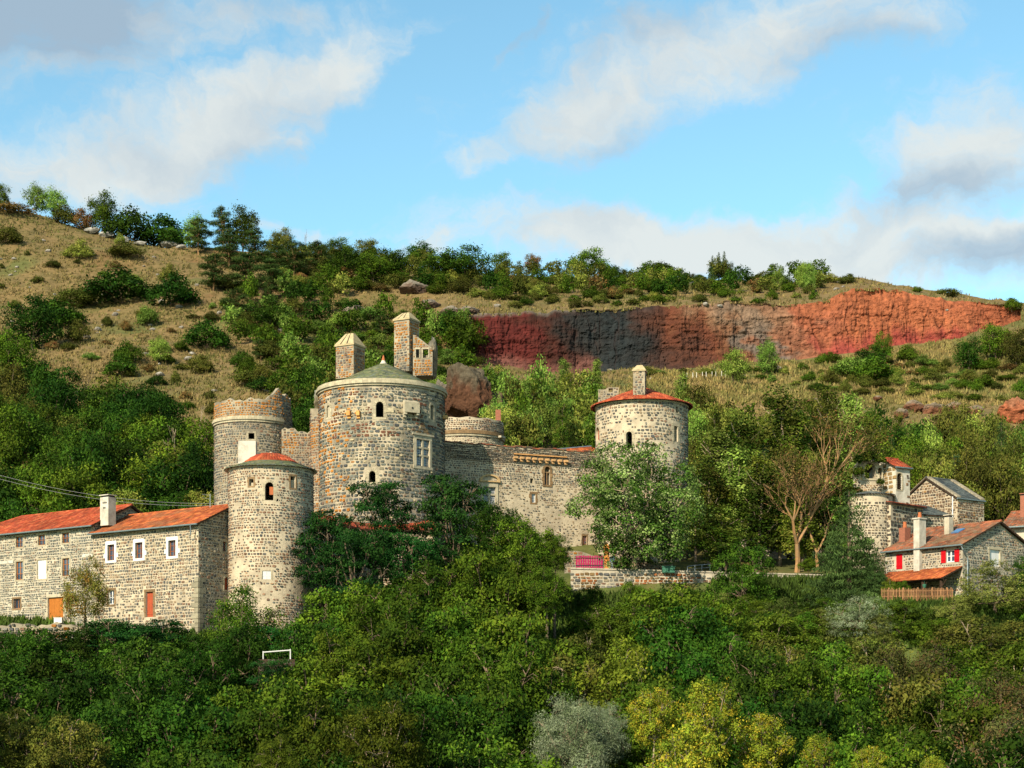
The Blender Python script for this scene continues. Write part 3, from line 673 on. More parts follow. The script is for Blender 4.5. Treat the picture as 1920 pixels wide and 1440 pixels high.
# ------------------------------------------------------------------ tiled and slated planes
TILE = [(.46, .085, .035), (.52, .11, .045), (.40, .07, .03), (.56, .15, .06), (.35, .075, .04)]
TILE_O = [(.52, .14, .045), (.60, .19, .06), (.46, .12, .045), (.40, .10, .045)]
TILE_W = [(.36, .12, .06), (.30, .14, .08), (.42, .15, .08), (.24, .13, .085), (.47, .17, .08), (.28, .18, .12)]
SLATE = [(.10, .115, .115), (.13, .145, .14), (.08, .09, .095), (.16, .17, .16)]
SLATE_G = [(.13, .15, .075), (.17, .18, .09), (.11, .13, .08), (.20, .19, .10), (.14, .15, .12)]
def pitched(name, o3, U, S, L, H, parent, pal, pitch=.22, course=.36, amp=.05, clip=None, mat_='tile', seed=1, flat=False, name_kind='stuff', stain=None):
    """roof plane of real overlapping tiles. o3 origin at the eave, U unit along the eave, S unit up the slope"""
    g = np.random.default_rng(seed); U = Vector(U).normalized(); S = Vector(S).normalized(); N = U.cross(S).normalized()
    if N.z < 0: N = -N
    nc = max(1, round(L / pitch)); nr = max(1, round(H / course)); pu = L / nc; pc = H / nr
    if flat: prof = [(0.02, 0), (.98, 0)]
    else: prof = [(0, 0), (.18, .75), (.5, 1), (.82, .75), (1, 0)]
    ii, jj = np.meshgrid(np.arange(nc), np.arange(nr), indexing='ij'); ii = ii.ravel(); jj = jj.ravel()
    if clip is not None:
        m = np.array([clip((i + .5) * pu, (j + .5) * pc) for i, j in zip(ii, jj)]); ii, jj = ii[m], jj[m]
    n = len(ii); k = len(prof); pp = np.array(prof)
    u = ii[:, None] * pu + pp[None, :, 0] * pu + g.normal(0, .006, (n, 1)); hgt = pp[None, :, 1] * amp + 0 * u
    lift = g.uniform(.7, 1.3, (n, 1)) * (.035 if not flat else .03)
    s0 = jj[:, None] * pc - .03 + 0 * u + g.normal(0, .012, (n, 1)); s1 = s0 + pc + .05
    uu = U; 
    def pos(a, s, h): return np.array(o3)[None, None] + a[..., None] * np.array(U) + s[..., None] * np.array(S) + h[..., None] * np.array(N)
    b0 = pos(u, s0, hgt + lift); b1 = pos(u, s1, hgt * .8 + .002); e0 = pos(u, s0, hgt * 0 - .01)
    V = np.concatenate([b0, b1, e0], 1); fl = []
    for q in range(k - 1):
        fl += [q, q + 1, k + q + 1, k + q]
        fl += [2 * k + q, 2 * k + q + 1, q + 1, q]
    fl = np.array(fl); flat_ = (fl[None] + (np.arange(n) * 3 * k)[:, None]).ravel(); nf = n * 2 * (k - 1)
    pc_ = np.array(pal)[g.integers(0, len(pal), n)] * g.uniform(.78, 1.22, (n, 1))
    w3 = pos(u[:, :1], s0[:, :1], hgt[:, :1])[:, 0]
    blot = fbm(w3[:, 0] * .7 + seed, w3[:, 2] * 1.1 + w3[:, 1] * .3, 3); pc_ = pc_ * (.5 + .95 * blot)[:, None]
    if stain is not None:
        t = (np.clip((fbm(w3[:, 0] * .9 + 30, w3[:, 1] * .9 + w3[:, 2], 3) - .5) * 6, 0, 1) * .7)[:, None]; pc_ = pc_ * (1 - t) + np.array(stain) * t
    me = mesh_np(name, V, flat_, np.arange(nf) * 4, np.full(nf, 4), M[mat_], np.repeat(pc_, 3 * k, 0), smooth=False)
    o = link(name, me, parent); o['kind'] = 'stuff'; return o
def cone_roof(name, c, r0, z0, r1, z1, parent, pal, mat_, course=.3, pitch=.3, seed=1, bulge=0.0, flat=True, amp=.04, a0=0, a1=2 * math.pi, ov=.05):
    """conical roof in rings of slates or tiles"""
    g = np.random.default_rng(seed); sl = math.hypot(r0 - r1, z1 - z0); nr = max(2, round(sl / course)); V, Fc, Cc = [], [], []
    def rz(t): return r0 + (r1 - r0) * t, z0 + (z1 - z0) * t + bulge * math.sin(math.pi * t)
    for j in range(nr):
        ra, za = rz(j / nr - .02); rb, zb = rz(min(1, (j + 1) / nr + .03)); n = max(6, int((a1 - a0) * ra / pitch)); off = g.uniform(0, 1)
        for i in range(n):
            b0 = a0 + (a1 - a0) * (i + off) / n; b1 = a0 + (a1 - a0) * (i + 1 + off) / n - (.004 if flat else 0)
            l = g.uniform(.5, 1.4) * .035; steps = [(0, 0), (1, 0)] if flat else [(0, 0), (.25, .8), (.5, 1), (.75, .8), (1, 0)]
            base = len(V); kk = len(steps)
            for (t, h) in steps:
                a = b0 + (b1 - b0) * t; V.append((c[0] + ra * math.sin(a), c[1] - ra * math.cos(a), za + l + h * amp))
            for (t, h) in steps:
                a = b0 + (b1 - b0) * t; V.append((c[0] + rb * math.sin(a), c[1] - rb * math.cos(a), zb + h * amp * .8))
            for (t, h) in steps:
                a = b0 + (b1 - b0) * t; V.append((c[0] + ra * math.sin(a), c[1] - ra * math.cos(a), za - .02))
            cc = np.array(pal[g.integers(0, len(pal))]) * g.uniform(.72, 1.25) * (.75 + .5 * float(fbm(a * ra * .8 + seed, zb * 2., 3)))
            Cc += [cc] * (3 * kk)
            for q in range(kk - 1):
                Fc.append((base + q, base + q + 1, base + kk + q + 1, base + kk + q)); Fc.append((base + 2 * kk + q, base + 2 * kk + q + 1, base + q + 1, base + q))
    fl = [i for f in Fc for i in f]
    me = mesh_np(name, V, fl, np.arange(len(Fc)) * 4, np.full(len(Fc), 4), M[mat_], Cc)
    o = link(name, me, parent); o['kind'] = 'stuff'; return o
def ring(w, za, zb, n0, n1, mat_, parent, name='cornice', a0=-math.pi, a1=math.pi, seg=96, blocks=False, seed=0):
    mb = MB(); g = random.Random(seed)
    for i in range(seg):
        b0 = a0 + (a1 - a0) * i / seg; b1 = a0 + (a1 - a0) * (i + 1) / seg; k = g.uniform(.85, 1.1) if blocks else 1; mb.cur = (k, k, k * .97)
        q = .008 if blocks else 0
        r = w.R; P_ = lambda a, rr_, z: (w.c[0] + (r + rr_) * math.sin(a), w.c[1] - (r + rr_) * math.cos(a), z)
        mb.add([P_(b0 + q / r, n1, za), P_(b1, n1, za), P_(b1, n1, zb), P_(b0 + q / r, n1, zb), P_(b0, n0, za), P_(b1, n0, za), P_(b1, n0, zb), P_(b0, n0, zb)],
               [(0, 1, 2, 3), (3, 2, 6, 7), (4, 5, 1, 0)])
    return mb.build(name, mat_, parent)
def disc(c, r, z, mat_, parent, name, seg=48):
    mb = MB(); mb.add([(c[0] + r * math.cos(2 * math.pi * i / seg), c[1] + r * math.sin(2 * math.pi * i / seg), z) for i in range(seg)], [tuple(range(seg))]); return mb.build(name, mat_, parent)
def cone(c, r0, z0, r1, z1, mat_, parent, name, seg=48, bulge=0.0):
    mb = MB(); rows = 8; vs = []
    for j in range(rows + 1):
        t = j / rows; r = r0 + (r1 - r0) * t; z = z0 + (z1 - z0) * t + bulge * math.sin(math.pi * t)
        vs += [(c[0] + r * math.cos(2 * math.pi * i / seg), c[1] + r * math.sin(2 * math.pi * i / seg), z) for i in range(seg)]
    mb.add(vs, [(j * seg + i, j * seg + (i + 1) % seg, (j + 1) * seg + (i + 1) % seg, (j + 1) * seg + i) for j in range(rows) for i in range(seg)]); return mb.build(name, mat_, parent)
def lichen(n_lo=.5, ors=((.50, .20, .035), (.42, .17, .04)), fx=1.6, seed=0, gain=6, where=None):
    def f(u, v, col, g):
        t = np.clip((fbm(u / fx + seed, v / fx + seed * 2, 4) - n_lo) * gain, 0, 1)
        if where is not None: t = t * where(u, v)
        m = g.random(len(u)) < t
        o = np.array(ors)[g.integers(0, len(ors), len(u))] * g.uniform(.7, 1.2, (len(u), 1))
        return np.where(m[:, None], o, col)
    return f

# ================================================================== the farmhouses at the left
def house(name, label, cat, pc, Dc, phi, L, dep, z0, ze, rise, wallmat, st, front_ops=(), right_ops=(), hip_left=0, roofpal=TILE, group=None, roof_over=.35, stain=None, left_wall=True, tilekw={}, right_top_only=False, seed=1, left_st=None):
    """oblong stone house; (pc, Dc) is its front right corner, phi turns the front to the left"""
    ox, oy = (pc - 960) * Dc / F, Dc
    U = Vector((math.cos(phi), -math.sin(phi), 0)); Wv = Vector((math.sin(phi), math.cos(phi), 0))
    root = empty(name, (0, 0, 0)); tag(root, label, cat, group)
    fo = Vector((ox, oy, 0)) - U * L
    front = Plane(fo.x, fo.y, math.atan2(U.y, U.x)); right = Plane(ox, oy, math.atan2(Wv.y, Wv.x))
    gt = lambda u: ze + rise * (1 - abs(2 * u / dep - 1))
    fops = [opening(front, *a[:4], **a[4]) for a in front_ops]; rops = [opening(right, *a[:4], **a[4]) for a in right_ops]
    wall_body(front, 0, L, z0, ze, fops, wallmat, root); wall_body(right, 0, dep, z0, gt, rops, wallmat, root)
    bo = Vector((ox, oy, 0)) + Wv * dep; back = Plane(bo.x, bo.y, math.atan2(-U.y, -U.x)); wall_body(back, 0, L, z0, ze, [], wallmat, root)
    lo = fo + Wv * dep; left = Plane(lo.x, lo.y, math.atan2(-Wv.y, -Wv.x)); wall_body(left, 0, dep, z0, (gt if not hip_left else ze), [], wallmat, root)
    stones(front, 0, L, z0, ze - .05, fops, root, seed=seed, **st)
    stones(right, 0, dep, z0, ze + rise, rops, root, seed=seed + 50, top=lambda u: gt(u) - .1, **st)
    if phi < 0: stones(left, 0, dep, z0, ze + rise, [], root, seed=seed + 70, top=lambda u: gt(u) - .1, **(left_st or st))
    # roof
    ov = roof_over; half = dep / 2; sl = math.hypot(half, rise); cs, sn = half / sl, rise / sl
    S1 = Wv * cs + Vector((0, 0, sn)); S2 = -Wv * cs + Vector((0, 0, sn)); th = .12
    rl = root
    deck = MB()
    def slab(o3, Uv, S, Ln, H):
        N = Uv.cross(S).normalized(); N = N if N.z > 0 else -N
        a = o3 - N * .0; pts = [a, a + Uv * Ln, a + Uv * Ln + S * H, a + S * H]
        if hip_left and Uv == U: pts[3] = a + Uv * min(Ln, hip_left) + S * H
        deck.hexa([tuple(p - N * th) for p in pts] + [tuple(p) for p in pts])
    e1 = fo - Wv * ov * cs - U * (0 if not hip_left else ov) + Vector((0, 0, ze - ov * sn + th)); Lr = L + ov * .7 + (ov if hip_left else .2)
    if not hip_left: e1 = e1 - U * .2
    slab(e1, U, S1, Lr, sl + ov)
    b1 = Vector((ox, oy, 0)) + Wv * dep + Wv * ov * cs + Vector((0, 0, ze - ov * sn + th)) + U * (ov * .7)
    slab(b1, -U, S2, Lr - (hip_left or 0), sl + ov)
    if hip_left:
        a = e1; top = e1 + S1 * (sl + ov) + U * hip_left; bb = e1 + Wv * (dep + 2 * ov * cs)
        deck.add([tuple(a), tuple(top), tuple(bb)], [(0, 1, 2)])
    roof = deck.build('roof', M['dark_wood'], root)
    cl = None
    if hip_left: cl = lambda u, s: u > (s / (sl + ov)) * hip_left
    kw = dict(pitch=.24, course=.36); kw.update(tilekw)
    pitched('tiles', e1 + Vector((0, 0, .012)), U, S1, Lr, sl + ov + .04, roof, roofpal, clip=cl, seed=seed, stain=stain, **kw)
    pitched('tiles', b1 + Vector((0, 0, .012)), -U, S2, Lr - (hip_left or 0), sl + ov + .04, roof, roofpal, seed=seed + 9, stain=stain, **kw)
    # ridge tiles
    rb = MB(); r0 = e1 + S1 * (sl + ov) + U * (hip_left or 0); Lg = Lr - (hip_left or 0); n = int(Lg / .4)
    for i in range(n):
        k = random.uniform(.8, 1.1); c_ = random.choice(roofpal); rb.cur = tuple(q * k for q in c_)
        p = r0 + U * (Lg * i / n); q = r0 + U * (Lg * (i + 1) / n + .04); rb.tube([tuple(p + Vector((0, 0, .03))), tuple(q + Vector((0, 0, .05)))], .11, 6)
    if hip_left:
        n = 14
        for i in range(n):
            k = random.uniform(.8, 1.1); c_ = random.choice(roofpal); rb.cur = tuple(q * k for q in c_)
            p = e1.lerp(r0, i / n); q = e1.lerp(r0, (i + 1) / n + .01); rb.tube([tuple(p + Vector((0, 0, .04))), tuple(q + Vector((0, 0, .06)))], .1, 6)
    rt = rb.build('ridge_tiles', M['tile'], roof); rt['kind'] = 'stuff'
    # gutter
    gt_ = MB(); p0 = e1 - S1 * .06 + Vector((0, 0, -.03)); gt_.tube([tuple(p0), tuple(p0 + U * Lr)], .075, 8); gt_.build('gutter', M['zinc'], root)
    return root, front, right, back, left, fops, rops, dict(e1=e1, U=U, W=Wv, S1=S1, S2=S2, sl=sl, ov=ov, rise=rise, Lr=Lr)
def roof_z(info, px, D): return None
PH = R(36)
DCB = 137.0
fB = Plane((372 - 960) * DCB / F, DCB, -PH)        # trial frame, u negative to the left
L2 = -fB.u_px(175); L1 = -fB.u_px(-75)
W_ = dict
st2 = dict(course=.24, width=(.18, .42), gap=.045, pal='mixed', square=.45, cover=lambda u, v: np.clip(1.12 - .5 * np.clip((11.2 - v) * .5, 0, 1) * (fbm(u / 2.2, v / 1.4, 3) > .45), 0, 1))
B2, fr2, rg2, _, _, fo2, ro2, inf2 = house('farmhouse', 'stone farmhouse beside the front round tower, three white framed windows and a red door', 'farmhouse', 372, DCB, PH, L2, 7.6, 6.0, Z(981, DCB), 1.75, M['mortar'], st2,
    [(202, 1021, 215, 1051, W_(sw=.16, kind='win')), (254, 1017, 268, 1047, W_(sw=.16, kind='win')), (316, 1013, 330, 1043, W_(sw=.16, kind='win')), (274, 1110, 287, 1157, W_(sw=.22, kind='door', door=True)),
     (203, 1107, 214, 1133, W_(sw=.2, kind='bars')), (342, 1126, 347, 1129, W_(sw=.02, kind='hole'))],
    [(418, 1016, 425, 1034, W_(sw=.16, kind='slit')), (421, 1082, 428, 1106, W_(sw=.14, kind='red', arch=True))], roofpal=TILE_O, roof_over=.45, seed=3, stain=(.30, .14, .07))
for o in fo2[:3]:
    f = casement(fr2, o, B2, M['wood'], 2, 3, depth=.2, bar=.03, fr=.07)
    s = MB(); q = .26
    s.wbox(fr2, o.u0 - q, o.u0, o.v0 - .2, o.v1 + .3, -.05, .05); s.wbox(fr2, o.u1, o.u1 + q, o.v0 - .2, o.v1 + .3, -.05, .05); s.wbox(fr2, o.u0 + .002, o.u1 - .002, o.v1, o.v1 + .3, -.05, .05); s.wbox(fr2, o.u0 + .002, o.u1 - .002, o.v0 - .2, o.v0, -.05, .05)
    s.wbox(fr2, o.u0 - q - .22, o.u0 - q - .003, o.v0 + .25, o.v0 + .62, -.05, .046); s.wbox(fr2, o.u1 + q + .003, o.u1 + q + .22, o.v0 + .25, o.v0 + .62, -.05, .046)
    s.build('surround', M['white'], f)
panel(fr2, fo2[3], B2, M['red_door'], planks=3); surround(fr2, fo2[3], M['dressed_brown'], B2, seed=1)
casement(fr2, fo2[4], B2, M['white'], 2, 2, depth=.15); surround(fr2, fo2[4], M['dressed_brown'], B2, seed=2)
casement(rg2, ro2[0], B2, M['wood'], 1, 2, depth=.2, bar=.02, fr=.05); surround(rg2, ro2[0], M['dressed'], B2, seed=3)
panel(rg2, ro2[1], B2, M['red_door'], planks=2, handle=False); surround(rg2, ro2[1], M['dressed'], B2, seed=4)
# downpipe stub and large corner stones
qb = MB(); z = 6.6; g_ = random.Random(4); i = 0
while z < Z(1085, DCB):
    h = g_.uniform(.34, .5); k = g_.uniform(.55, .8); qb.cur = (k, k * 1.02, k); a = .8 if i % 2 else .45
    qb.wbox(fr2, L2 - a, L2 + .03, z + .02, z + h - .02, -.06, .06); b = .45 if i % 2 else .8; qb.wbox(rg2, 0.03, b, z + .02, z + h - .02, -.06, .06); z += h; i += 1
qo = qb.build('quoins', M['dressed'], B2); qo['kind'] = 'stuff'
e = inf2; end = e['e1'] + e['U'] * e['Lr']; dp = MB(); dp.tube([tuple(end + Vector((-.6, 0.1, -.05))), tuple(end + Vector((-.6, .25, -.6))), tuple(end + Vector((-.62, .3, -.9)))], .05, 6); dp.build('downpipe', M['metal'], B2)
# tall white chimney near the left end of the lower roof
def chimney_box(px0, px1, pyt, pyb, D, dep, mat_, parent, name='chimney', rot=PH, cap=True, zb=None, capmat=None):
    x0, x1 = (px0 - 960) * D / F, (px1 - 960) * D / F; w = (x1 - x0) / (math.cos(rot) + math.sin(rot) * .6 if rot else 1); zt, zb_ = Z(pyt, D), (Z(pyb, D) if zb is None else zb)
    cx, cy = (x0 + x1) / 2, D; u = Vector((math.cos(rot), -math.sin(rot), 0)); v = Vector((math.sin(rot), math.cos(rot), 0)); c = Vector((cx, cy, 0))
    def bx(mb, a, b, z0_, z1_):
        q = [c - u * a - v * b, c + u * a - v * b, c + u * a + v * b, c - u * a + v * b]
        mb.hexa([(p.x, p.y, z0_) for p in q] + [(p.x, p.y, z1_) for p in q])
    mb = MB(); bx(mb, w / 2, dep / 2, zb_, zt); o = mb.build(name, mat_, parent)
    if cap:
        k = MB(); bx(k, w / 2 - .06, dep / 2 - .06, zt + .003, zt + .14); k.build('flue', M['iron'], o)
        k = MB(); bx(k, w / 2 + .07, dep / 2 + .07, zt + .14, zt + .22); k.build('cap', capmat or mat_, o)
    return o, c, u, v, w, zt
t = 1.35; cpos = fr2.D(L2 - (L2 - .9))
ch, c, u, v, w, zt = chimney_box(189, 216, 933, 984, 145.0, .85, M['plaster'], B2, zb=Z(986, 145.0))
for i, (a, z) in enumerate([(-.12, .55), (.1, .55), (.28, .55), (-.05, 1.0), (.12, 1.0)]):
    m_ = MB(); q = c + v * (-.43) + u * a; m_.box(q.x - .05, q.x + .05, q.y - .03, q.y + .03, zt - z, zt - z + .12); m_.build('vent_hole', M['iron'], ch)
st1 = dict(course=.22, width=(.16, .32), gap=.05, pal='grey', square=.55, cover=.93)
p1 = fr2.p(0, 0, 0); D1 = p1[1]
B1, fr1, rg1, _, _, fo1, ro1, inf1 = house('farmhouse', 'three storey stone farmhouse at the left edge with hipped red roof and orange door', 'farmhouse', 174.5, D1 - .05, PH, L1 - L2, 8.2, 6.0, Z(984, D1), 2.0, M['mortar_grey'], st1,
    [(30, 1006, 43, 1026, W_(sw=.12, kind='rail')), (72, 1003, 85, 1022, W_(sw=.12, kind='rail')), (117, 999, 130, 1018, W_(sw=.12, kind='rail')),
     (30, 1053, 43, 1087, W_(sw=.13, kind='win')), (71, 1050, 87, 1085, W_(sw=.13, kind='shut')), (117, 1047, 130, 1080, W_(sw=.13, kind='win')),
     (25, 1123, 38, 1141, W_(sw=.16, kind='grille')), (90, 1120, 119, 1166, W_(sw=.14, kind='door', door=True))], roofpal=TILE, roof_over=.5, seed=13, hip_left=4.4)
for o in fo1:
    if o.kind in ('rail', 'win'): f = casement(fr1, o, B1, M['oak_wood'], 2, 2 if o.kind == 'rail' else 3, depth=.12, bar=.03, fr=.07, rails=True); surround(fr1, o, M['dressed'], f, seed=5, proud=.03)
    elif o.kind == 'shut': s = panel(fr1, o, B1, M['white'], name='shutter', planks=3, depth=.05, handle=False); surround(fr1, o, M['dressed'], s, seed=5)
    elif o.kind == 'grille':
        f = casement(fr1, o, B1, M['oak_wood'], 2, 1, depth=.2); surround(fr1, o, M['dressed_brown'], f, seed=8, proud=.03)
        r_ = MB()
        for i in range(6): u = o.u0 + (o.u1 - o.u0) * (i + .5) / 6; r_.wbox(fr1, u - .015, u + .015, o.v0, o.v1, -.06, -.03)
        r_.build('window_bars', M['iron'], f)
    else: d = panel(fr1, o, B1, M['oak_wood'], planks=6); surround(fr1, o, M['dressed'], d, seed=9)
bd = MB()
u = 0
while u < L1 - L2 - .3:
    a = min(u + 1.6, L1 - L2 - .02)
    zA = Z(1043, D1) + .0
    if not any(o.u0 - .3 < a and o.u1 + .3 > u and o.v0 < zA < o.v1 for o in fo1): bd.wbox(fr1, u, a, zA - .02, zA + .26, -.04, .05)
    u = a + .002
bd.build('string_course', M['plaster'], B1)
# ================================================================== round tower in front
def round_tower(name, label, cpx, cD, Rr, z0, zt, mortar, st, ops, batter=0, du=.35, top=None, seed=1, indiv=0, arc=None):
    w = Cyl(cpx, cD, Rr, batter, zt); root = empty(name, (w.c[0] * 0, 0, 0)); tag(root, label, 'tower')
    a = arc or Rr * 1.95
    oo = [opening(w, *q[:4], **q[4]) for q in ops]
    wall_body(w, -math.pi * Rr, math.pi * Rr, z0, top or zt, oo, mortar, root, du=du)
    stones(w, -a, a, z0, zt if top is None else zt + 3, oo, root, seed=seed, top=(lambda u: top(u) - .08) if top else None, indiv=indiv, **st)
    return root, w, oo
T1D = 140.5; T1R = 79 / 3100 * T1D
zt1 = Z(871, T1D - T1R)
st3 = dict(course=.22, width=(.16, .36), gap=.06, pal='brown', square=.6, cover=lambda u, v: np.where(v > zt1 - 3, .9, np.clip(.45 + (fbm(u / 1.5 + 4, v / 1.1, 4) - .40) * 5.5, .12, .96)))
def t1patch(u, v, col, g):
    k = g.random(len(u)) < .35; return np.where(k[:, None], palette_pick('grey', len(u), g), col)
st3['patch'] = t1patch
T1, w1, o1 = round_tower('round_tower', 'front round tower of cream mortar with a little red tiled dome', 508, T1D, T1R, 5.5, zt1, M['mortar'], st3,
    [(467, 898, 475, 911, W_(sw=.14, kind='hole')), (497, 904, 513, 938, W_(sw=.2, arch=True, kind='arch')), (545, 893, 554, 915, W_(sw=.14, kind='hole')), (563, 999, 572, 1023, W_(sw=.2, kind='win')), (492, 1070, 508, 1086, W_(sw=.14, kind='shut')),
     (492, 935, 496, 940, W_(sw=.02)), (518, 935, 522, 940, W_(sw=.02))], seed=21)
for o in (o1[0], o1[2], o1[1]): surround(w1, o, M['dressed_brown'] if o.kind == 'hole' else M['dressed'], T1, seed=3, proud=.02)
for o in (o1[0], o1[2]):
    b = MB(); b.wbox(w1, o.u0 + .12, o.u1 - .06, o.v0, o.v1 - .3, -.4, -.15); b.build('masonry_infill', M['mortar'], T1)
b = MB(); o = o1[1]; b.wbox(w1, o.u0 + .35, o.u1 - .02, o.v0 + .5, o.v1 - .35, -.4, -.3); b.build('shutter', M['clay_pot'], T1)
f = casement(w1, o1[3], T1, M['wood'], 1, 1, depth=.22, fr=.05); surround(w1, o1[3], M['dressed'], f, proud=.02)
f = panel(w1, o1[4], T1, M['lead_white'], name='shutter', planks=2, depth=.06, handle=False); surround(w1, o1[4], M['dressed'], f, proud=.02)
rf = cone(w1.c, T1R + .28, zt1 - .06, 1.9, zt1 + .68, M['slate'], T1, 'roof'); rf['label'] = 'slate skirt roof round a red tiled dome'
cone_roof('slates', w1.c, T1R + .32, zt1 - .02, 1.9, zt1 + .72, rf, SLATE_G, 'slate', course=.26, pitch=.3, seed=4)
cone(w1.c, 2.15, zt1 + .58, .05, zt1 + 1.25, M['tile'], rf, 'dome', bulge=.28)
cone_roof('tiles', w1.c, 2.2, zt1 + .66, .05, zt1 + 1.3, rf, TILE, 'tile', course=.42, pitch=.26, seed=5, flat=False, amp=.06, bulge=.3)
fb = MB(); fb.tube([(w1.c[0], w1.c[1], zt1 + 1.2), (w1.c[0], w1.c[1], zt1 + 1.45), (w1.c[0], w1.c[1], zt1 + 1.6)], [.25, .2, .1], 8); fb.build('finial', M['mortar'], rf)
chimney_box(448, 481, 828, 862, 141.8, .9, M['plaster'], T1, rot=0, cap=False, zb=zt1 + .2)
# ================================================================== rear left tower with broken orange parapet
T2D = 160.0; T2R = 72 / 3100 * T2D
zc2 = Z(783, T2D - T2R); wtmp = Cyl(475, T2D, T2R)
def top2(u):
    a = u / T2R; base = zc2 + 1.75 + .12 * math.sin(a * 9) + .1 * math.sin(a * 23)
    if .42 < a < 1.45: base += 1.15 * min(1, (a - .42) / .25) * (.75 + .25 * math.sin(a * 17)) * (1 if a < 1.05 else .9)
    if a > 1.45 or a < -1.7: base -= .7
    return base
st4 = dict(course=.23, width=(.2, .38), gap=.05, pal='mixed', square=.5, cover=.97,
           patch=lambda u, v, col, g: np.where(((v > zc2 + .2) & (g.random(len(u)) < np.clip(1.15 - (u / T2R + .1) * .7, .25, .92)))[:, None], np.array([.50, .21, .05]) * g.uniform(.6, 1.25, (len(u), 1)), np.where((g.random(len(u)) < .25)[:, None], palette_pick('grey', len(u), g), col)))
T2, w2, o2 = round_tower('round_tower', 'tall round tower behind the front one with a broken orange lichened parapet', 475, T2D, T2R, 9, zc2 + 1.9, M['mortar_dark'], st4,
    [(466, 812, 477, 823, W_(sw=.14, kind='hole')), (437, 783, 441, 788, W_(sw=.03))], top=top2, seed=31)
surround(w2, o2[0], M['dressed'], T2, proud=.02)
disc(w2.c, T2R - .1, zc2 - .2, M['mortar_dark'], T2, 'wall_walk')
inn = MB(); n = 40
for i in range(n):
    a0, a1 = 2 * math.pi * i / n, 2 * math.pi * (i + 1) / n; r = T2R - .45
    inn.add([(w2.c[0] + r * math.sin(a0), w2.c[1] - r * math.cos(a0), zc2 - .2), (w2.c[0] + r * math.sin(a1), w2.c[1] - r * math.cos(a1), zc2 - .2), (w2.c[0] + r * math.sin(a1), w2.c[1] - r * math.cos(a1), top2(((a1 + math.pi) % (2 * math.pi) - math.pi) * T2R) - .03), (w2.c[0] + r * math.sin(a0), w2.c[1] - r * math.cos(a0), top2(((a0 + math.pi) % (2 * math.pi) - math.pi) * T2R) - .03)], [(0, 1, 2, 3)])
inn.build('inner_wall', M['mortar_dark'], T2)
ring(w2, zc2 - .16, zc2 + .04, -.05, .22, M['dressed'], T2, blocks=True, seg=60, a0=-math.pi, a1=1.0); ring(w2, zc2 - .36, zc2 - .163, -.05, .12, M['dressed'], T2, blocks=True, seg=60, a0=-math.pi, a1=1.0)
ring(w2, zc2 + .043, zc2 + .2, -.05, .14, M['dressed'], T2, blocks=True, seg=60, a0=-math.pi, a1=1.0)
# curtain wall linking the two
cw = Plane((528 - 960) * 156 / F, 156, R(4)); CWL = (612 - 528) / F * 157
LW = empty('curtain_wall'); tag(LW, 'rust stained wall linking the tall left tower to the keep', 'wall')
ctop = lambda u: Z(806, 156) + .2 * math.sin(u * 2.2) + .12 * math.sin(u * 7.1)
oc = [opening(cw, 584, 827, 592, 833, sw=.03)]
wall_body(cw, 0, CWL, 10, ctop, oc, M['mortar_dark'], LW, du=.3)
stones(cw, 0, CWL, 10, Z(800, 156), oc, LW, course=.22, width=(.2, .36), gap=.05, pal='brown', top=lambda u: ctop(u) - .06, seed=41, patch=lichen(.5, seed=2, fx=1.2))
b = MB(); b.box(cw.o[0], cw.o[0] + CWL, 156.6, 158.6, 9, Z(812, 156)); b.build('wall_core', M['mortar_dark'], LW)
# ================================================================== the keep
KD = 155.0; KR = 117 / 3100 * KD
zk = Z(722, KD - KR)
def kpatch(u, v, col, g):
    a = u / KR; n = len(u)
    dk = (v < zk - .1) & (fbm(u / 2.4 + 7, v / 1.6, 3) > .42)
    col = np.where(dk[:, None] & (g.random(n) < .75)[:, None], palette_pick('grey', n, g), col)
    sand = (g.random(n) < .05); col = np.where(sand[:, None], np.array([.52, .43, .27]) * g.uniform(.85, 1.1, (n, 1)), col)
    red = (fbm(u / 2 + 20, v / .8, 3) > .58) & (v > zk - 4.6); col = np.where((red & (g.random(n) < .7))[:, None], np.array([.20, .09, .055]) * g.uniform(.8, 1.3, (n, 1)), col)
    lf = np.clip((-.25 - a) * 1.1, 0, .5) * (fbm(u / 1.1 + 2, v / 2.2, 4) > .44); col = np.where((g.random(n) < lf)[:, None], np.array([.52, .21, .04]) * g.uniform(.6, 1.2, (n, 1)), col)
    return col
stk = dict(course=.29, width=(.24, .55), gap=.055, pal='grey', square=.5, cover=.985, patch=kpatch, proud=.07)
K, wk, ok_ = round_tower('keep', 'largest round tower, the castle keep, of dark and pale stone with mossy slate roof', 716, KD, KR, 12, zk, M['mortar_keep'], stk,
    [(705, 753, 719, 782, W_(sw=.26, arch=True)), (807, 759, 813, 787, W_(sw=.2, arch=True)), (806, 724, 813, 735, W_(sw=.2)), (613, 760, 619, 782, W_(sw=.22, arch=True, kind='blind')), (692, 883, 704, 904, W_(sw=.26, arch=True)),
     (780, 825, 805, 874, W_(sw=.16, kind='cross')), (584, 826, 586, 828, W_(sw=.02))], seed=51, indiv=300)
for i in (0, 1, 2, 3, 4): surround(wk, ok_[i], M['dressed'], K, proud=.04, seed=i)
b = MB(); o = ok_[3]; b.wbox(wk, o.u0, o.u1, o.v0, o.v1, -.2, -.1); b.build('masonry_infill', M['dressed'], K)
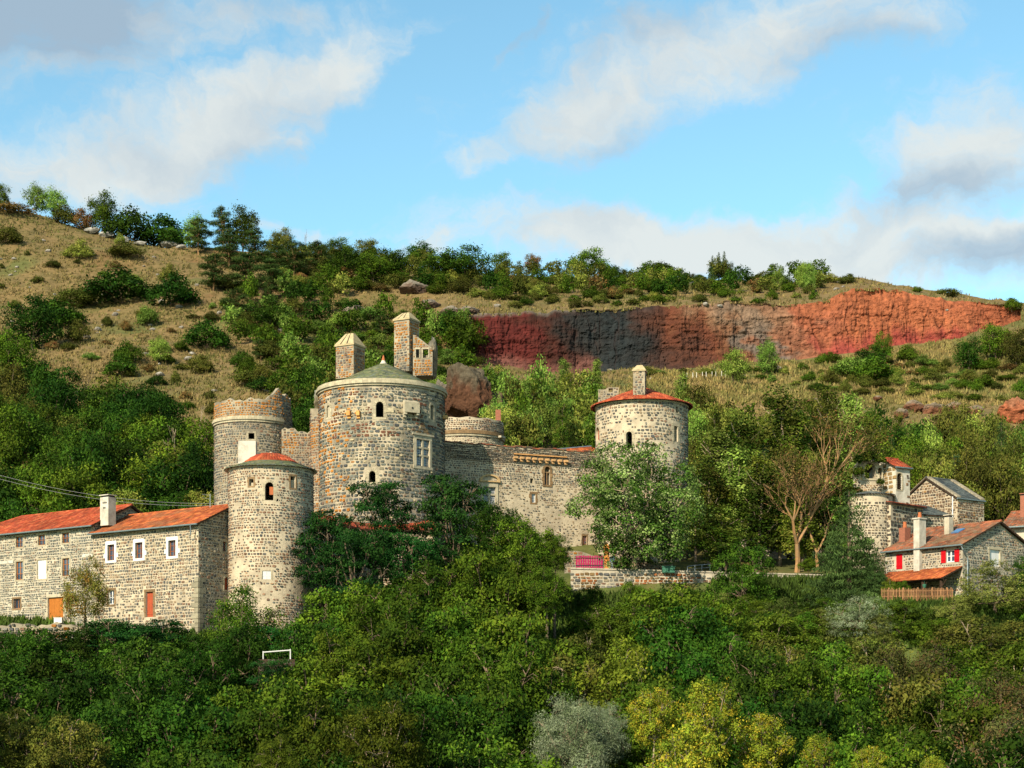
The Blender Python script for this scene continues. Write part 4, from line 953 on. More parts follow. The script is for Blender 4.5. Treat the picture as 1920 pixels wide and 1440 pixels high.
def cross_window(w, o, parent, ncol, rows, mull=.09, stone=M['dressed'], sw=.3):
    mb = MB(); a, b_, c, d = o.u0, o.u1, o.v0, o.v1
    for i in range(1, ncol): u = a + (b_ - a) * i / ncol; mb.wbox(w, u - mull, u + mull, c, d, -.25, -.04)
    vs = [c] + [c + (d - c) * r for r in rows] + [d]
    for v in vs[1:-1]:
        for i in range(ncol):
            x0 = a + (b_ - a) * i / ncol + (mull if i else 0) + .002; x1 = a + (b_ - a) * (i + 1) / ncol - (mull if i < ncol - 1 else 0) - .002
            mb.wbox(w, x0, x1, v - mull * .9, v + mull * .9, -.25, -.045)
    fr = mb.build('window', stone, parent)
    for i in range(ncol):
        for k in range(len(vs) - 1):
            x0 = a + (b_ - a) * i / ncol + (mull if i else 0); x1 = a + (b_ - a) * (i + 1) / ncol - (mull if i < ncol - 1 else 0); y0 = vs[k] + (mull * .9 if k else 0); y1 = vs[k + 1] - (mull * .9 if k < len(vs) - 2 else 0)
            p = MB(); p.add([w.p(x0, y0, -.2), w.p(x1, y0, -.2), w.p(x1, y1, -.2), w.p(x0, y1, -.2)], [(0, 1, 2, 3)]); po = p.build('pane', M['glass'], fr)
            l = MB(); nb = 3
            for q in range(1, nb): x = x0 + (x1 - x0) * q / nb; l.wbox(w, x - .014, x + .014, y0, y1, -.195, -.17)
            nh = max(2, round((y1 - y0) / .2))
            for q in range(1, nh): y = y0 + (y1 - y0) * q / nh; l.wbox(w, x0, x1, y - .014, y + .014, -.193, -.172)
            l.wbox(w, x0, x0 + .03, y0, y1, -.194, -.171); l.wbox(w, x1 - .03, x1, y0, y1, -.194, -.171); l.build('glazing_bars', M['lead_white'], fr)
    s = MB()
    s.wbox(w, a - sw, a, c - .05, d + .05, -.05, .09); s.wbox(w, b_, b_ + sw, c - .05, d + .05, -.05, .09); s.wbox(w, a - sw - .05, b_ + sw + .05, c - .28, c - .052, -.05, .13); s.wbox(w, a - sw, b_ + sw, d + .052, d + .38, -.05, .1)
    s.build('surround', stone, fr); return fr
kw_ = cross_window(wk, ok_[5], K, 2, (.40, .70), sw=.28)
o = ok_[5]; um = (o.u0 + o.u1) / 2; d = o.v1
m_ = MB(); m_.wbox(wk, o.u0 - .42, o.u1 + .42, d + .385, d + .55, -.05, .22); m_.build('hood_moulding', M['dressed'], kw_)
m_ = MB()
for i in range(5):
    h = (5 - i) / 5; m_.wbox(wk, um - .75 * h, um + .75 * h, d + .56 + i * .2, d + .75 + i * .2, -.05, .06)
m_.build('pediment', M['dressed_brown'], kw_)
# pale band blocks, latrine box, corbels
g_ = random.Random(9); bb = MB()
for px0, px1, py in [(636, 650, 768), (659, 672, 766), (674, 690, 764), (721, 738, 764), (741, 757, 765), (789, 799, 768), (818, 826, 773)]:
    k = g_.uniform(.85, 1.1); bb.cur = (k, k * .97, k * .9); u0, u1 = wk.u_px(px0), wk.u_px(px1); D = wk.D(u0); bb.wbox(wk, u0, u1, Z(py + 9, D), Z(py, D), -.05, .06)
bo = bb.build('ashlar_band', M['dressed'], K); bo['kind'] = 'stuff'
lb = MB(); u0, u1 = wk.u_px(755), wk.u_px(780); D = wk.D((u0 + u1) / 2); um = (u0 + u1) / 2
lb.wbox(wk, u0, u1, Z(775, D), Z(756, D), 0, .62); lb.hexa([wk.p(u0, Z(756, D) + .003, .62), wk.p(u1, Z(756, D) + .003, .62), wk.p(u1, Z(756, D) + .003, 0), wk.p(u0, Z(756, D) + .003, 0), wk.p(u0 + .05, Z(751, D), .08), wk.p(u1 - .05, Z(751, D), .08), wk.p(u1 - .05, Z(751, D), 0), wk.p(u0 + .05, Z(751, D), 0)])
lo_ = lb.build('latrine_box', M['dressed'], K)
cb_ = MB()
for s in (u0, u1 - .22):
    cb_.wbox(wk, s, s + .22, Z(779, D), Z(775, D) - .003, 0, .55); cb_.wbox(wk, s, s + .22, Z(784, D), Z(779, D) - .003, 0, .32)
cb_.build('corbel', M['dressed'], lo_)
h_ = MB(); h_.wbox(wk, um - .06, um + .06, Z(768, D), Z(765, D), .6, .625); h_.build('slot', M['iron'], lo_)
for px0 in (653, 670):
    c_ = MB(); a, b_ = wk.u_px(px0), wk.u_px(px0 + 6); D = wk.D(a); c_.cur = (1.5, .8, .35); c_.wbox(wk, a, b_, Z(780, D), Z(771, D), -.03, .35); c_.wbox(wk, a, b_, Z(785, D), Z(780, D) - .003, -.03, .16); c_.build('corbel', M['dressed'], K)
c_ = MB(); a, b_ = wk.u_px(830), wk.u_px(834); D = wk.D(a); c_.cur = (1.3, .9, .5); c_.wbox(wk, a - .1, a + .5, Z(785, D), Z(779, D), -.03, .45); c_.build('corbel', M['dressed'], K)
# cornice rings
ring(wk, zk, zk + .18, -.1, .16, M['dressed'], K, blocks=True, seg=90, seed=1); ring(wk, zk + .183, zk + .42, -.1, .3, M['dressed'], K, blocks=True, seg=90, seed=2); ring(wk, zk + .423, zk + .62, -.1, .2, M['dressed'], K, blocks=True, seg=90, seed=3)
disc(wk.c, KR + .15, zk + .5, M['mortar_dark'], K, 'wall_walk')
zr = zk + .6; r0 = KR * .80; rc = (wk.c[0] + .15, wk.c[1] - .1)
rf = cone(rc, r0 + .5, zr - .1, .15, zr + 2.5, M['slate'], K, 'roof', bulge=.12)
cone_roof('slates', rc, r0 + .55, zr - .05, .12, zr + 2.58, rf, SLATE_G, 'slate', course=.22, pitch=.32, seed=8, bulge=.12)
fb = MB(); zz = zr + 2.38; fb.tube([(rc[0], rc[1], zz), (rc[0], rc[1], zz + .35), (rc[0], rc[1], zz + .45)], [.42, .2, .16], 10); fb.build('finial_base', M['plaster'], rf)
fb = MB(); fb.tube([(rc[0], rc[1], zz + .45), (rc[0], rc[1], zz + .6), (rc[0], rc[1], zz + .95)], [.17, .14, .04], 8); fb.build('finial', M['clay_pot'], rf)
# left chimney stack with gabled stone cap
def stack(px0, px1, pyt, pyb, D, dep, parent, seed, pal='brown', rot=R(20), cap_py=None, slots=3, patch=None, lab=None):
    x0, x1 = (px0 - 960) * D / F, (px1 - 960) * D / F; w_ = (x1 - x0); wa_ = w_ / (math.cos(rot) + math.sin(rot) * dep / w_ * .9); zt, zb = Z(pyt, D), Z(pyb, D)
    cx = (x0 + x1) / 2; u = Vector((math.cos(rot), -math.sin(rot), 0)); v = Vector((math.sin(rot), math.cos(rot), 0)); c = Vector((cx, D, 0))
    q = [c - u * wa_ / 2 - v * dep / 2, c + u * wa_ / 2 - v * dep / 2, c + u * wa_ / 2 + v * dep / 2, c - u * wa_ / 2 + v * dep / 2]
    mb = MB(); mb.hexa([(p.x, p.y, zb) for p in q] + [(p.x, p.y, zt) for p in q]); o = mb.build('chimney', M['mortar_dark'], parent)
    if lab: o['label'] = lab
    for i, (a, b_) in enumerate([(0, 1), (1, 2), (3, 0)]):
        dd = q[b_] - q[a]; wl = Plane(q[a].x, q[a].y, math.atan2(dd.y, dd.x)); stones(wl, 0, dd.length, zb, zt, [], o, course=.22, width=(.2, .42), gap=.04, pal=pal, seed=seed + i, patch=patch, proud=.04)
    zc = Z(cap_py, D); k = MB(); e_ = .1
    q2 = [c - u * (wa_ / 2 + e_) - v * (dep / 2 + e_), c + u * (wa_ / 2 + e_) - v * (dep / 2 + e_), c + u * (wa_ / 2 + e_) + v * (dep / 2 + e_), c - u * (wa_ / 2 + e_) + v * (dep / 2 + e_)]
    k.cur = (1, .92, .75)
    k.hexa([(p.x, p.y, zt + .003) for p in q2] + [(p.x, p.y, zt + .16) for p in q2])
    n = slots
    for i in range(n):
        f0 = i / n + .02 / n; f1 = (i + 1) / n - (.18 / n if i < n - 1 else .02)
        def L_(t, s): return (q2[0].lerp(q2[1], t)) if s == 0 else (q2[3].lerp(q2[2], t))
        pts = []
        tw = lambda t: .5 + (t - .5) * .42
        b0, b1, b2, b3 = L_(f0, 0), L_(f1, 0), L_(f1, 1), L_(f0, 1)
        m0 = L_(tw(f0), 0).lerp(L_(tw(f0), 1), .42); m1 = L_(tw(f1), 0).lerp(L_(tw(f1), 1), .42); m2 = L_(tw(f1), 0).lerp(L_(tw(f1), 1), .58); m3 = L_(tw(f0), 0).lerp(L_(tw(f0), 1), .58)
        k.hexa([(p.x, p.y, zt + .163) for p in (b0, b1, b2, b3)] + [(p.x, p.y, zc) for p in (m0, m1, m2, m3)])
    k.build('cap', M['dressed'], o)
    return o
CP = lichen(.42, seed=5, fx=1.0)
stack(633, 681, 652, 712, 154.5, 1.9, K, 61, rot=R(28), cap_py=626, patch=CP, lab='square chimney at the left edge of the roof')
stack(742, 783, 604, 700, 156.5, 1.8, K, 65, 'mixed', rot=R(28), cap_py=587, patch=CP, lab='tall stone chimney behind the roof, its sloping side running down to a turret')
# turret beside it with two openings
tq = Plane((775 - 960) * 156.2 / F, 155.6, R(-6)); 
ot = [opening(tq, 780, 655, 786, 671, sw=.08), opening(tq, 793, 655, 803, 671, sw=.08)]
TL = tq.u_px(811)
ttop = lambda u: Z(655 - 27 * max(0, min(1, 1 - (u - .2) / TL * 1.1)) - 3, 155)
tr_ = empty('turret'); tr_.parent = K
wall_body(tq, 0, TL, Z(702, 155), ttop, ot, M['mortar_dark'], tr_, du=.25)
stones(tq, 0, TL, Z(702, 155), Z(620, 155), ot, tr_, course=.2, width=(.18, .36), gap=.04, pal='brown', top=lambda u: ttop(u) - .05, seed=71, patch=lichen(.45, seed=9, fx=1))
pr = tq.p(TL, 0); tr2 = Plane(pr[0], pr[1], R(84)); wall_body(tr2, 0, 1.8, Z(702, 155), lambda u: Z(658, 155), [], M['mortar_dark'], tr_)
stones(tr2, 0, 1.8, Z(702, 155), Z(658, 155), [], tr_, course=.2, width=(.18, .36), gap=.04, pal='dark', seed=72)
for o in ot: surround(tq, o, M['dressed'], tr_, proud=.05)
b = MB(); p_ = [tq.p(0, 0, -1.9), tq.p(TL, 0, -1.9), tq.p(TL, 0, -.46), tq.p(0, 0, -.46)]; b.hexa([(q[0], q[1], Z(702, 155)) for q in p_] + [(q[0], q[1], Z(662, 155)) for q in p_]); b.build('turret_core', M['mortar_dark'], tr_)
me = rock_mesh(88, .5, .8, 2.2, (.26, .20, .13), (.24, .22, .17), 4, .3, vert=2); o = link('ruined_masonry', me, K); o.location = ((812 - 960) * 156.4 / F, 156.6, Z(668, 156.4))
# ruined buttress on the left flank
bw1 = Cyl(613, 155.2, 1.55); bt1 = lambda u: Z(772, 154) + .5 * math.sin(u * 1.7) + .25 * math.sin(u * 5)
bw2 = Cyl(606, 155.6, 1.35); bt2 = lambda u: Z(840, 154) + .5 * math.sin(u * 2.1 + 1) + .2 * math.sin(u * 6)
for w_, t_, nm in ((bw1, bt1, 1), (bw2, bt2, 2)):
    Bt = empty('buttress'); Bt.parent = K
    wall_body(w_, -math.pi * w_.R, math.pi * w_.R, 12, t_, [], M['mortar_dark'], Bt, du=.3, depth=1.2)
    stones(w_, -2.7, 2.7, 12, Z(760 if nm == 1 else 828, 154), [], Bt, course=.26, width=(.22, .46), gap=.045, pal='brown', top=lambda u: t_(u) - .06, seed=86 + nm, patch=lichen(.48, seed=12 + nm, fx=1.2))
me = rock_mesh(82, .8, .9, 1.5, (.26, .22, .14), (.24, .24, .19), 4, .4, vert=2); o = link('ruined_masonry', me, K); o.location = ((603 - 960) * 154.8 / F, 155.2, Z(745, 154.8))
# ================================================================== rear right tower behind the keep
T3D = 176.0; T3R = 72 / 3100 * T3D; zc3 = Z(811, T3D - T3R)
top3 = lambda u: zc3 + 1.62 + .06 * math.sin(u * 3)
T3, w3, o3_ = round_tower('round_tower', 'low broad round tower peeping over the long wall, right behind the keep', 872, T3D, T3R, 14, zc3 + 1.7, M['mortar'], dict(course=.2, width=(.2, .36), gap=.045, pal='brown', square=.45, patch=lambda u, v, col, g: np.where((v < zc3 - .4)[:, None] & (g.random(len(u)) < .75)[:, None], np.array([.58, .49, .34]) + 0 * col, np.where((g.random(len(u)) < .5)[:, None], palette_pick('dark', len(u), g), col))), [], top=top3, seed=91)
ring(w3, zc3 - .1, zc3 + .1, -.05, .24, M['dressed_brown'], T3, blocks=True); ring(w3, zc3 - .32, zc3 - .103, -.05, .15, M['dressed'], T3, blocks=True); ring(w3, zc3 + .103, zc3 + .3, -.05, .12, M['dressed_brown'], T3, blocks=True)
disc(w3.c, T3R - .05, zc3 + .8, M['mortar_dark'], T3, 'wall_walk')
chimney_box(929, 939, 769, 785, T3D - 1, .6, M['brick'], T3, rot=0, cap=False, name='chimney', zb=zc3)
c_ = MB(); c_.wbox(w3, w3.u_px(931), w3.u_px(938), zc3 - .25, zc3 - .05, 0, .6); c_.build('spout', M['dressed'], T3)
# ================================================================== long wall (main range)
cv = Plane((826 - 960) * 158.3 / F, 158.3, R(23)); CVL = cv.u_px(1140)
RG = empty('castle_range'); tag(RG, 'long stone castle wall with a corbel row, a pedimented window and an arched one', 'castle wing')
oR = [opening(cv, 906, 914, 929, 946, sw=.16, kind='cross'), opening(cv, 1021, 875, 1031, 909, sw=.22, arch=True), opening(cv, 997, 926, 1004, 942, sw=.2, kind='w'), opening(cv, 994, 897, 1000, 906, sw=.03), opening(cv, 1092, 1005, 1100, 1028, sw=.1, kind='w')]
ztop = Z(829, 158.3); rtop = lambda u: ztop + .05 * math.sin(u * 1.7) + .04 * math.sin(u * 5)
wall_body(cv, 0, CVL, 10.5, rtop, oR, M['mortar'], RG, du=.5, depth=.6)
stR = dict(course=.20, width=(.16, .36), gap=.05, pal='mixed', square=.5, cover=lambda u, v: np.clip(.95 - np.clip((zM - v) * .14, 0, .42) - .35 * (fbm(u / 2, v / 1.5, 3) > .55) * (v < zM), .3, 1))
zM = ztop - 3.5
stones(cv, 0, CVL, 10.5, ztop, oR, RG, seed=101, top=lambda u: rtop(u) - .06, patch=lambda u, v, col, g: np.where((v > ztop - 1.8)[:, None] & (g.random(len(u)) < .6)[:, None], palette_pick('dark', len(u), g), np.where(((v < zM) & (g.random(len(u)) < .35))[:, None], np.array([.40, .31, .2]) + 0 * col, col)), **stR)
# second skin of small stones at the top, close set
stones(cv, 0, CVL, ztop - 1.6, ztop, oR, RG, course=.15, width=(.14, .3), gap=.025, pal='dark', seed=102, top=lambda u: rtop(u) - .06, proud=.06, name='coping_masonry')
cp = MB(); g_ = random.Random(8); u = 0
while u < CVL:
    a = u + g_.uniform(.28, .5); k = g_.uniform(.7, 1.15); cp.cur = tuple(q * k for q in g_.choice([(.40, .13, .07), (.3, .12, .08), (.34, .18, .1), (.2, .14, .1)])); cp.wbox(cv, u, a - .02, rtop(u) + .005, rtop(u) + .12, -.65, .1); u = a
o = cp.build('coping', M['stone'], RG); o['kind'] = 'stuff'
for i in range(9):
    px = 962 + i * 11.8; py = 856 + i * .9; a = cv.u_px(px); D = cv.D(a); c_ = MB(); k = random.uniform(.85, 1.1); c_.cur = (1.25 * k, .85 * k, .55 * k); c_.wbox(cv, a, a + .36, Z(py + 4, D), Z(py, D), -.03, .42)
    c_.wbox(cv, a + .04, a + .32, Z(py + 8.5, D), Z(py + 4, D) - .003, -.03, .24); c_.build('corbel', M['dressed'], RG)
c_ = MB(); c_.cur = (1.3, .8, .45); D = cv.D(cv.u_px(1010)); c_.wbox(cv, cv.u_px(963), cv.u_px(1062), Z(855.5, D) + .02, Z(853.5, D) + .02, -.03, .2); c_.build('string_course', M['dressed'], RG)
cw_ = cross_window(cv, oR[0], RG, 2, (.6,), mull=.1, sw=.24)
o = oR[0]; um = (o.u0 + o.u1) / 2; ww = (o.u1 - o.u0) / 2 + .42; D = cv.D(um)
pd = MB(); zb = Z(904, D); pd.cur = (1.15, .9, .62); pd.wbox(cv, um - ww, um + ww, zb, zb + .12, -.03, .24); n = 10
for i in range(n):
    a0, a1 = math.pi * i / n, math.pi * (i + 1) / n; f_ = lambda a, r: (um - ww * math.cos(a) * r, zb + .123 + .62 * math.sin(a) * r)
    pts = [f_(a0, .8), f_(a1, .8), f_(a1, 1), f_(a0, 1)]; q0 = [cv.p(u, v, .24) for u, v in pts]; q1 = [cv.p(u, v, -.03) for u, v in pts]; pd.hexa(q0 + q1) if False else pd.add(q0 + q1, [(0, 1, 2, 3), (3, 2, 6, 7), (0, 4, 5, 1), (0, 3, 7, 4), (1, 5, 6, 2)])
pd.build('pediment', M['dressed'], cw_)
pf = MB(); pf.add([cv.p(um - ww * .8 * math.cos(math.pi * i / 10), zb + .125 + .5 * math.sin(math.pi * i / 10), .05) for i in range(11)], [tuple(range(11))]); pf.build('tympanum', M['mortar'], cw_)
pl = MB(); pl.wbox(cv, o.u0 - .26, o.u1 + .26, o.v1 + .382, zb - .003, -.03, .07); pl.build('frieze', M['dressed'], cw_)
surround(cv, oR[1], M['dressed_brown'], RG, proud=.07, seed=3); o = oR[1]
t_ = MB(); t_.wbox(cv, o.u0, o.u1, o.v1 - .62, o.v1 - .5, -.3, -.05); um = (o.u0 + o.u1) / 2; t_.wbox(cv, um - .05, um + .05, o.v0, o.v1 - .62, -.28, -.08); tw = t_.build('window', M['dressed_brown'], RG)
p = MB(); p.add([cv.p(o.u0, o.v0, -.4), cv.p(o.u1, o.v0, -.4), cv.p(o.u1, o.v1 - .6, -.4), cv.p(o.u0, o.v1 - .6, -.4)], [(0, 1, 2, 3)]); p.build('pane', M['glass'], tw)
f = casement(cv, oR[2], RG, M['white'], 2, 3, depth=.12, bar=.02, fr=.05); surround(cv, oR[2], M['dressed_brown'], f, proud=.03)
f = casement(cv, oR[4], RG, M['wood'], 2, 3, depth=.12, bar=.02, fr=.05); surround(cv, oR[4], M['dressed_brown'], f, proud=.03)
b = MB(); pp = [cv.p(0, 0, -.61), cv.p(CVL, 0, -.61), cv.p(CVL, 0, -7), cv.p(0, 0, -7)]; b.hexa([(q[0], q[1], 11) for q in pp] + [(q[0], q[1], ztop - 1.2) for q in pp]); b.build('rear_masonry', M['mortar_dark'], RG)
# orange tiled roof between the range and the right tower
a0 = cv.u_px(1040); a1 = CVL + .4; A_ = Vector(cv.p(a0, ztop + .02, -.9)); Bv = Vector(cv.p(a1, ztop + .05, -.9)); Uv = (Bv - A_).normalized(); bk = Vector((-cv.nn[0], -cv.nn[1], 0)); Sv = (bk + Vector((0, 0, .34))).normalized()
dk = MB(); H_ = 4.0; q = [A_, Bv, Bv + Sv * H_, A_ + Uv * .2 + Sv * .2]; dk.hexa([tuple(p - Vector((0, 0, .15))) for p in q] + [tuple(p) for p in q]); ro = dk.build('roof', M['dark_wood'], RG); LL = (Bv - A_).length
pitched('tiles', A_ + Vector((0, 0, .02)), Uv, Sv, LL, H_, ro, TILE_O, seed=7, clip=lambda u, s: s < H_ * (u / LL) + .2)
vg = MB(); p0 = A_ + Sv * .2; p1_ = Bv + Sv * (H_ + .1); vg.tube([tuple(p0 + Vector((0, 0, .06))), tuple(p1_ + Vector((0, 0, .08)))], .11, 6); vg.build('flashing', M['metal'], ro)
# ================================================================== right round tower
T4D = 163.5; T4R = 86 / 3100 * T4D; zt4 = Z(747, T4D - T4R)
st5 = dict(course=.28, width=(.22, .46), gap=.065, pal='mixed', square=.55, cover=lambda u, v: np.clip(.62 + (fbm(u / 2 + 9, v / 1.4, 3) - .45) * 2.2, .4, .97), proud=.06)
T4, w4, o4 = round_tower('round_tower', 'pale round tower at the castle right with red cone roof and pointed chimney', 1203, T4D, T4R, 11, zt4, M['mortar'], st5,
    [(1174, 809, 1185, 840, W_(sw=.2, arch=True)), (1118, 801, 1124, 826, W_(sw=.12, arch=True, kind='red')), (1264, 799, 1271, 828, W_(sw=.24)), (1267, 763, 1272, 774, W_(sw=.14)), (1221, 832, 1231, 846, W_(sw=.1, arch=True)), (1262, 1008, 1268, 1022, W_(sw=.12))], seed=111, indiv=260)
for i, o in enumerate(o4): surround(w4, o, M['dressed'], T4, proud=.03, seed=i)
panel(w4, o4[1], T4, M['red_door'], name='shutter', planks=2, handle=False, depth=.2)
rf = cone(w4.c, T4R + .3, zt4 - .1, .3, zt4 + 1.75, M['dark_wood'], T4, 'roof')
cone_roof('tiles', w4.c, T4R + .42, zt4 - .04, .3, zt4 + 1.85, rf, TILE, 'tile', course=.4, pitch=.27, seed=15, flat=False, amp=.07)
ring(w4, zt4 - .25, zt4 - .02, -.05, .1, M['dressed'], T4, blocks=True)
ck = stack(1187, 1212, 698, 742, T4D - 3.4, 1.1, T4, 121, 'mixed', rot=R(12), cap_py=685, slots=1, lab='square chimney with a pointed stone cap rising from the front eave')
# broken parapet stub at the left
sq = Plane((1121 - 960) * 163.5 / F, 162.8, R(2)); os_ = [opening(sq, 1141, 728, 1149, 735, sw=.04)]; SL = sq.u_px(1160)
sr = empty('parapet_stub'); sr.parent = T4; wall_body(sq, 0, SL, zt4 - .3, lambda u: Z(727 + (4 if u < .8 else 0), 163), os_, M['mortar_dark'], sr, du=.3, depth=.7)
stones(sq, 0, SL, zt4 - .3, Z(727, 163), os_, sr, course=.22, width=(.2, .4), gap=.05, pal='mixed', seed=125, top=lambda u: Z(728 + (4 if u < .8 else 0), 163))
# ================================================================== lean-to buildings
def leanto(name, label, cat, pL, DL, pR, DR, dep, z0, ze, rise, wallmat, st, ops=(), pal=TILE, mat_='tile', flat=False, over=.3, seed=1, pitchx=.26, course=.36, both=False):
    """simple range with one roof slope seen from the front; both = gabled"""
    a = Vector(((pL - 960) * DL / F, DL, 0)); b = Vector(((pR - 960) * DR / F, DR, 0)); U = (b - a).normalized(); L = (b - a).length; Wv = Vector((-U.y, U.x, 0))
    root = empty(name); tag(root, label, cat)
    fr = Plane(a.x, a.y, math.atan2(U.y, U.x)); oo = [opening(fr, *q[:4], **q[4]) for q in ops]; wall_body(fr, 0, L, z0, ze, oo, wallmat, root)
    slope = lambda u: ze + rise * (1 - abs(2 * u / dep - 1)) if both else ze + rise * u / dep
    rt = Plane(b.x, b.y, math.atan2(Wv.y, Wv.x)); wall_body(rt, 0, dep, z0, slope, [], wallmat, root)
    a2 = a + Wv * dep; lf = Plane(a2.x, a2.y, math.atan2(-Wv.y, -Wv.x)); wall_body(lf, 0, dep, z0, (lambda u: slope(dep - u)), [], wallmat, root)
    b2 = b + Wv * dep; bk = Plane(b2.x, b2.y, math.atan2(-U.y, -U.x)); wall_body(bk, 0, L, z0, slope(dep), [], wallmat, root)
    if st:
        stones(fr, 0, L, z0, ze - .03, oo, root, seed=seed, **st); stones(rt, 0, dep, z0, ze + rise, [], root, seed=seed + 1, top=lambda u: slope(u) - .06, **st); stones(lf, 0, dep, z0, ze + rise, [], root, seed=seed + 2, top=lambda u: slope(dep - u) - .06, **st)
    run = dep / 2 if both else dep; sl = math.hypot(run, rise); S = (Wv * (run / sl) + Vector((0, 0, rise / sl)))
    e = a - U * over * .6 - S * over + Vector((0, 0, ze + .13)); LL = L + over * 1.2; N = Vector((0, 0, .12)); dk = MB(); q = [e, e + U * LL, e + U * LL + S * (sl + over), e + S * (sl + over)]
    dk.hexa([tuple(p - N) for p in q] + [tuple(p) for p in q])
    if both:
        q2 = [q[3], q[2], q[2] + (Wv * (run + over) - Vector((0, 0, rise + over * rise / run))), q[3] + (Wv * (run + over) - Vector((0, 0, rise + over * rise / run)))]
        dk.hexa([tuple(p - N - Vector((0, 0, .002))) for p in q2] + [tuple(p - Vector((0, 0, .002))) for p in q2])
    ro = dk.build('roof', M['dark_wood'], root)
    pitched('tiles' if mat_ == 'tile' else 'slates', e + Vector((0, 0, .015)), U, S, LL, sl + over + .03, ro, pal, pitch=pitchx, course=course, flat=flat, mat_=mat_, seed=seed)
    if both: pitched('tiles' if mat_ == 'tile' else 'slates', Vector(q2[2]) + Vector((0, 0, .015)), -U, (q2[1] - q2[2]), LL, (q2[1] - q2[2]).length, ro, pal, pitch=pitchx, course=course, flat=flat, mat_=mat_, seed=seed)
    return root, fr, oo, dict(a=a, U=U, W=Wv, L=L, S=S, e=e)
stA = dict(course=.24, width=(.2, .42), gap=.08, pal='brown', square=.5, cover=.85)
AX, frx, ox_, _ = leanto('outbuilding', 'low red roofed outbuilding half hidden by dark trees below the keep', 'outbuilding', 586, 147, 815, 148.4, 4.2, 7, Z(992, 147), 1.55, M['mortar'], stA, [(746, 1004, 755, 1026, dict(sw=.15))], pal=[(.42, .09, .05), (.36, .075, .045), (.48, .12, .06), (.30, .07, .04)], seed=201)
f = casement(frx, ox_[0], AX, M['lead_white'], 2, 3, depth=.1, bar=.025, fr=.05); surround(frx, ox_[0], M['dressed'], f)
# ================================================================== church group
stc = dict(course=.24, width=(.22, .42), gap=.04, pal='church', square=.25, cover=.99, proud=.045)
CH, chf, chr_, _, chl, _, _, chi = house('church', 'church nave of squared brown stone with grey slate roof and two stepped gables', 'church', 1845, 162.3, -R(35), 3.9, 7.6, 12, Z(935, 160), 2.35, M['mortar'], stc, roofpal=SLATE, roof_over=.1, seed=211, left_st=stc, tilekw=dict(flat=True, mat_='slate', pitch=.35, course=.3))
def coping(wall, dep, ze, rise, parent):
    m_ = MB(); n = 9
    for s in (0, 1):
        for i in range(n):
            t0, t1 = i / n, (i + 1) / n; k = random.uniform(.8, 1.1); m_.cur = (k, k, k); u = lambda t: (t if s == 0 else 2 - t) * dep / 2; z = lambda t: ze + rise * t
            a, b = u(t0), u(t1 - .015)
            if a > b: a, b, za, zb = b, a, z(t1 - .015), z(t0)
            else: za, zb = z(t0), z(t1 - .015)
            m_.hexa([wall.p(a, za + .1, .12), wall.p(b, zb + .1, .12), wall.p(b, zb + .1, -.5), wall.p(a, za + .1, -.5), wall.p(a, za + .3, .1), wall.p(b, zb + .3, .1), wall.p(b, zb + .3, -.5), wall.p(a, za + .3, -.5)])
    m_.build('gable_coping', M['mortar_dark'], parent)
coping(chl, 7.6, Z(935, 160), 2.35, CH); coping(chr_, 7.6, Z(935, 160), 2.35, CH)
# gable step between the two parts already reads from the copings; belfry
BF, bff, bfr, _, bfl, bo_, _, _ = house('belfry', 'small bell tower with a louvred arch and red roof, left of the church gables', 'bell tower', 1706, 154.2, -R(30), 1.75, 3.6, Z(947, 154), Z(875, 153), .95, M['plaster'], dict(course=.3, width=(.3, .5), gap=.03, pal='church', square=.2, cover=lambda u, v: np.where(u > 1.4, 1, 0.0)),
    [(1682, 887, 1691, 918, dict(sw=.13, arch=True))], roofpal=TILE, roof_over=.2, seed=221, left_st=dict(course=.42, width=(.5, .8), gap=.035, pal='orange', square=.15, cover=1, proud=.05, patch=lambda u, v, col, g: np.array([.33, .22, .10]) * g.uniform(.7, 1.3, (len(u), 1))))
o = bo_[0]; surround(bff, o, M['dressed'], BF, proud=.03)
lv = MB(); n = 9
for i in range(n): v = o.v0 + (o.v1 - o.v0) * (i + .3) / n; lv.hexa([bff.p(o.u0, v, -.08), bff.p(o.u1, v, -.08), bff.p(o.u1, v + .1, -.3), bff.p(o.u0, v + .1, -.3), bff.p(o.u0, v + .03, -.08), bff.p(o.u1, v + .03, -.08), bff.p(o.u1, v + .13, -.3), bff.p(o.u0, v + .13, -.3)])
lv.build('louvre', M['dark_wood'], BF)
# stair block below the belfry
SB, sbf, _, _ = leanto('stair_turret', 'dark squared stone stair block with a short red roof, between apse and slate roof', 'church annexe', 1670, 151.6, 1731, 155.2, 3.2, 11, Z(948, 153), .55, M['mortar'], dict(stc, pal='dark', course=.32, width=(.34, .58)), seed=231)
SR, _, _, _ = leanto('side_chapel', 'low side chapel with a grey slate roof in front of the church gable', 'chapel', 1727, 156.2, 1786, 157.6, 4.2, 11, Z(968, 157), 1.45, M['mortar'], dict(stc, pal='dark'), pal=SLATE, mat_='slate', flat=True, pitchx=.35, course=.3, seed=241, over=.12)
# apse
apD = 153.5; apR = 2.05
APS, wap, _ = round_tower('church_apse', 'tall round apse of cream mortar and small dark stones below the ruined arches', 1631, apD, apR, 8, Z(924, apD - apR), M['mortar'], dict(course=.25, width=(.18, .38), gap=.07, pal='dark', square=.5, cover=lambda u, v: np.clip(.35 + (fbm(u / 1.4, v / 1.4 + 5, 3) - .42) * 5, .1, .97)), [], seed=251)
APS['category'] = 'apse'
cone_roof('slates', wap.c, apR + .25, Z(925, apD - apR), .2, Z(921, apD), APS, SLATE, 'slate', seed=9)
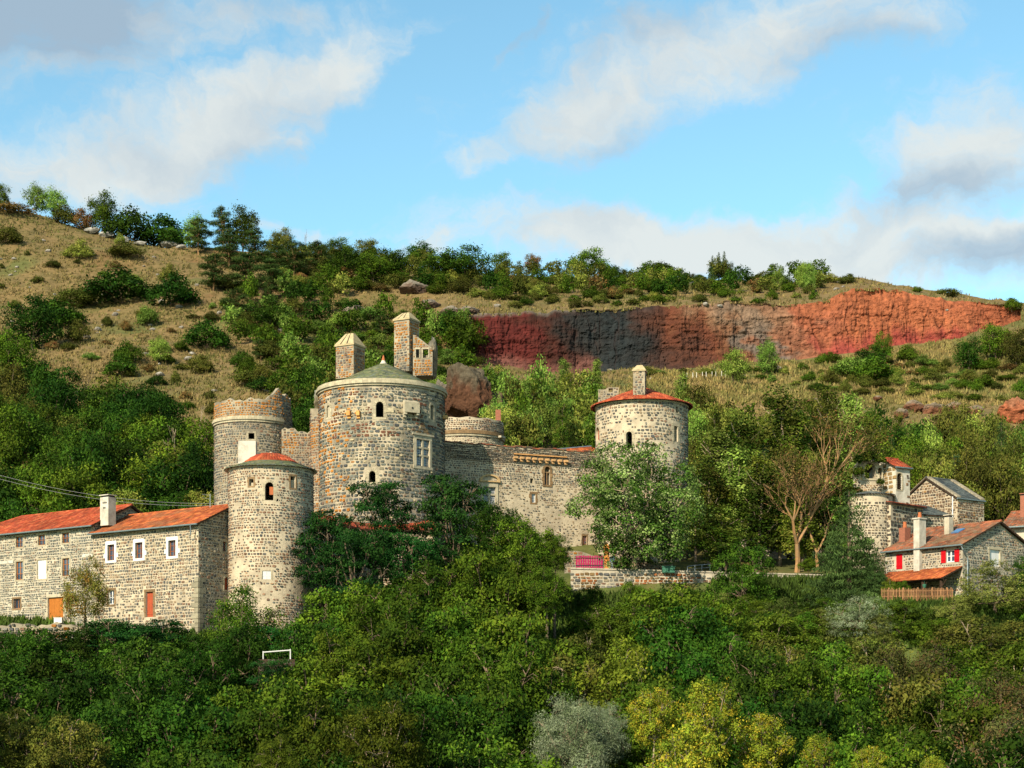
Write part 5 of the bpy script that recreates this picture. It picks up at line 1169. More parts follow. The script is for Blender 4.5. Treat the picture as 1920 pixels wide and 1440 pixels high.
# ruined arches above the apse
ra = Plane((1600 - 960) * 154.3 / F, 154.3, R(6)); RL = ra.u_px(1656)
rt_ = lambda u: Z(862, 154.3) + .35 * math.sin(u * 1.6) + .2 * math.sin(u * 6.7) - 1.6 * max(0, 1 - u / .9) ** 1.5
orr = [opening(ra, 1621, 868, 1641, 897, sw=.26, arch=True), opening(ra, 1646, 877, 1653, 905, sw=.12, arch=True)]
RU = empty('ruined_arcade'); tag(RU, 'ruined arched wall with ferns on top, left of the small bell tower', 'ruin')
wall_body(ra, 0, RL, 15, rt_, orr, M['mortar'], RU, du=.3, depth=.9)
stones(ra, 0, RL, 15, Z(850, 154), orr, RU, course=.24, width=(.2, .42), gap=.05, pal='brown', top=lambda u: rt_(u) - .08, seed=261)
for o in orr: surround(ra, o, M['dressed'], RU, proud=.08)
# ================================================================== red roofed house at the right
HP = R(52); hx, hD = (1805 - 960) * 141 / F, 141.0
tmp = Plane(hx, hD, -HP); HL = -tmp.u_px(1660)
sth = dict(course=.23, width=(.2, .44), gap=.065, pal='mixed', square=.45, cover=.95)
H1, hf, hr, _, _, ho, hro, hi = house('cottage', 'stone cottage with weathered red tile roof, red shutters and three chimneys at the right', 'house', 1805, 141.0, HP, HL, 10.0, 8.8, Z(1020, 141), 2.15, M['mortar_grey'], sth,
    [(1681, 1039, 1692, 1067, dict(sw=.1, door=True)), (1774, 1031, 1790, 1054, dict(sw=.08))], [(1856, 1031, 1875, 1062, dict(sw=.2))], roofpal=TILE_W, roof_over=.45, seed=271, stain=(.25, .17, .10), tilekw=dict(pitch=.24, course=.34))
panel(hf, ho[0], H1, M['red_paint'], name='shutter', planks=3, depth=-.04, handle=False)
f = casement(hf, ho[1], H1, M['white'], 2, 2, depth=.1, bar=.05, fr=.09)
o = ho[1]
for (a, b) in ((o.u0 - .5, o.u0 - .02), (o.u1 + .02, o.u1 + .5)):
    s = MB(); s.wbox(hf, a, b, o.v0 - .02, o.v1 + .02, .0, .06); s.wbox(hf, a + .04, b - .04, o.v0 + .2, o.v0 + .28, .0605, .08); s.wbox(hf, a + .04, b - .04, o.v1 - .3, o.v1 - .22, .0605, .08); s.build('shutter', M['red_paint'], f)
pn = panel(hr, hro[0], H1, M['white'], name='shutter', planks=2, depth=.12, handle=False); surround(hr, hro[0], M['dressed'], pn, proud=.03)
# rafters ends under the eave
for i in range(15):
    u = HL * (i + .5) / 15; rf_ = MB(); rf_.wbox(hf, u - .05, u + .05, Z(1020, 141) - .14, Z(1020, 141) - .02, 0, .38); rf_.build('rafter', M['lead_white'] if i % 1 else M['dark_wood'], H1)
# outside chimney
a, b = hf.u_px(1719), hf.u_px(1730); Dm = hf.D((a + b) / 2); e_ = MB(); e_.wbox(hf, a, b, Z(1072, Dm), Z(974, Dm), -.45, .45); ck = e_.build('chimney', M['plaster'], H1)
e_ = MB(); e_.wbox(hf, a - .08, b + .08, Z(974, Dm) + .003, Z(974, Dm) + .12, -.53, .53); e_.build('cap', M['plaster'], ck)
def pot(x, y, z, parent, h=.5, r=.16):
    p = MB(); p.tube([(x, y, z), (x, y, z + h * .8), (x, y, z + h)], [r * 1.15, r * .9, r], 10); p.build('chimney_pot', M['clay_pot'], parent)
q = hf.p((a + b) / 2, 0, 0); pot(q[0], q[1], Z(974, Dm) + .12, ck)
bc, c, u, v, w, zt = chimney_box(1689, 1704, 990, 1016, 148.5, .8, M['brick'], H1, rot=HP, cap=False, zb=Z(1030, 148.5)); pot(c.x, c.y, zt, bc, .55, .17)
gc, c, u, v, w, zt = chimney_box(1773, 1785, 970, 1007, 145.6, .6, M['mortar_grey'], H1, rot=HP, cap=True, zb=Z(1012, 145.6))
sk_ = hi['e1'] + hi['U'] * (hi['Lr'] * .60) + hi['S1'] * (hi['sl'] * .62)
m_ = MB(); N_ = hi['U'].cross(hi['S1']).normalized(); N_ = N_ if N_.z > 0 else -N_; q = [sk_, sk_ + hi['U'] * .8, sk_ + hi['U'] * .8 + hi['S1'] * 1.0, sk_ + hi['S1'] * 1.0]
m_.hexa([tuple(p) for p in q] + [tuple(p + N_ * .16) for p in q]); m_.build('skylight', M['blue_glass'], H1)
d_ = MB(); q = hf.p(HL - .1, 0, .5); zg = Z(1020, 141); d_.tube([hf.p(HL + .1, zg, .5), hf.p(HL + .25, zg - .5, .3), hr.p(.5, zg - 1.1, .1), hr.p(.55, zg - 1.5, .1), hr.p(.55, 9.3, .1)], .05, 6); d_.build('downpipe', M['metal'], H1)
# porch
zt_, zl_ = Z(1062, 141), Z(1083, 139.4); S_n = 2.8
pr_o = Vector(hf.p(HL * .06, zl_, S_n)); pU = Vector((hf.d[0], hf.d[1], 0)); back = Vector((-hf.nn[0], -hf.nn[1], 0)); pS = (back * S_n + Vector((0, 0, zt_ - zl_))).normalized(); pl = HL * .94
PO = empty('porch'); PO.parent = H1; PO['label'] = 'open lean-to porch with bright orange tiles on timber posts'
dk = MB(); sl_ = math.hypot(S_n, zt_ - zl_); q = [pr_o, pr_o + pU * pl, pr_o + pU * pl + pS * sl_, pr_o + pS * sl_]; dk.hexa([tuple(p - Vector((0, 0, .12))) for p in q] + [tuple(p) for p in q]); dk.build('porch_roof', M['dark_wood'], PO)
pitched('tiles', pr_o + Vector((0, 0, .01)) - pS * .1, pU, pS, pl, sl_ + .1, PO, TILE_O, seed=281, pitch=.22)
for k in (.3, 1.9, 3.6, 5.6, pl - .3):
    p0 = pr_o + pU * k + back * .25; m_ = MB(); m_.box(p0.x - .1, p0.x + .1, p0.y - .1, p0.y + .1, 9, zl_ - .1); m_.build('post', M['dark_wood'], PO)
    m_ = MB(); a_ = Vector((p0.x, p0.y, zl_ - .85)); m_.tube([tuple(a_), tuple(a_ + pU * .55 + Vector((0, 0, .7)))], .05, 5); m_.build('brace', M['dark_wood'], PO)
m_ = MB(); p0 = pr_o + back * .25; p1_ = p0 + pU * pl; m_.tube([(p0.x, p0.y, zl_ - .16), (p1_.x, p1_.y, zl_ - .16)], .09, 4); m_.build('beam', M['dark_wood'], PO)
# hanging flower basket under the porch
m_ = MB(); p0 = pr_o + pU * 5.9 + back * .1; m_.tube([(p0.x, p0.y, zl_ - .75), (p0.x, p0.y, zl_ - .55), (p0.x, p0.y, zl_ - .45)], [.1, .17, .18], 8); m_.tube([(p0.x, p0.y, zl_ - .45), (p0.x, p0.y, zl_ - .14)], .012, 4)
tag(m_.build('hanging_basket', M['green_plastic']), 'green hanging basket at the right post of the orange roofed porch', 'planter')
# thin white mast
m_ = MB(); x, y, z = P(1786, 1003, 146.2); m_.tube([(x, y, z - 1), (x, y, Z(931, 146.2))], .05, 6); tag(m_.build('mast', M['white']), 'thin white mast standing on the cottage roof beside its grey chimney', 'mast')
H2 = house('house', 'pale house with red tiled roof cut off by the right edge', 'house', 2010, 148.0, R(30), 6.1, 8, 9, Z(985, 150), 1.6, M['render_cream'], dict(course=.3, width=(.3, .5), gap=.05, cover=0.02), roofpal=TILE_W, roof_over=.6, seed=291)[0]
chimney_box(1914, 1926, 930, 962, 152.5, .8, M['brick'], H2, rot=R(30), cap=True, zb=Z(985, 152))
H3, h3f, h3o, h3i = leanto('house', 'cream house with dark red roof behind the lichened bare tree', 'house', 1425, 163, 1566, 164.5, 6, 10, Z(972, 163), 1.6, M['render_cream'], None, [(1455, 1000, 1463, 1022, dict(sw=.1)), (1545, 1000, 1553, 1022, dict(sw=.1)), (1475, 1040, 1485, 1072, dict(sw=.1, door=True))], pal=[(.20, .05, .04), (.26, .07, .05), (.16, .05, .04)], seed=295)
for o in h3o[:2]: f = casement(h3f, o, H3, M['wood'], 2, 2, depth=.1); surround(h3f, o, M['dressed'], f)
panel(h3f, h3o[2], H3, M['dark_wood'])
kb, c, u, v, w, zt = chimney_box(1522, 1532, 938, 958, 166, .6, M['plaster'], H3, rot=0, cap=False, zb=Z(975, 166)); pot(c.x, c.y, zt, kb, .4, .16)
b3 = MB()
for px in (1517, 1540): a = h3f.u_px(px); b3.wbox(h3f, a, a + .35, 11, Z(972, 163) - .1, .003, .3)
b3.build('pilaster', M['render_cream'], H3)
H4, h4f, h4o, _ = leanto('small_house', 'tiny pinkish house with round window seen beyond the right round tower', 'house', 1288, 176, 1314, 178, 3, 12, Z(990, 176), .8, M['render_cream'], dict(course=.25, width=(.2, .35), gap=.07, pal='brown', cover=.35), [(1298, 996, 1304, 1002, dict(sw=.1))], seed=297, pal=TILE_O)
surround(h4f, h4o[0], M['clay_pot'], H4)
# ================================================================== terrace wall and what stands on it
tw_ = Plane((1070 - 960) * 147 / F, 147, math.atan2(2.0, 23)); TWL = tw_.u_px(1560)
TW = empty('terrace_wall'); tag(TW, 'long grey retaining wall with pale coping below the castle and its big pale tree', 'wall')
tz0, tz1 = Z(1067, 147), Z(1080, 149); ttp = lambda u: tz0 + (tz1 - tz0) * u / TWL
wall_body(tw_, 0, TWL, 8, ttp, [], M['mortar_grey'], TW, du=1.5, depth=.5)
stones(tw_, 0, TWL, 8.5, tz0, [], TW, course=.27, width=(.25, .6), gap=.04, pal='mixed', top=lambda u: ttp(u) - .12, seed=301, patch=lichen(.56, ors=((.38, .14, .05), (.25, .16, .07)), seed=3), proud=.07)
u = 0; g_ = random.Random(31)
while u < TWL:
    a = u + g_.uniform(.5, .9); k = g_.uniform(.8, 1.05); c_ = MB(); c_.cur = (k, k, k); a = min(a, TWL); c_.wbox(tw_, u, a - .015, ttp(u) + .004, ttp(u) + .13, -.55, .08); c_.build('coping_stone', M['mortar_grey'], TW); u = a
gp = Plane((1078 - 960) * 148.6 / F, 148.6, R(2)); GT_ = empty('gate'); tag(GT_, 'magenta slatted gate with dark rails at the left end of the terrace', 'gate')
ga, gb = gp.u_px(1080), gp.u_px(1131); n = 12
for i in range(n):
    a = ga + (gb - ga) * i / n; m_ = MB(); k = random.uniform(-.03, .03); m_.wbox(gp, a, a + (gb - ga) / n * .72, Z(1066, 148.6) - .1, Z(1042, 148.6) + k, .03, .06); m_.build('slat', M['magenta'], GT_)
m_ = MB()
for v in (Z(1047, 148.6), Z(1061, 148.6)): m_.wbox(gp, ga - .05, gb, v, v + .06, .061, .10)
for a in (ga, (ga + gb) / 2, gb - .1): m_.wbox(gp, a, a + .07, Z(1068, 148.6) - .2, Z(1043, 148.6), .0, .0295)
m_.build('gate_frame', M['iron'], GT_)
pil = empty('gate_pillar'); tag(pil, 'orange lichened stone pillar at the right of the magenta gate', 'pillar'); m_ = MB(); a, b = gp.u_px(1133), gp.u_px(1142)
for i in range(5): k = random.uniform(.85, 1.15); m_.cur = (1.4 * k, .62 * k, .22 * k); z0_ = 12.3; h = (Z(1027, 148.6) - z0_) / 5; m_.wbox(gp, a, b, z0_ + i * h, z0_ + (i + 1) * h - .02, -.3, .15)
m_.build('pillar_shaft', M['dressed'], pil); m_ = MB(); m_.cur = (1.4, .6, .2); zt = Z(1027, 148.6); m_.wbox(gp, a - .05, b + .05, zt, zt + .12, -.35, .2); q = [(a, .15), (b, .15), (b, -.3), (a, -.3)]
m_.hexa([gp.p(x, zt + .123, y) for x, y in q] + [gp.p((a + b) / 2 + (x - (a + b) / 2) * .25, zt + .35, -.07 + (y + .07) * .25) for x, y in q]); m_.build('pillar_cap', M['dressed'], pil)
m_ = MB(); a = gp.u_px(1142.5); m_.wbox(gp, a, a + .42, Z(1054, 148.4), Z(1045, 148.4), .05, .4); m_.wbox(gp, a - .03, a + .45, Z(1045, 148.4) + .003, Z(1045, 148.4) + .05, .0, .44); m_.wbox(gp, a + .15, a + .27, 12.6, Z(1054, 148.4) - .003, .15, .3); tag(m_.build('letter_box', M['metal']), 'grey metal box on a post right of the orange pillar', 'box')
rw = Plane((1058 - 960) * 150.4 / F, 150.4, R(3)); RWL = rw.u_px(1262); RWt = lambda u: Z(1034, 150.4) + .2 * math.sin(u * 1.3) - .12 * u
RW = empty('garden_wall'); tag(RW, 'low tan rubble wall under the big pale tree, behind the gate', 'wall'); wall_body(rw, 0, RWL, 10.5, RWt, [], M['mortar_dark'], RW, du=.5)
stones(rw, 0, RWL, 10.5, Z(1030, 150), [], RW, course=.26, width=(.22, .5), gap=.05, pal='brown', top=lambda u: RWt(u) - .06, seed=311, patch=lichen(.5, seed=8))
RA = empty('railing'); tag(RA, 'grey metal tube railing on the terrace right of the round tower', 'railing'); rp_ = [(1289, 1062), (1303, 1060), (1316, 1059), (1331, 1058)]
for i, (px, py) in enumerate(rp_):
    m_ = MB(); x, y, z = P(px, 1074, 148 + i * .5); m_.tube([(x, y, z - .2), (x, y, Z(py, y))], .035, 6); m_.build('post', M['metal'], RA)
m_ = MB(); m_.tube([(P(px, py, 148 + i * .5)) for i, (px, py) in enumerate(rp_)], .035, 6); m_.tube([(P(px, py + 6, 148 + i * .5)) for i, (px, py) in enumerate(rp_)], .025, 6); m_.build('rail', M['metal'], RA)
m_ = MB(); x, y, z = P(1253, 1074, 147.6); m_.box(x - .55, x + .55, y - .3, y + .3, z, z + .5); m_.box(x - .6, x + .6, y - .35, y + .35, z + .503, z + .58); tag(m_.build('planter_box', M['green_plastic']), 'dark green box standing on the terrace coping left of the railing', 'box')
# picket fence in front of the cottage
pf_ = Plane((1650 - 960) * 135.6 / F, 135.6, R(-5)); PF = empty('picket_fence'); tag(PF, 'weathered orange brown picket fence in front of the cottage porch', 'fence'); n = 48; a0, a1 = pf_.u_px(1652), pf_.u_px(1788)
for i in range(n):
    a = a0 + (a1 - a0) * i / n; m_ = MB(); k = random.uniform(.5, 1.2); m_.cur = (k, k, k); t = Z(1104, 135.6) + random.uniform(-.1, .06); w = .06
    m_.hexa([pf_.p(a, 9.0, .03), pf_.p(a + w, 9.0, .03), pf_.p(a + w, 9.0, 0), pf_.p(a, 9.0, 0), pf_.p(a, t, .03), pf_.p(a + w, t, .03), pf_.p(a + w, t, 0), pf_.p(a, t, 0)]); m_.add([pf_.p(a, t, .03), pf_.p(a + w, t, .03), pf_.p(a + w / 2, t + .08, .015), pf_.p(a, t, 0), pf_.p(a + w, t, 0)], [(0, 1, 2), (4, 3, 2), (1, 4, 2), (3, 0, 2)])
    m_.build('picket', M['picket'], PF)
m_ = MB()
for v in (Z(1109, 135.6), Z(1119, 135.6)): m_.wbox(pf_, a0, a1, v, v + .07, -.05, -.003)
m_.build('rail', M['picket'], PF)
for i in range(5):
    a = a0 + (a1 - a0) * (i + .5) / 5; m_ = MB(); m_.wbox(pf_, a, a + .12, 8.9, Z(1103, 135.6) + .05, -.18, -.053); m_.build('post', M['picket'], PF)
# rubble terrace in front of the left farmhouse
lw = Plane((-60 - 960) * 134.5 / F, 134.5, R(-6)); LWL = lw.u_px(170); lt = lambda u: Z(1172, 134.5) + .12 * math.sin(u * 1.9) + .1 * math.sin(u * 5.3)
LT = empty('rubble_wall'); tag(LT, 'rough dry stone terrace wall under the left farmhouse', 'wall'); wall_body(lw, 0, LWL, 4.6, lt, [], M['mortar_dark'], LT, du=.4, depth=1.4)
stones(lw, 0, LWL, 4.8, Z(1165, 134), [], LT, course=.3, width=(.25, .6), gap=.03, pal='mixed', top=lt, seed=321, proud=.12, patch=lichen(.55, seed=6))
m_ = MB(); x, y, z = P(110, 1168, 134.2); m_.box(x - .32, x + .32, y - .25, y + .25, z, z + .4); m_.box(x - .35, x + .35, y - .28, y + .28, z + .403, z + .44); tag(m_.build('white_box', M['white']), 'small white box in front of the orange wooden door', 'box')
# white rail among the trees
WR = empty('guard_rail'); tag(WR, 'white guard rail on a low wall among the dark trees below the front tower', 'railing')
m_ = MB(); m_.tube([P(493, 1223, 121), P(545, 1219, 121)], .045, 6); m_.build('rail', M['white'], WR)
for px, py in ((493.5, 1221), (544.5, 1217)): m_ = MB(); m_.tube([P(px, 1246, 121), P(px, py, 121)], .045, 6); m_.build('post', M['white'], WR)
lw2 = Plane(P(484, 0, 121)[0], 120.9, 0); wl = empty('low_wall'); tag(wl, 'short dark stone wall carrying the white guard rail', 'wall'); wall_body(lw2, 0, 2.7, 2, Z(1236, 121), [], M['dark_wood'], wl); stones(lw2, 0, 2.7, 2.2, Z(1236, 121), [], wl, course=.25, pal='dark', seed=5)
# power line and aerial
def cable(p, q, sag, label, r=.015):
    pts = [Vector(p).lerp(Vector(q), t / 16) - Vector((0, 0, sag * 4 * (t / 16) * (1 - t / 16))) for t in range(17)]; m_ = MB(); m_.tube([tuple(v) for v in pts], r, 5); tag(m_.build('power_line', M['wire']), label, 'cable')
cable(P(-60, 874, 150), P(401, 944, 157), .9, 'upper thin pale cable crossing the dark wood above the farmhouse roofs'); cable(P(-60, 881, 150), P(401, 948, 157), .95, 'lower thin pale cable crossing the dark wood above the farmhouse roofs')
AN = empty('aerial'); tag(AN, 'thin television aerial on the farmhouse ridge left of the tower', 'aerial'); m_ = MB(); x, y, z = P(394, 948, 141.2); m_.tube([(x, y, z - .6), (x, y, z + 1.0)], .03, 5); m_.build('pole', M['metal'], AN)
for k in (.55, .85):
    m_ = MB(); m_.tube([(x - .7, y, z + k + .12), (x + .1, y, z + k)], .018, 4)
    for j in range(6): m_.tube([(x - .65 + j * .13, y - .15, z + k + .11 - j * .014), (x - .65 + j * .13, y + .15, z + k + .11 - j * .014)], .012, 4)
    m_.build('antenna_boom', M['metal'], AN)
# small fence posts along the field below the quarry
for i in range(9):
    px = 1288 + i * 9 + (i % 2) * 2; py = 712 - i * .6; D = hit(px, py, 200)
    if D: m_ = MB(); x, y, z = P(px, py, D); zg = ground(px, D); m_.box(-.05, .05, -.05, .05, -.2, 1.1); o = m_.build('fence_post', M['plaster']); o.location = (x, D, zg); tag(o, 'pale fence post by the green field below the quarry, %s from left' % ['first', 'second', 'third', 'fourth', 'fifth', 'sixth', 'seventh', 'eighth', 'ninth'][i], 'post', 'fence posts of the green field')
# ================================================================== vegetation
def leafmat(name, trans=.3, rnd=1.0, rough=.55):
    m = mat(name, (1, 1, 1), rough, attr='mul', trans=trans, objrand=rnd, spec=.05); return m
M['leaf'] = leafmat('leaf', .22, 1.45, .75); M['leaf_fixed'] = leafmat('leaf_fixed', .22, .35, .75)
def unit(v): return v / np.maximum(np.linalg.norm(v, axis=-1, keepdims=True), 1e-6)
def crown_mesh(name, seed, lobes, ncl, per, crad, leaf, cols_, aspect=.55, flat=.7, up=.35, inner=.82, droop=0.0, mats=None, zmin=-.6, wood=None, tipcol=None, ctint=.25):
    g = np.random.default_rng(seed); lc = np.array([l[0] for l in lobes]); lr = np.array([l[1] if isinstance(l[1], (tuple, list)) else (l[1],) * 3 for l in lobes], float)
    area = (lr.prod(1)) ** (2 / 3); area /= area.sum(); cen, out = [], []; tries = 0
    while len(cen) < ncl and tries < ncl * 12:
        tries += 1; i = g.choice(len(lobes), p=area); d = g.normal(size=3); d /= np.linalg.norm(d)
        if d[2] < zmin: continue
        c = lc[i] + lr[i] * d * g.uniform(inner, 1.04)
        q = ((c - lc) / lr); q = (q ** 2).sum(1); q[i] = 9
        if (q < .45).any(): continue
        cen.append(c); out.append(d)
    cen = np.array(cen); out = np.array(out); m = len(cen); n = m * per
    size = g.uniform(.7, 1.35, (m, 1, 1))
    off = g.normal(size=(m, per, 3)) * np.array([crad, crad, crad * flat]) * size
    pos = cen[:, None] + off; pos[..., 2] -= droop * np.linalg.norm(off[..., :2], axis=-1)
    nrm = unit(g.normal(size=(m, per, 3)) * .6 + out[:, None] * .9 + np.array([0, 0, up]) + np.array([-.12, -.2, .1]) * 0)
    t1 = unit(np.cross(nrm, g.normal(size=(m, per, 3)))); 
    if droop: t1 = unit(t1 + np.array([0, 0, -1.2])); 
    t2 = np.cross(nrm, t1); L = leaf * g.uniform(.6, 1.3, (m, per, 1)); Wd = L * aspect
    V = np.stack([pos - t1 * L / 2, pos + t2 * Wd / 2, pos + t1 * L / 2, pos - t2 * Wd / 2], 2).reshape(-1, 3)
    pal = np.array(cols_); base = pal[g.integers(0, len(pal), m)][:, None]; own = pal[g.integers(0, len(pal), (m, per))]
    col = (base * .75 + own * .25) * (1 + g.normal(0, ctint, (m, 1, 1))).clip(.55, 1.5) * g.uniform(.88, 1.14, (m, per, 1))
    colr = np.repeat(col.reshape(-1, 3), 4, 0); nf = n
    flat_i = np.arange(nf * 4); st = np.arange(nf) * 4; tot = np.full(nf, 4); mi = np.zeros(nf, int)
    if wood is not None:
        wv, wf = wood; b = len(V); V = np.concatenate([V, np.array(wv)]); fi = [b + i for f in wf for i in f]; tt_ = [len(f) for f in wf]
        st2_ = np.concatenate([[0], np.cumsum(tt_)[:-1]]) + len(flat_i); flat_i = np.concatenate([flat_i, fi]); st = np.concatenate([st, st2_]); tot = np.concatenate([tot, tt_]); mi = np.concatenate([mi, np.ones(len(wf), int)]); colr = np.concatenate([colr, np.ones((len(wv), 3))])
    return mesh_np(name, V, flat_i, st, tot, mats or [M['leaf'], M['bark']], colr, matidx=mi)
def wood_tubes(seed, lobes, th=.3, r0=.022, twigs=4, lean=.03, base=(0, 0), k=5, reach=.95):
    g = random.Random(seed); mb = MB(); fork = Vector((g.uniform(-lean, lean), g.uniform(-lean, lean), th)); mb.tube([(base[0], base[1], -.12), (base[0], base[1], 0), fork * .5 + Vector((base[0] * .5, base[1] * .5, 0)), fork], [r0 * 1.5, r0 * 1.2, r0, r0 * .85], k)
    for (c, r) in lobes:
        c = Vector(c); rr = r if not isinstance(r, (tuple, list)) else sum(r) / 3
        mid = fork.lerp(c, .5) + Vector((g.uniform(-.04, .04), g.uniform(-.04, .04), g.uniform(-.02, .05)))
        mb.tube([fork, mid, c], [r0 * .6, r0 * .38, r0 * .22], 4)
        for i in range(twigs):
            d = Vector((g.gauss(0, 1), g.gauss(0, 1), g.gauss(.4, .8))).normalized(); mb.tube([c.lerp(mid, .3 * g.random()), c + d * rr * .55 + Vector((0, 0, .01)), c + d * rr * reach], [r0 * .2, r0 * .12, r0 * .05], 3)
    return mb
def branching(seed, levels=5, L0=.3, r0=.03, spread=.5, k=5, up=.25, n=3, shrink=.72, thin=.6):
    g = random.Random(seed); mb = MB(); tips = []
    def rec(p, d, L, r, lv):
        q = p + d * L * .5 + Vector((g.uniform(-1, 1), g.uniform(-1, 1), g.uniform(-.5, .5))) * L * .07; e = q + (d + Vector((g.gauss(0, .12), g.gauss(0, .12), .05))).normalized() * L * .5
        mb.tube([p, q, e], [r, r * .85, r * .7], max(3, k - (levels - lv)))
        if lv == 0: tips.append(tuple(e)); return
        for i in range(n if lv > 1 else n + 1):
            a = g.uniform(0, 6.28); s = spread * g.uniform(.5, 1.3); perp = Vector((math.cos(a), math.sin(a), 0)); nd = (d + perp * s + Vector((0, 0, up))).normalized(); rec(e if i else e, nd, L * shrink * g.uniform(.75, 1.2), r * thin * g.uniform(.85, 1.1), lv - 1)
    rec(Vector((0, 0, -.05)), Vector((0, 0, 1)), L0, r0, levels); return mb, tips
def lobes_round(seed, n=9, zc=.6, rx=.33, rz=.30, lr=(.10, .18), w=.47):
    g = random.Random(seed); out = [((0, 0, zc), (rx * .75, rx * .75, rz * .8))]
    for i in range(n):
        a = 2.4 * i + g.uniform(-.4, .4); t = (i + .5) / n; z = zc + rz * (1 - 2 * t) * .95; rr = rx * math.sqrt(max(.05, 1 - (1 - 2 * t) ** 2)); r = g.uniform(*lr) * (1.15 if t > .4 else .9)
        rr = min(rr * g.uniform(.85, 1.15), w - r * .6); out.append(((rr * math.cos(a), rr * math.sin(a), z), (r, r, r * g.uniform(.7, .95))))
    return out
PRO = {}
G_dark = [(.022, .066, .005), (.036, .088, .007), (.014, .046, .005), (.052, .112, .009)]
G_mid = [(.060, .125, .008), (.085, .150, .010), (.038, .090, .007), (.115, .175, .013)]
G_yel = [(.16, .20, .03), (.20, .22, .035), (.11, .16, .022), (.24, .24, .045)]
G_olive = [(.095, .120, .018), (.125, .138, .02), (.066, .09, .014), (.15, .146, .025)]
G_rust = [(.20, .12, .04), (.15, .12, .035), (.24, .11, .035), (.11, .12, .03)]
G_lite = [(.13, .24, .03), (.18, .28, .045), (.09, .18, .022), (.22, .30, .06)]
G_pine = [(.035, .070, .014), (.05, .09, .018), (.025, .05, .012), (.075, .10, .02)]
G_silver = [(.21, .27, .13), (.27, .33, .18), (.14, .20, .08), (.34, .39, .24)]
G_gold = [(.26, .32, .025), (.36, .36, .03), (.18, .26, .02), (.50, .38, .03), (.14, .22, .02)]
G_lime = [(.18, .29, .05), (.30, .40, .11), (.09, .20, .02), (.38, .45, .17), (.05, .13, .01), (.08, .17, .015)]
G_loc = [(.012, .064, .011), (.018, .082, .012), (.008, .046, .009), (.028, .10, .014)]
_sc = lambda p, k: [tuple(q * k for q in c) for c in p]
G_mid = _sc(G_mid, .84); G_olive = _sc(G_olive, .78); G_lime = _sc(G_lime, .72); G_dark = _sc(G_dark, .9); G_silver = _sc(G_silver, .85); G_gold = _sc(G_gold, .9)
def fgproto(key, seed, pal, ncl=450, per=40, crad=.030, leaf=.025, n=11, bark='bark', r0=.02, twigs=6, lob=None, **kw):
    lb = lob or lobes_round(seed, n); cm = crown_mesh(key + '_crown', seed, lb, ncl, per, crad, leaf, pal, mats=[M['leaf_fixed' if kw.pop('fixed', 0) else 'leaf']], **kw)
    wm = wood_tubes(seed, lb, r0=r0, twigs=twigs); fl = [i for f in wm.f for i in f]; tt_ = [len(f) for f in wm.f]
    PRO[key] = (cm, mesh_np(key + '_trunk', wm.v, fl, np.concatenate([[0], np.cumsum(tt_)[:-1]]), tt_, M[bark], wm.c))
for i in range(3): fgproto('dark%d' % i, 10 + i, G_dark, n=12 + i * 2)
for i in range(3): fgproto('mid%d' % i, 20 + i, G_mid, n=11 + i * 2, leaf=.027)
for i in range(2): fgproto('yel%d' % i, 30 + i, G_olive if i else [(.08, .125, .010), (.11, .145, .012), (.055, .095, .008)], n=12, leaf=.027, bark='bark_pale')
def lobes_layer(seed, n=16):
    g = random.Random(seed); out = []
    for i in range(n):
        z = .22 + .74 * (i + .3) / n; a = 2.4 * i; rr = .30 * math.sin(math.pi * min(1, (1.06 - z) * 1.05)) ** .6 * g.uniform(.5, 1.1); r = g.uniform(.13, .19); out.append(((rr * math.cos(a), rr * math.sin(a), z), (r, r, r * .42)))
    return out
for i in range(2): fgproto('locust%d' % i, 40 + i, G_loc, lob=lobes_layer(40 + i, 20), ncl=400, per=44, crad=.034, leaf=.025, flat=.4, up=.7)
fgproto('lime', 50, G_lime, lob=lobes_round(50, 18, .52, .33, .40, (.11, .18)), ncl=1150, per=30, crad=.022, leaf=.019, ctint=.35, aspect=.6, bark='bark_pale', fixed=1)
fgproto('silver', 52, G_silver, n=13, ncl=640, per=60, crad=.033, leaf=.022, aspect=.22, fixed=1, up=.5, bark='bark_pale')
for i in range(2): fgproto('gold%d' % i, 54 + i, G_gold, n=15, ncl=430, per=34, crad=.032, leaf=.024, aspect=.75, fixed=1, bark='bark_pale', inner=.45, twigs=9, lob=lobes_round(54 + i, 15, .58, .3, .34, (.10, .16)))
fgproto('bushy', 58, [(.18, .20, .03), (.24, .23, .04), (.12, .16, .02), (.26, .15, .03)], lob=[((0, 0, .35), (.4, .4, .33)), ((.12, 0, .75), (.2, .2, .24)), ((-.2, .1, .5), (.22, .22, .3)), ((.25, -.1, .4), .22), ((-.1, -.25, .2), .2)], ncl=260, leaf=.03, crad=.045, zmin=-.8)
BL = [((0, 0, .36), (.36, .36, .34)), ((.22, .05, .62), (.19, .19, .2)), ((-.2, .1, .66), (.2, .2, .24)), ((.3, -.12, .34), .17), ((-.12, -.28, .28), .19), ((-.33, .02, .3), .16), ((.05, .28, .4), .2), ((0, -.1, .82), .15)]
for nm_, pl_, lf_, as_ in (('silverbush', G_silver, .024, .3), ('yelbush', [(.13, .17, .03), (.17, .20, .045), (.09, .13, .02)], .026, .4), ('darkbush', G_dark, .026, .55), ('greenbush', G_mid, .027, .55)):
    fgproto(nm_, 80 + len(nm_), pl_, lob=BL, ncl=330, per=44, leaf=lf_, aspect=as_, zmin=-.5)
fgproto('ash', 57, G_mid + G_dark, n=10, ncl=260, per=50, crad=.04, leaf=.024, inner=.5, twigs=8)
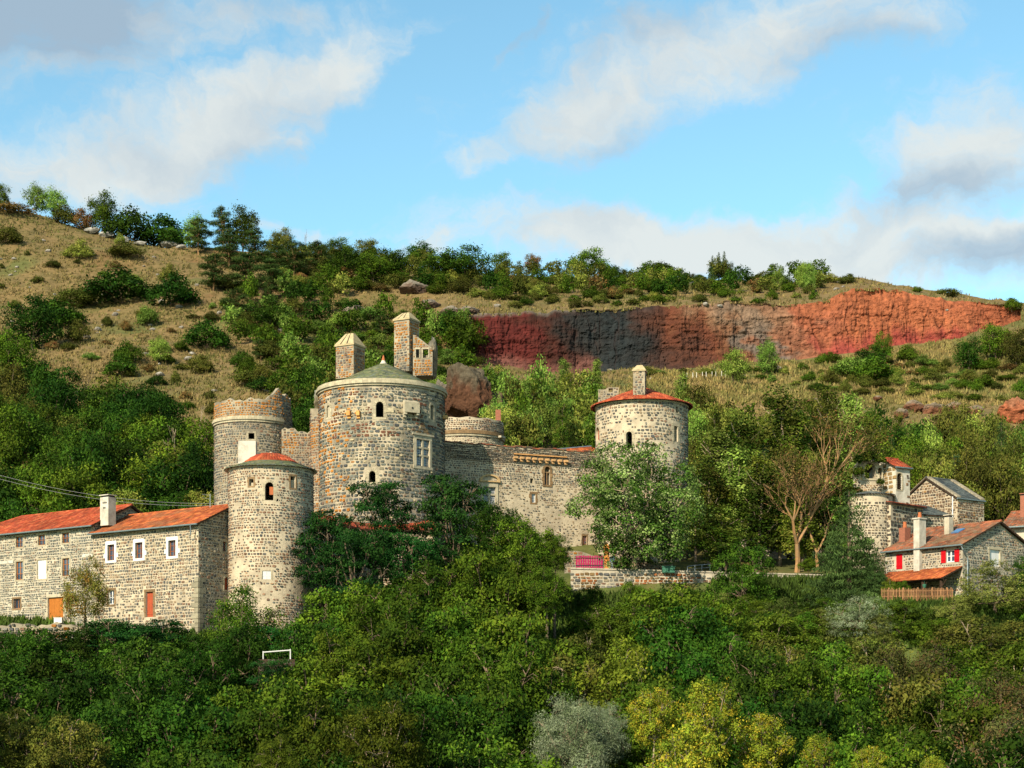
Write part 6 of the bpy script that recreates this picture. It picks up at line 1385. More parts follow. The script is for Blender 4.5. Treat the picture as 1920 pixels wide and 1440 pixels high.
def cone_proto(key, seed, pal, tiers=16, w=.26, ncl=None, per=34, leaf=.03, z0=.06, bark='bark', irregular=.25, p=.9, droop=.5):
    g = random.Random(seed); lob = []
    for i in range(tiers):
        t = (i + .5) / tiers; z = z0 + (1 - z0) * t; rr = w * (1 - t) ** p * g.uniform(1 - irregular, 1 + irregular) + .012; nb = max(3, int(9 * (1 - t)) + 2)
        for b in range(nb):
            a = 6.283 * b / nb + i * .9 + g.uniform(-.3, .3); q = rr * g.uniform(.5, .75); lob.append(((q * math.cos(a), q * math.sin(a), z - q * .2), (rr * .42 + .012, rr * .42 + .012, .022)))
    cm = crown_mesh(key + '_crown', seed, lob, ncl or tiers * 16, per, .022, leaf, pal, aspect=.25, flat=.45, up=.3, inner=.2, droop=droop, mats=[M['leaf_fixed']], zmin=-1)
    mb = MB(); mb.tube([(0, 0, -.05), (0, 0, .5), (0, 0, .97)], [.018, .011, .003], 6)
    fl = [i for f in mb.f for i in f]; tt_ = [len(f) for f in mb.f]; PRO[key] = (cm, mesh_np(key + '_trunk', mb.v, fl, np.concatenate([[0], np.cumsum(tt_)[:-1]]), tt_, M[bark], mb.c))
cone_proto('spruce0', 60, [(.045, .085, .02), (.07, .12, .03), (.03, .06, .016)], 17, .27, ncl=560)
cone_proto('spruce1', 61, [(.05, .11, .045), (.08, .15, .06), (.035, .08, .03)], 14, .30, ncl=520)
def slim(key, seed, pal, w=.13, bark='bark_pale', n=12, ncl=220, per=32, leaf=.022):
    g = random.Random(seed); lob = []
    for i in range(n):
        t = (i + .5) / n; z = .22 + .74 * t; rr = w * math.sin(math.pi * (.12 + .8 * t)) * g.uniform(.3, .9); a = 2.4 * i; r = w * g.uniform(.38, .6); lob.append(((rr * math.cos(a), rr * math.sin(a), z), (r, r, r * 1.5)))
    cm = crown_mesh(key + '_crown', seed, lob, ncl, per, .024, leaf, pal, aspect=.6, inner=.5, mats=[M['leaf']], flat=1.1)
    mb = MB(); mb.tube([(0, 0, -.05), (.01, 0, .35), (-.01, .01, .7), (0, 0, .95)], [.014, .011, .007, .003], 6)
    for i in range(14): a = g.uniform(0, 6.28); z = g.uniform(.2, .85); r = w * g.uniform(.5, .9); mb.tube([(0, 0, z), (r * .6 * math.cos(a), r * .6 * math.sin(a), z + .05), (r * math.cos(a), r * math.sin(a), z + .13)], [.005, .003, .0015], 3)
    fl = [i for f in mb.f for i in f]; tt_ = [len(f) for f in mb.f]; PRO[key] = (cm, mesh_np(key + '_trunk', mb.v, fl, np.concatenate([[0], np.cumsum(tt_)[:-1]]), tt_, M[bark], mb.c))
slim('slim0', 70, G_lite); slim('slim1', 71, G_olive + G_mid, .15); slim('slim2', 72, G_yel + G_mid, .17, n=14, ncl=280)
# small-scale kinds for the far slopes: crown and wood in one mesh
def hillproto(key, seed, pal, n=8, ncl=190, per=30, crad=.06, leaf=.045, zc=.55, rx=.32, rz=.34, lob=None, r0=.02, th=.25, **kw):
    lb = lob or lobes_round(seed, n, zc, rx, rz, (.13, .22), .5); wm = wood_tubes(seed, lb, th=th, r0=r0, twigs=2, k=5); PRO[key] = (crown_mesh(key, seed, lb, ncl, per, crad, leaf, pal, wood=(wm.v, wm.f), **kw), None)
HK = {'oak': G_dark, 'green': G_mid, 'yellowish': G_yel, 'olive': G_olive, 'rust': G_rust, 'bright': G_lite}
for nm, pal in HK.items():
    for i in range(2): hillproto('%s_tree%d' % (nm, i), 100 + i * 7 + len(nm), pal, n=8 + i, th=.22)
    for i in range(2):
        g = random.Random(i * 3 + len(nm)); lb = [((0, 0, .4), (.42, .42, .38))] + [((math.cos(a) * .38, math.sin(a) * .38, g.uniform(.15, .5)), g.uniform(.2, .3)) for a in [g.uniform(0, 6.28) for _ in range(5 + i)]] + [((g.uniform(-.2, .2), g.uniform(-.2, .2), .75), .2)]
        hillproto('%s_bush%d' % (nm, i), 130 + i, pal, lob=lb, ncl=150, per=26, crad=.09, leaf=.075, th=.08, r0=.015, zmin=-.3)
def pine(key, seed):
    g = random.Random(seed); lb = []
    for i in range(15):
        z = .22 + .74 * (i + .4) / 15; rr = .30 * (1.05 - z) ** .45 * g.uniform(.4, 1.15); a = 2.4 * i; r = g.uniform(.11, .19) * (1.15 - z * .45); lb.append(((rr * math.cos(a), rr * math.sin(a), z), (r, r, r * .32)))
    wm = wood_tubes(seed, lb, th=.5, r0=.02, twigs=1, k=5); PRO[key] = (crown_mesh(key, seed, lb, 260, 34, .04, .042, G_pine, aspect=.3, flat=.4, up=.8, wood=(wm.v, wm.f), mats=[M['leaf_fixed'], M['bark_orange']]), None)
for i in range(3): pine('pine%d' % i, 160 + i)
def snag(key, seed, m='bark_pale', lv=4, sp=.45):
    mb, _ = branching(seed, lv, .33, .022, sp, 5, .3, 2, .7, .6); fl = [i for f in mb.f for i in f]; tt_ = [len(f) for f in mb.f]; PRO[key] = (mesh_np(key, mb.v, fl, np.concatenate([[0], np.cumsum(tt_)[:-1]]), tt_, M[m], mb.c), None)
snag('snag0', 170); snag('snag1', 171, 'bark', 5)
# ------------------------------------------------------------------ placing
_m = MB(); _m.tube([(0, 0, -.05), (0, 0, .5), (0, 0, 1)], [.04, .034, .03], 7); _fl = [i for f in _m.f for i in f]; _tt = [len(f) for f in _m.f]
STEM = mesh_np('stem', _m.v, _fl, np.concatenate([[0], np.cumsum(_tt)[:-1]]), _tt, M['bark'], _m.c)
ORD = ['first', 'second', 'third', 'fourth', 'fifth', 'sixth', 'seventh', 'eighth', 'ninth', 'tenth', 'eleventh', 'twelfth', 'thirteenth', 'fourteenth', 'fifteenth', 'sixteenth', 'seventeenth', 'eighteenth', 'nineteenth', 'twentieth']
PLANTS = []
prr = random.Random(99)
def near_plant(px, py_top, wpx, D, key, label=None, cat='tree', group=None, zb=None, where=None, desc=None, name='broadleaf_tree', hmin=0):
    """a tree near enough to show trunk and crown; py_top is where its top shows"""
    x = (px - 960) * D / F; g0 = ground(px, D) if zb is None else zb; H = Z(py_top, D) - g0; Wm = wpx * D / F
    con = key.startswith('spruce'); slm = key.startswith('slim'); bw_ = .56 if con else .3 if slm else .95
    if H < .72 * Wm: g0 = Z(py_top, D) - .72 * Wm; H = .72 * Wm       # a low crown resting on the ground
    lim = 3.4 if slm else 2.4 if con else 1.3
    Hc = min(H, lim * Wm); lift = H - Hc
    root = empty(name, (x, D, g0 - .1)); ang = prr.uniform(0, 6.28); root.rotation_euler = (0, 0, ang); cm, wm = PRO[key]
    for nm, me in (('limbs' if lift > .3 else 'trunk', wm), ('crown', cm)):
        if me is None: continue
        o = bpy.data.objects.new(nm, me); C.objects.link(o); o.parent = root; o.scale = (Wm / bw_, Wm / bw_, Hc + .1); o.location = (0, 0, lift)
    if lift > .3:
        o = bpy.data.objects.new('trunk', STEM); C.objects.link(o); o.parent = root; o.scale = (Wm / bw_, Wm / bw_, lift + .3)
    PLANTS.append([root, px, py_top, label, cat, group, where, desc]); return root
def far_plant(px, py_base, hpx, wpx, key, label=None, cat=None, group=None, D0=168, where=None, desc=None, D=None):
    D = D or hit(px, py_base, D0)
    if D is None: return None
    x = (px - 960) * D / F; z = ground(px, D); H = hpx * D / F; Wm = wpx * D / F
    bush = 'bush' in key; nm = 'bush' if bush else 'pine_tree' if key.startswith('pine') else 'bare_tree' if key.startswith('snag') else 'broadleaf_tree'
    o = bpy.data.objects.new(nm, PRO[key][0]); C.objects.link(o); o.location = (x, D, z - .05 * H); base = .95 if not key.startswith('snag') else .8
    o.scale = (Wm / base, Wm / base, H * 1.05); o.rotation_euler = (prr.uniform(-.06, .06), prr.uniform(-.06, .06), prr.uniform(0, 6.28))
    PLANTS.append([o, px, py_base, label, cat or ('bush' if bush else 'tree'), group, where, desc]); return o
def K_(nm): return '%s%d' % (nm, prr.randrange(3))
# --- named trees and bushes of the slope
for px, pb, h, w, k, lb in [
    (2, 395, 52, 34, 'green_tree', 'dark green treetop cut by the left edge on the skyline'),
    (68, 398, 58, 42, 'bright_tree', 'pale green loose tree on the skyline, leftmost of the pair with gaps'),
    (101, 400, 60, 46, 'bright_tree', 'pale green loose tree on the skyline, right one of the pair with gaps'),
    (194, 412, 78, 56, 'green_tree', 'tall round headed tree standing alone on the skyline at upper left'),
    (128, 415, 36, 38, 'olive_bush', 'greyish bush on the skyline between the pair and the lone tree'),
    (152, 420, 38, 36, 'rust_bush', 'rusty olive bush on the skyline below the lone round tree'),
    (30, 400, 20, 60, 'rust_bush', 'brown scrub on the ridge near the left edge'),
    (250, 452, 68, 74, 'oak_bush', 'large dark rounded tree clump on the skyline right of the lone tree'),
    (300, 460, 62, 84, 'oak_bush', 'widest dark tree clump on the skyline above the pale rocks'),
    (318, 425, 36, 30, 'bright_tree', 'small bright treetop rising behind the dark skyline clump'),
    (365, 440, 62, 42, 'bright_tree', 'light green upright tree between the dark clump and the pines'),
    (372, 478, 70, 66, 'pine', 'dark pine leaning on the left of the pine group'),
    (418, 470, 84, 64, 'pine', 'rugged pine with thin top in the skyline pine group'),
    (455, 460, 84, 66, 'green_tree', 'tallest rounded green tree in the skyline pine group'),
    (430, 500, 66, 84, 'pine', 'low spreading pine below the tallest green tree'),
    (400, 545, 70, 80, 'pine', 'lower pine below the leaning pine of the skyline group'), (458, 548, 76, 90, 'pine', 'wide pine in the middle of the slope under the tallest green tree'), (508, 560, 76, 84, 'pine', 'pine lowest in the group, above the tall left tower'), (552, 520, 70, 76, 'pine', 'pine standing right of the lowest spreading one'), (598, 512, 60, 76, 'pine', 'pine below the leafless grey skyline tree'), (440, 610, 70, 80, 'pine', 'isolated dull pine halfway down the slope above the tall tower'), (505, 622, 64, 76, 'oak_tree', 'dark tree halfway down the slope right of the isolated pine'), (648, 525, 60, 74, 'oak_tree', 'dark tree under the flat topped skyline tree'), (700, 532, 60, 70, 'green_tree', 'green tree on the slope under the feathery skyline tree'), (736, 520, 56, 64, 'oak_tree', 'dark tree at the head of the slope left of the bluff'),
    (480, 505, 74, 80, 'pine', 'broad layered pine right of the tallest green tree'),
    (520, 520, 60, 80, 'pine', 'lowest spreading pine at the right foot of the pine group'),
    (530, 458, 46, 44, 'olive_tree', 'thin grey green tree on the skyline right of the pines'),
    (577, 462, 46, 30, 'snag', 'leafless grey tree standing on the skyline above the tall left tower'),
    (632, 470, 42, 52, 'green_tree', 'flat topped tree on the skyline above the left chimney of the keep'),
    (688, 478, 46, 54, 'olive_tree', 'feathery tree on the skyline just left of the keep turret'),
    (790, 502, 50, 60, 'oak_tree', 'dark spiky tree on the skyline right of the keep turret'),
    (868, 528, 66, 96, 'oak_tree', 'broad dark layered tree on the skyline left of the quarry'),
    (826, 520, 50, 70, 'oak_tree', 'dark tree on the skyline leaning against the broad layered one'),
    (940, 505, 44, 44, 'green_tree', 'green tree on the skyline above the maroon quarry rock'),
    (1000, 510, 44, 34, 'rust_tree', 'rust tinged tree on the skyline above the maroon quarry rock'),
    (1104, 512, 60, 62, 'green_tree', 'tallest skyline tree above the black rock of the quarry'),
    (1150, 510, 26, 34, 'oak_bush', 'dark small tree right of the tallest tree above the black rock'),
    (1230, 502, 30, 58, 'green_bush', 'domed bluish green tree on the skyline above the brown rock'),
    (1362, 512, 36, 28, 'olive_tree', 'pale small tree right of the two skyline conifers'),
    (1460, 545, 44, 24, 'bright_tree', 'slim pale tree above the orange rock, left of a taller pair'),
    (1500, 545, 52, 26, 'bright_tree', 'left tree of the slim pale pair above the orange rock'),
    (1520, 548, 55, 26, 'bright_tree', 'right tree of the slim pale pair above the orange rock'),
    (1588, 532, 18, 26, 'olive_bush', 'small round bush where the orange cliff begins to rise'),
    (1720, 548, 12, 16, 'green_bush', 'tiny green bush on the skyline over the orange cliff'),
    (1775, 556, 16, 40, 'olive_bush', 'low wide bush on the skyline over the right of the orange cliff'),
    (1897, 580, 24, 26, 'green_bush', 'round bush at the right end of the cliff top'),
    (10, 456, 34, 44, 'olive_bush', 'yellow green bush high on the dry slope at the left edge'),
    (147, 484, 34, 40, 'yellowish_bush', 'bright conical bush alone on the upper dry slope'),
    (243, 482, 24, 56, 'olive_bush', 'low wide olive bush below the pale rock ledge'),
    (226, 458, 22, 16, 'yellowish_bush', 'small yellow bush touching the pale rock ledge'),
    (228, 572, 66, 100, 'oak_bush', 'wide dark green bush in the middle of the dry slope, left of its twin'),
    (322, 575, 66, 66, 'oak_bush', 'compact dark green bush in the middle of the dry slope, right of its twin'),
    (315, 528, 34, 24, 'yellowish_bush', 'pale bush standing up behind the compact dark one'),
    (140, 572, 36, 58, 'olive_bush', 'olive bush left of the two dark bushes of the dry slope'),
    (278, 612, 40, 32, 'bright_bush', 'bright green small bush directly below the two dark bushes'),
    (388, 655, 58, 66, 'oak_bush', 'dark round bush on the lower dry slope above the tall left tower'),
    (102, 618, 58, 76, 'oak_bush', 'dark bush on the left of the dry slope above the wood'),
    (152, 640, 42, 34, 'olive_bush', 'dull olive bush at the right of the dark bush above the wood'),
    (248, 682, 44, 44, 'green_bush', 'green bush in the lower middle of the dry slope'),
    (297, 680, 48, 44, 'bright_tree', 'feathery pale tree with a thin stem on the lower dry slope'),
    (226, 706, 40, 46, 'oak_bush', 'dark bush below the feathery pale tree'),
    (295, 722, 20, 30, 'oak_bush', 'small dark bush low on the dry slope above the wood'),
    (370, 700, 34, 44, 'olive_bush', 'loose olive bush above the tall left tower'),
    (60, 655, 100, 100, 'oak_tree', 'big dark tree at the left edge where the wood starts'),
    (82, 705, 56, 22, 'snag', 'dead pale snag rising from the wood at the left'),
    (232, 825, 66, 30, 'snag', 'dead grey snag in the middle of the left wood'),
    (370, 950, 40, 60, 'bright_tree', 'pale yellow green tree beside the aerial behind the farmhouse roof'),
    (1375, 718, 62, 58, 'bright_tree', 'pale round headed tree on two thin trunks below the grey rock'),
    (1438, 704, 68, 44, 'bright_tree', 'pale slender tree leaning in front of the orange brown rock'),
    (1655, 690, 66, 40, 'green_tree', 'tall green tree at the foot of the orange cliff'),
    (1628, 698, 50, 60, 'oak_tree', 'dark tree left of the tall one at the foot of the orange cliff'),
    (1600, 712, 46, 60, 'bright_bush', 'bright bush group below the crimson foot of the cliff'),
    (1640, 716, 42, 66, 'green_bush', 'wide green bush in front of the tall tree under the cliff'),
    (1706, 676, 30, 32, 'green_bush', 'small dark green bush alone right of the tall tree under the cliff'),
    (1816, 697, 66, 60, 'oak_tree', 'dark green round tree in the dry meadow at right'),
    (1868, 680, 74, 64, 'green_tree', 'green tree group at the right end of the quarry, left part'),
    (1905, 690, 74, 60, 'olive_tree', 'green tree group at the right end of the quarry, cut by the edge'),
    (870, 670, 76, 96, 'green_tree', 'layered green tree between the keep turret and the maroon rock'),
    (1218, 705, 18, 30, 'olive_bush', 'low bush at the quarry foot beside the right tower chimney'),
]:
    key = k + str(prr.randrange(2)) if k not in ('snag',) else 'snag%d' % prr.randrange(2)
    far_plant(px, pb, h, w, key, lb)
for i, (px, h) in enumerate([(1336, 30), (1348, 36), (1358, 38)]):
    D = hit(px, 508, 200); near_plant(px, 508 - h, 20, D, 'spruce0', ['left', 'middle', 'right'][i] + ' one of the three small pointed conifers on the skyline', 'conifer', name='conifer')
# --- scattered cover by zones
def inpoly(px, py, poly):
    ins = False; n = len(poly)
    for i in range(n):
        x1, y1 = poly[i]; x2, y2 = poly[(i + 1) % n]
        if (y1 > py) != (y2 > py) and px < (x2 - x1) * (py - y1) / (y2 - y1) + x1: ins = not ins
    return ins
def zone(poly, n, mind, kinds, hm, wm_, where, seed, D0=168, nearkey=False):
    g = random.Random(seed); pts = []; xs = [p[0] for p in poly]; ys = [p[1] for p in poly]; tries = 0
    ks = [k for k, w in kinds for _ in range(w)]
    while len(pts) < n and tries < n * 40:
        tries += 1; px = g.uniform(min(xs), max(xs)); py = g.uniform(min(ys), max(ys))
        if not inpoly(px, py, poly): continue
        if any(abs(px - a) < mind and abs(py - b) < mind * .55 for a, b in pts): continue
        D = hit(px, py, D0)
        if not D or (880 < px < 1915 and 299 < D < 306): continue
        pts.append((px, py)); k = g.choice(ks); h = g.uniform(*hm) * (.5 if 'bush' in k else 1) * F / D; w = g.uniform(*wm_) * (.85 if 'bush' in k else 1) * F / D
        if k == 'slim': near_plant(px, py - h, w * .6, D, 'slim%d' % g.randrange(3), None, 'tree', None, where=where, desc='slender light trunked tree', name='slender_tree')
        elif k == 'spruce': near_plant(px, py - h, w * .8, D, 'spruce%d' % g.randrange(2), None, 'conifer', None, where=where, desc='dark pointed conifer', name='conifer')
        else: far_plant(px, py, h, w, k + str(g.randrange(2)) if not k.startswith('snag') else 'snag%d' % g.randrange(2), None, where=where, desc=KD[k], D=D)
KD = {'oak_tree': 'dark green leafy tree', 'green_tree': 'mid green leafy tree', 'yellowish_tree': 'yellow green leafy tree', 'olive_tree': 'dull olive leafy tree', 'rust_tree': 'rust brown leafy tree', 'bright_tree': 'pale bright green tree',
      'oak_bush': 'dark green bush', 'green_bush': 'mid green bush', 'yellowish_bush': 'yellow green bush', 'olive_bush': 'dull olive bush', 'rust_bush': 'rust brown bush', 'bright_bush': 'pale bright green bush', 'pine': 'layered pine', 'snag': 'leafless grey tree'}
zone([(-60, 700), (0, 700), (120, 745), (210, 770), (300, 815), (400, 860), (400, 990), (-60, 990)], 70, 22, [('oak_tree', 10), ('green_tree', 3), ('olive_tree', 2), ('oak_bush', 2), ('snag', 1)], (6.5, 9), (5, 7.5), 'in the left wood', 501, 150)
zone([(-40, 470), (420, 480), (420, 780), (300, 760), (200, 700), (100, 660), (-40, 640)], 46, 30, [('olive_bush', 4), ('green_bush', 2), ('bright_bush', 1), ('rust_bush', 2)], (1.5, 4), (1.2, 3.4), 'on the dry left slope', 502)
zone([(500, 470), (640, 470), (740, 500), (900, 518), (1200, 522), (1440, 525), (1560, 530), (1530, 545), (1300, 562), (1100, 560), (900, 562), (760, 545), (600, 560), (520, 545)], 165, 15, [('olive_tree', 4), ('green_tree', 4), ('oak_tree', 2), ('rust_tree', 1), ('olive_bush', 4), ('yellowish_bush', 2), ('green_bush', 3), ('rust_bush', 1), ('yellowish_tree', 2)], (3.0, 5.5), (2.8, 4.5), 'on the wooded ridge', 503, 305)
zone([(900, 520), (1540, 530), (1540, 566), (900, 584)], 70, 14, [('olive_bush', 4), ('green_bush', 3), ('yellowish_bush', 3), ('rust_bush', 1)], (2, 4), (1.6, 3.2), 'on the strip above the quarry', 504, 306)
zone([(420, 540), (620, 570), (760, 600), (880, 610), (890, 700), (830, 740), (600, 760), (480, 770), (440, 640)], 105, 23, [('green_bush', 4), ('bright_bush', 4), ('oak_bush', 3), ('olive_bush', 3), ('green_tree', 3), ('bright_tree', 2), ('oak_tree', 2), ('pine', 1)], (3.6, 6.4), (3.0, 5.0), 'on the slope behind the keep', 505)
zone([(540, 700), (700, 700), (700, 860), (540, 860)], 30, 18, [('green_tree', 3), ('oak_tree', 4), ('olive_tree', 2)], (5, 7), (4, 6), 'close behind the keep', 506, 165)
zone([(900, 770), (1130, 770), (1130, 880), (930, 880)], 46, 19, [('slim', 3), ('yellowish_tree', 4), ('green_tree', 3), ('olive_tree', 2), ('bright_tree', 3)], (5, 7.5), (3.0, 4.6), 'in the copse', 507, 160)
zone([(1130, 706), (1300, 700), (1560, 740), (1920, 760), (1920, 690), (1560, 680), (1400, 694), (1200, 704)], 74, 20, [('olive_bush', 4), ('green_bush', 3), ('bright_bush', 2), ('yellowish_bush', 3), ('rust_bush', 1)], (1.6, 4.2), (1.4, 3.4), 'in the quarry meadow', 508, 190)
zone([(1270, 800), (1440, 835), (1600, 850), (1920, 870), (1960, 1000), (1270, 1010)], 110, 21, [('slim', 3), ('yellowish_tree', 4), ('green_tree', 4), ('olive_tree', 4), ('bright_tree', 3), ('oak_tree', 2), ('spruce', 1)], (5.5, 8.2), (3.2, 5.2), 'in the wood behind the church', 509, 160)
zone([(-60, 940), (380, 940), (380, 1050), (-60, 1050)], 16, 30, [('green_tree', 2), ('yellowish_tree', 2), ('oak_tree', 2)], (4, 6), (4, 5), 'just behind the farmhouse roofs', 510, 150)
for px, pt, w, D, k, lb in [
    (1790, 850, 90, 182, 'spruce1', 'large blue green conifer behind the church gables, left one'), (1850, 880, 80, 186, 'spruce1', 'blue green conifer right of the large one behind the church'), (1740, 855, 60, 190, 'spruce0', 'dark conifer behind the bell tower, left of the blue green pair'),
    (1470, 735, 100, 182, 'slim1', 'tall airy grey green tree left of the poplars'), (1552, 735, 66, 184, 'slim2', 'tall yellow tinged poplar above the lichened bare tree'), (1596, 745, 66, 180, 'slim0', 'tall pale green poplar with flame shaped top'), (1640, 775, 60, 176, 'slim1', 'olive poplar beside the ruined arches'),
    (1385, 790, 90, 176, 'slim1', 'tall thin trunked tree just right of the right round tower'), (1345, 815, 80, 172, 'slim0', 'pale thin trunked tree touching the right round tower'), (1420, 860, 90, 168, 'slim2', 'yellow green thin trunked tree left of the bare tree')]:
    near_plant(px, pt, w, D, k, lb, name='conifer' if 'spruce' in k else 'poplar_tree')
for px, pt, w, D, k, lb in [(1330, 870, 80, 158, 'slim1', 'thin trunked tree above the left of the dark evergreen'), (1378, 850, 90, 160, 'slim0', 'airy pale tree rising behind the dark evergreen'), (1425, 880, 90, 157, 'slim1', 'olive thin tree covering the left end of the cream house'),
    (1462, 900, 80, 159, 'slim2', 'yellowish thin tree close left of the bare trunks'), (1545, 860, 90, 157, 'slim1', 'olive thin tree close right of the bare trunks'), (1578, 890, 80, 155, 'slim0', 'pale thin tree between the bare tree and the apse'), (1350, 960, 80, 153, 'slim2', 'low leafy tree behind the railing'), (1305, 930, 60, 160, 'slim0', 'pale narrow tree at the right foot of the round tower'), (1505, 940, 70, 154.5, 'slim2', 'low yellow green tree under the bare limbs')]:
    near_plant(px, pt, w, D, k, lb, name='slender_tree')
# lichened, nearly bare tree in front of the cream house
def bare_tree():
    D = 152.5; x = (1492 - 960) * D / F; z = ground(1492, D); root = empty('bare_tree', (x, D, z)); tag(root, 'big nearly leafless tree with orange lichened limbs in front of the cream house', 'tree')
    H = Z(775, D) - z
    mb, tips = branching(177, 5, .20, .017, .55, 6, .1, 3, .84, .58); mb2, tips2 = branching(178, 5, .17, .014, .6, 6, .08, 3, .84, .58)
    for nm, m_, off, s in (('trunk', mb, (0, 0), 1.0), ('second_trunk', mb2, (1.9, .5), .82)):
        vs = np.array(m_.v); top = vs[:, 2].max(); vs[:, :2] *= 1.0 * H * s / top; vs[:, 2] *= H * s / top; vs[:, 0] += off[0] + vs[:, 2] * (.06 if off[0] else -.03); vs[:, 1] += off[1]
        fl = [i for f in m_.f for i in f]; tt_ = [len(f) for f in m_.f]; link(nm, mesh_np(nm, vs, fl, np.concatenate([[0], np.cumsum(tt_)[:-1]]), tt_, M['bark_orange'], m_.c), root)
    tp = np.array(tips); top = np.array(mb.v)[:, 2].max(); tp[:, :2] *= 1.0 * H / top; tp[:, 2] *= H / top; g = np.random.default_rng(3); tp = tp[g.random(len(tp)) < .8]
    lob = [((p[0] - .03 * p[2], p[1], p[2]), .55) for p in tp]; link('crown', crown_mesh('crown', 9, lob, len(tp) * 2, 12, .4, .24, G_olive + G_olive + G_rust, mats=[M['leaf']], inner=.2, zmin=-1), root)
bare_tree()
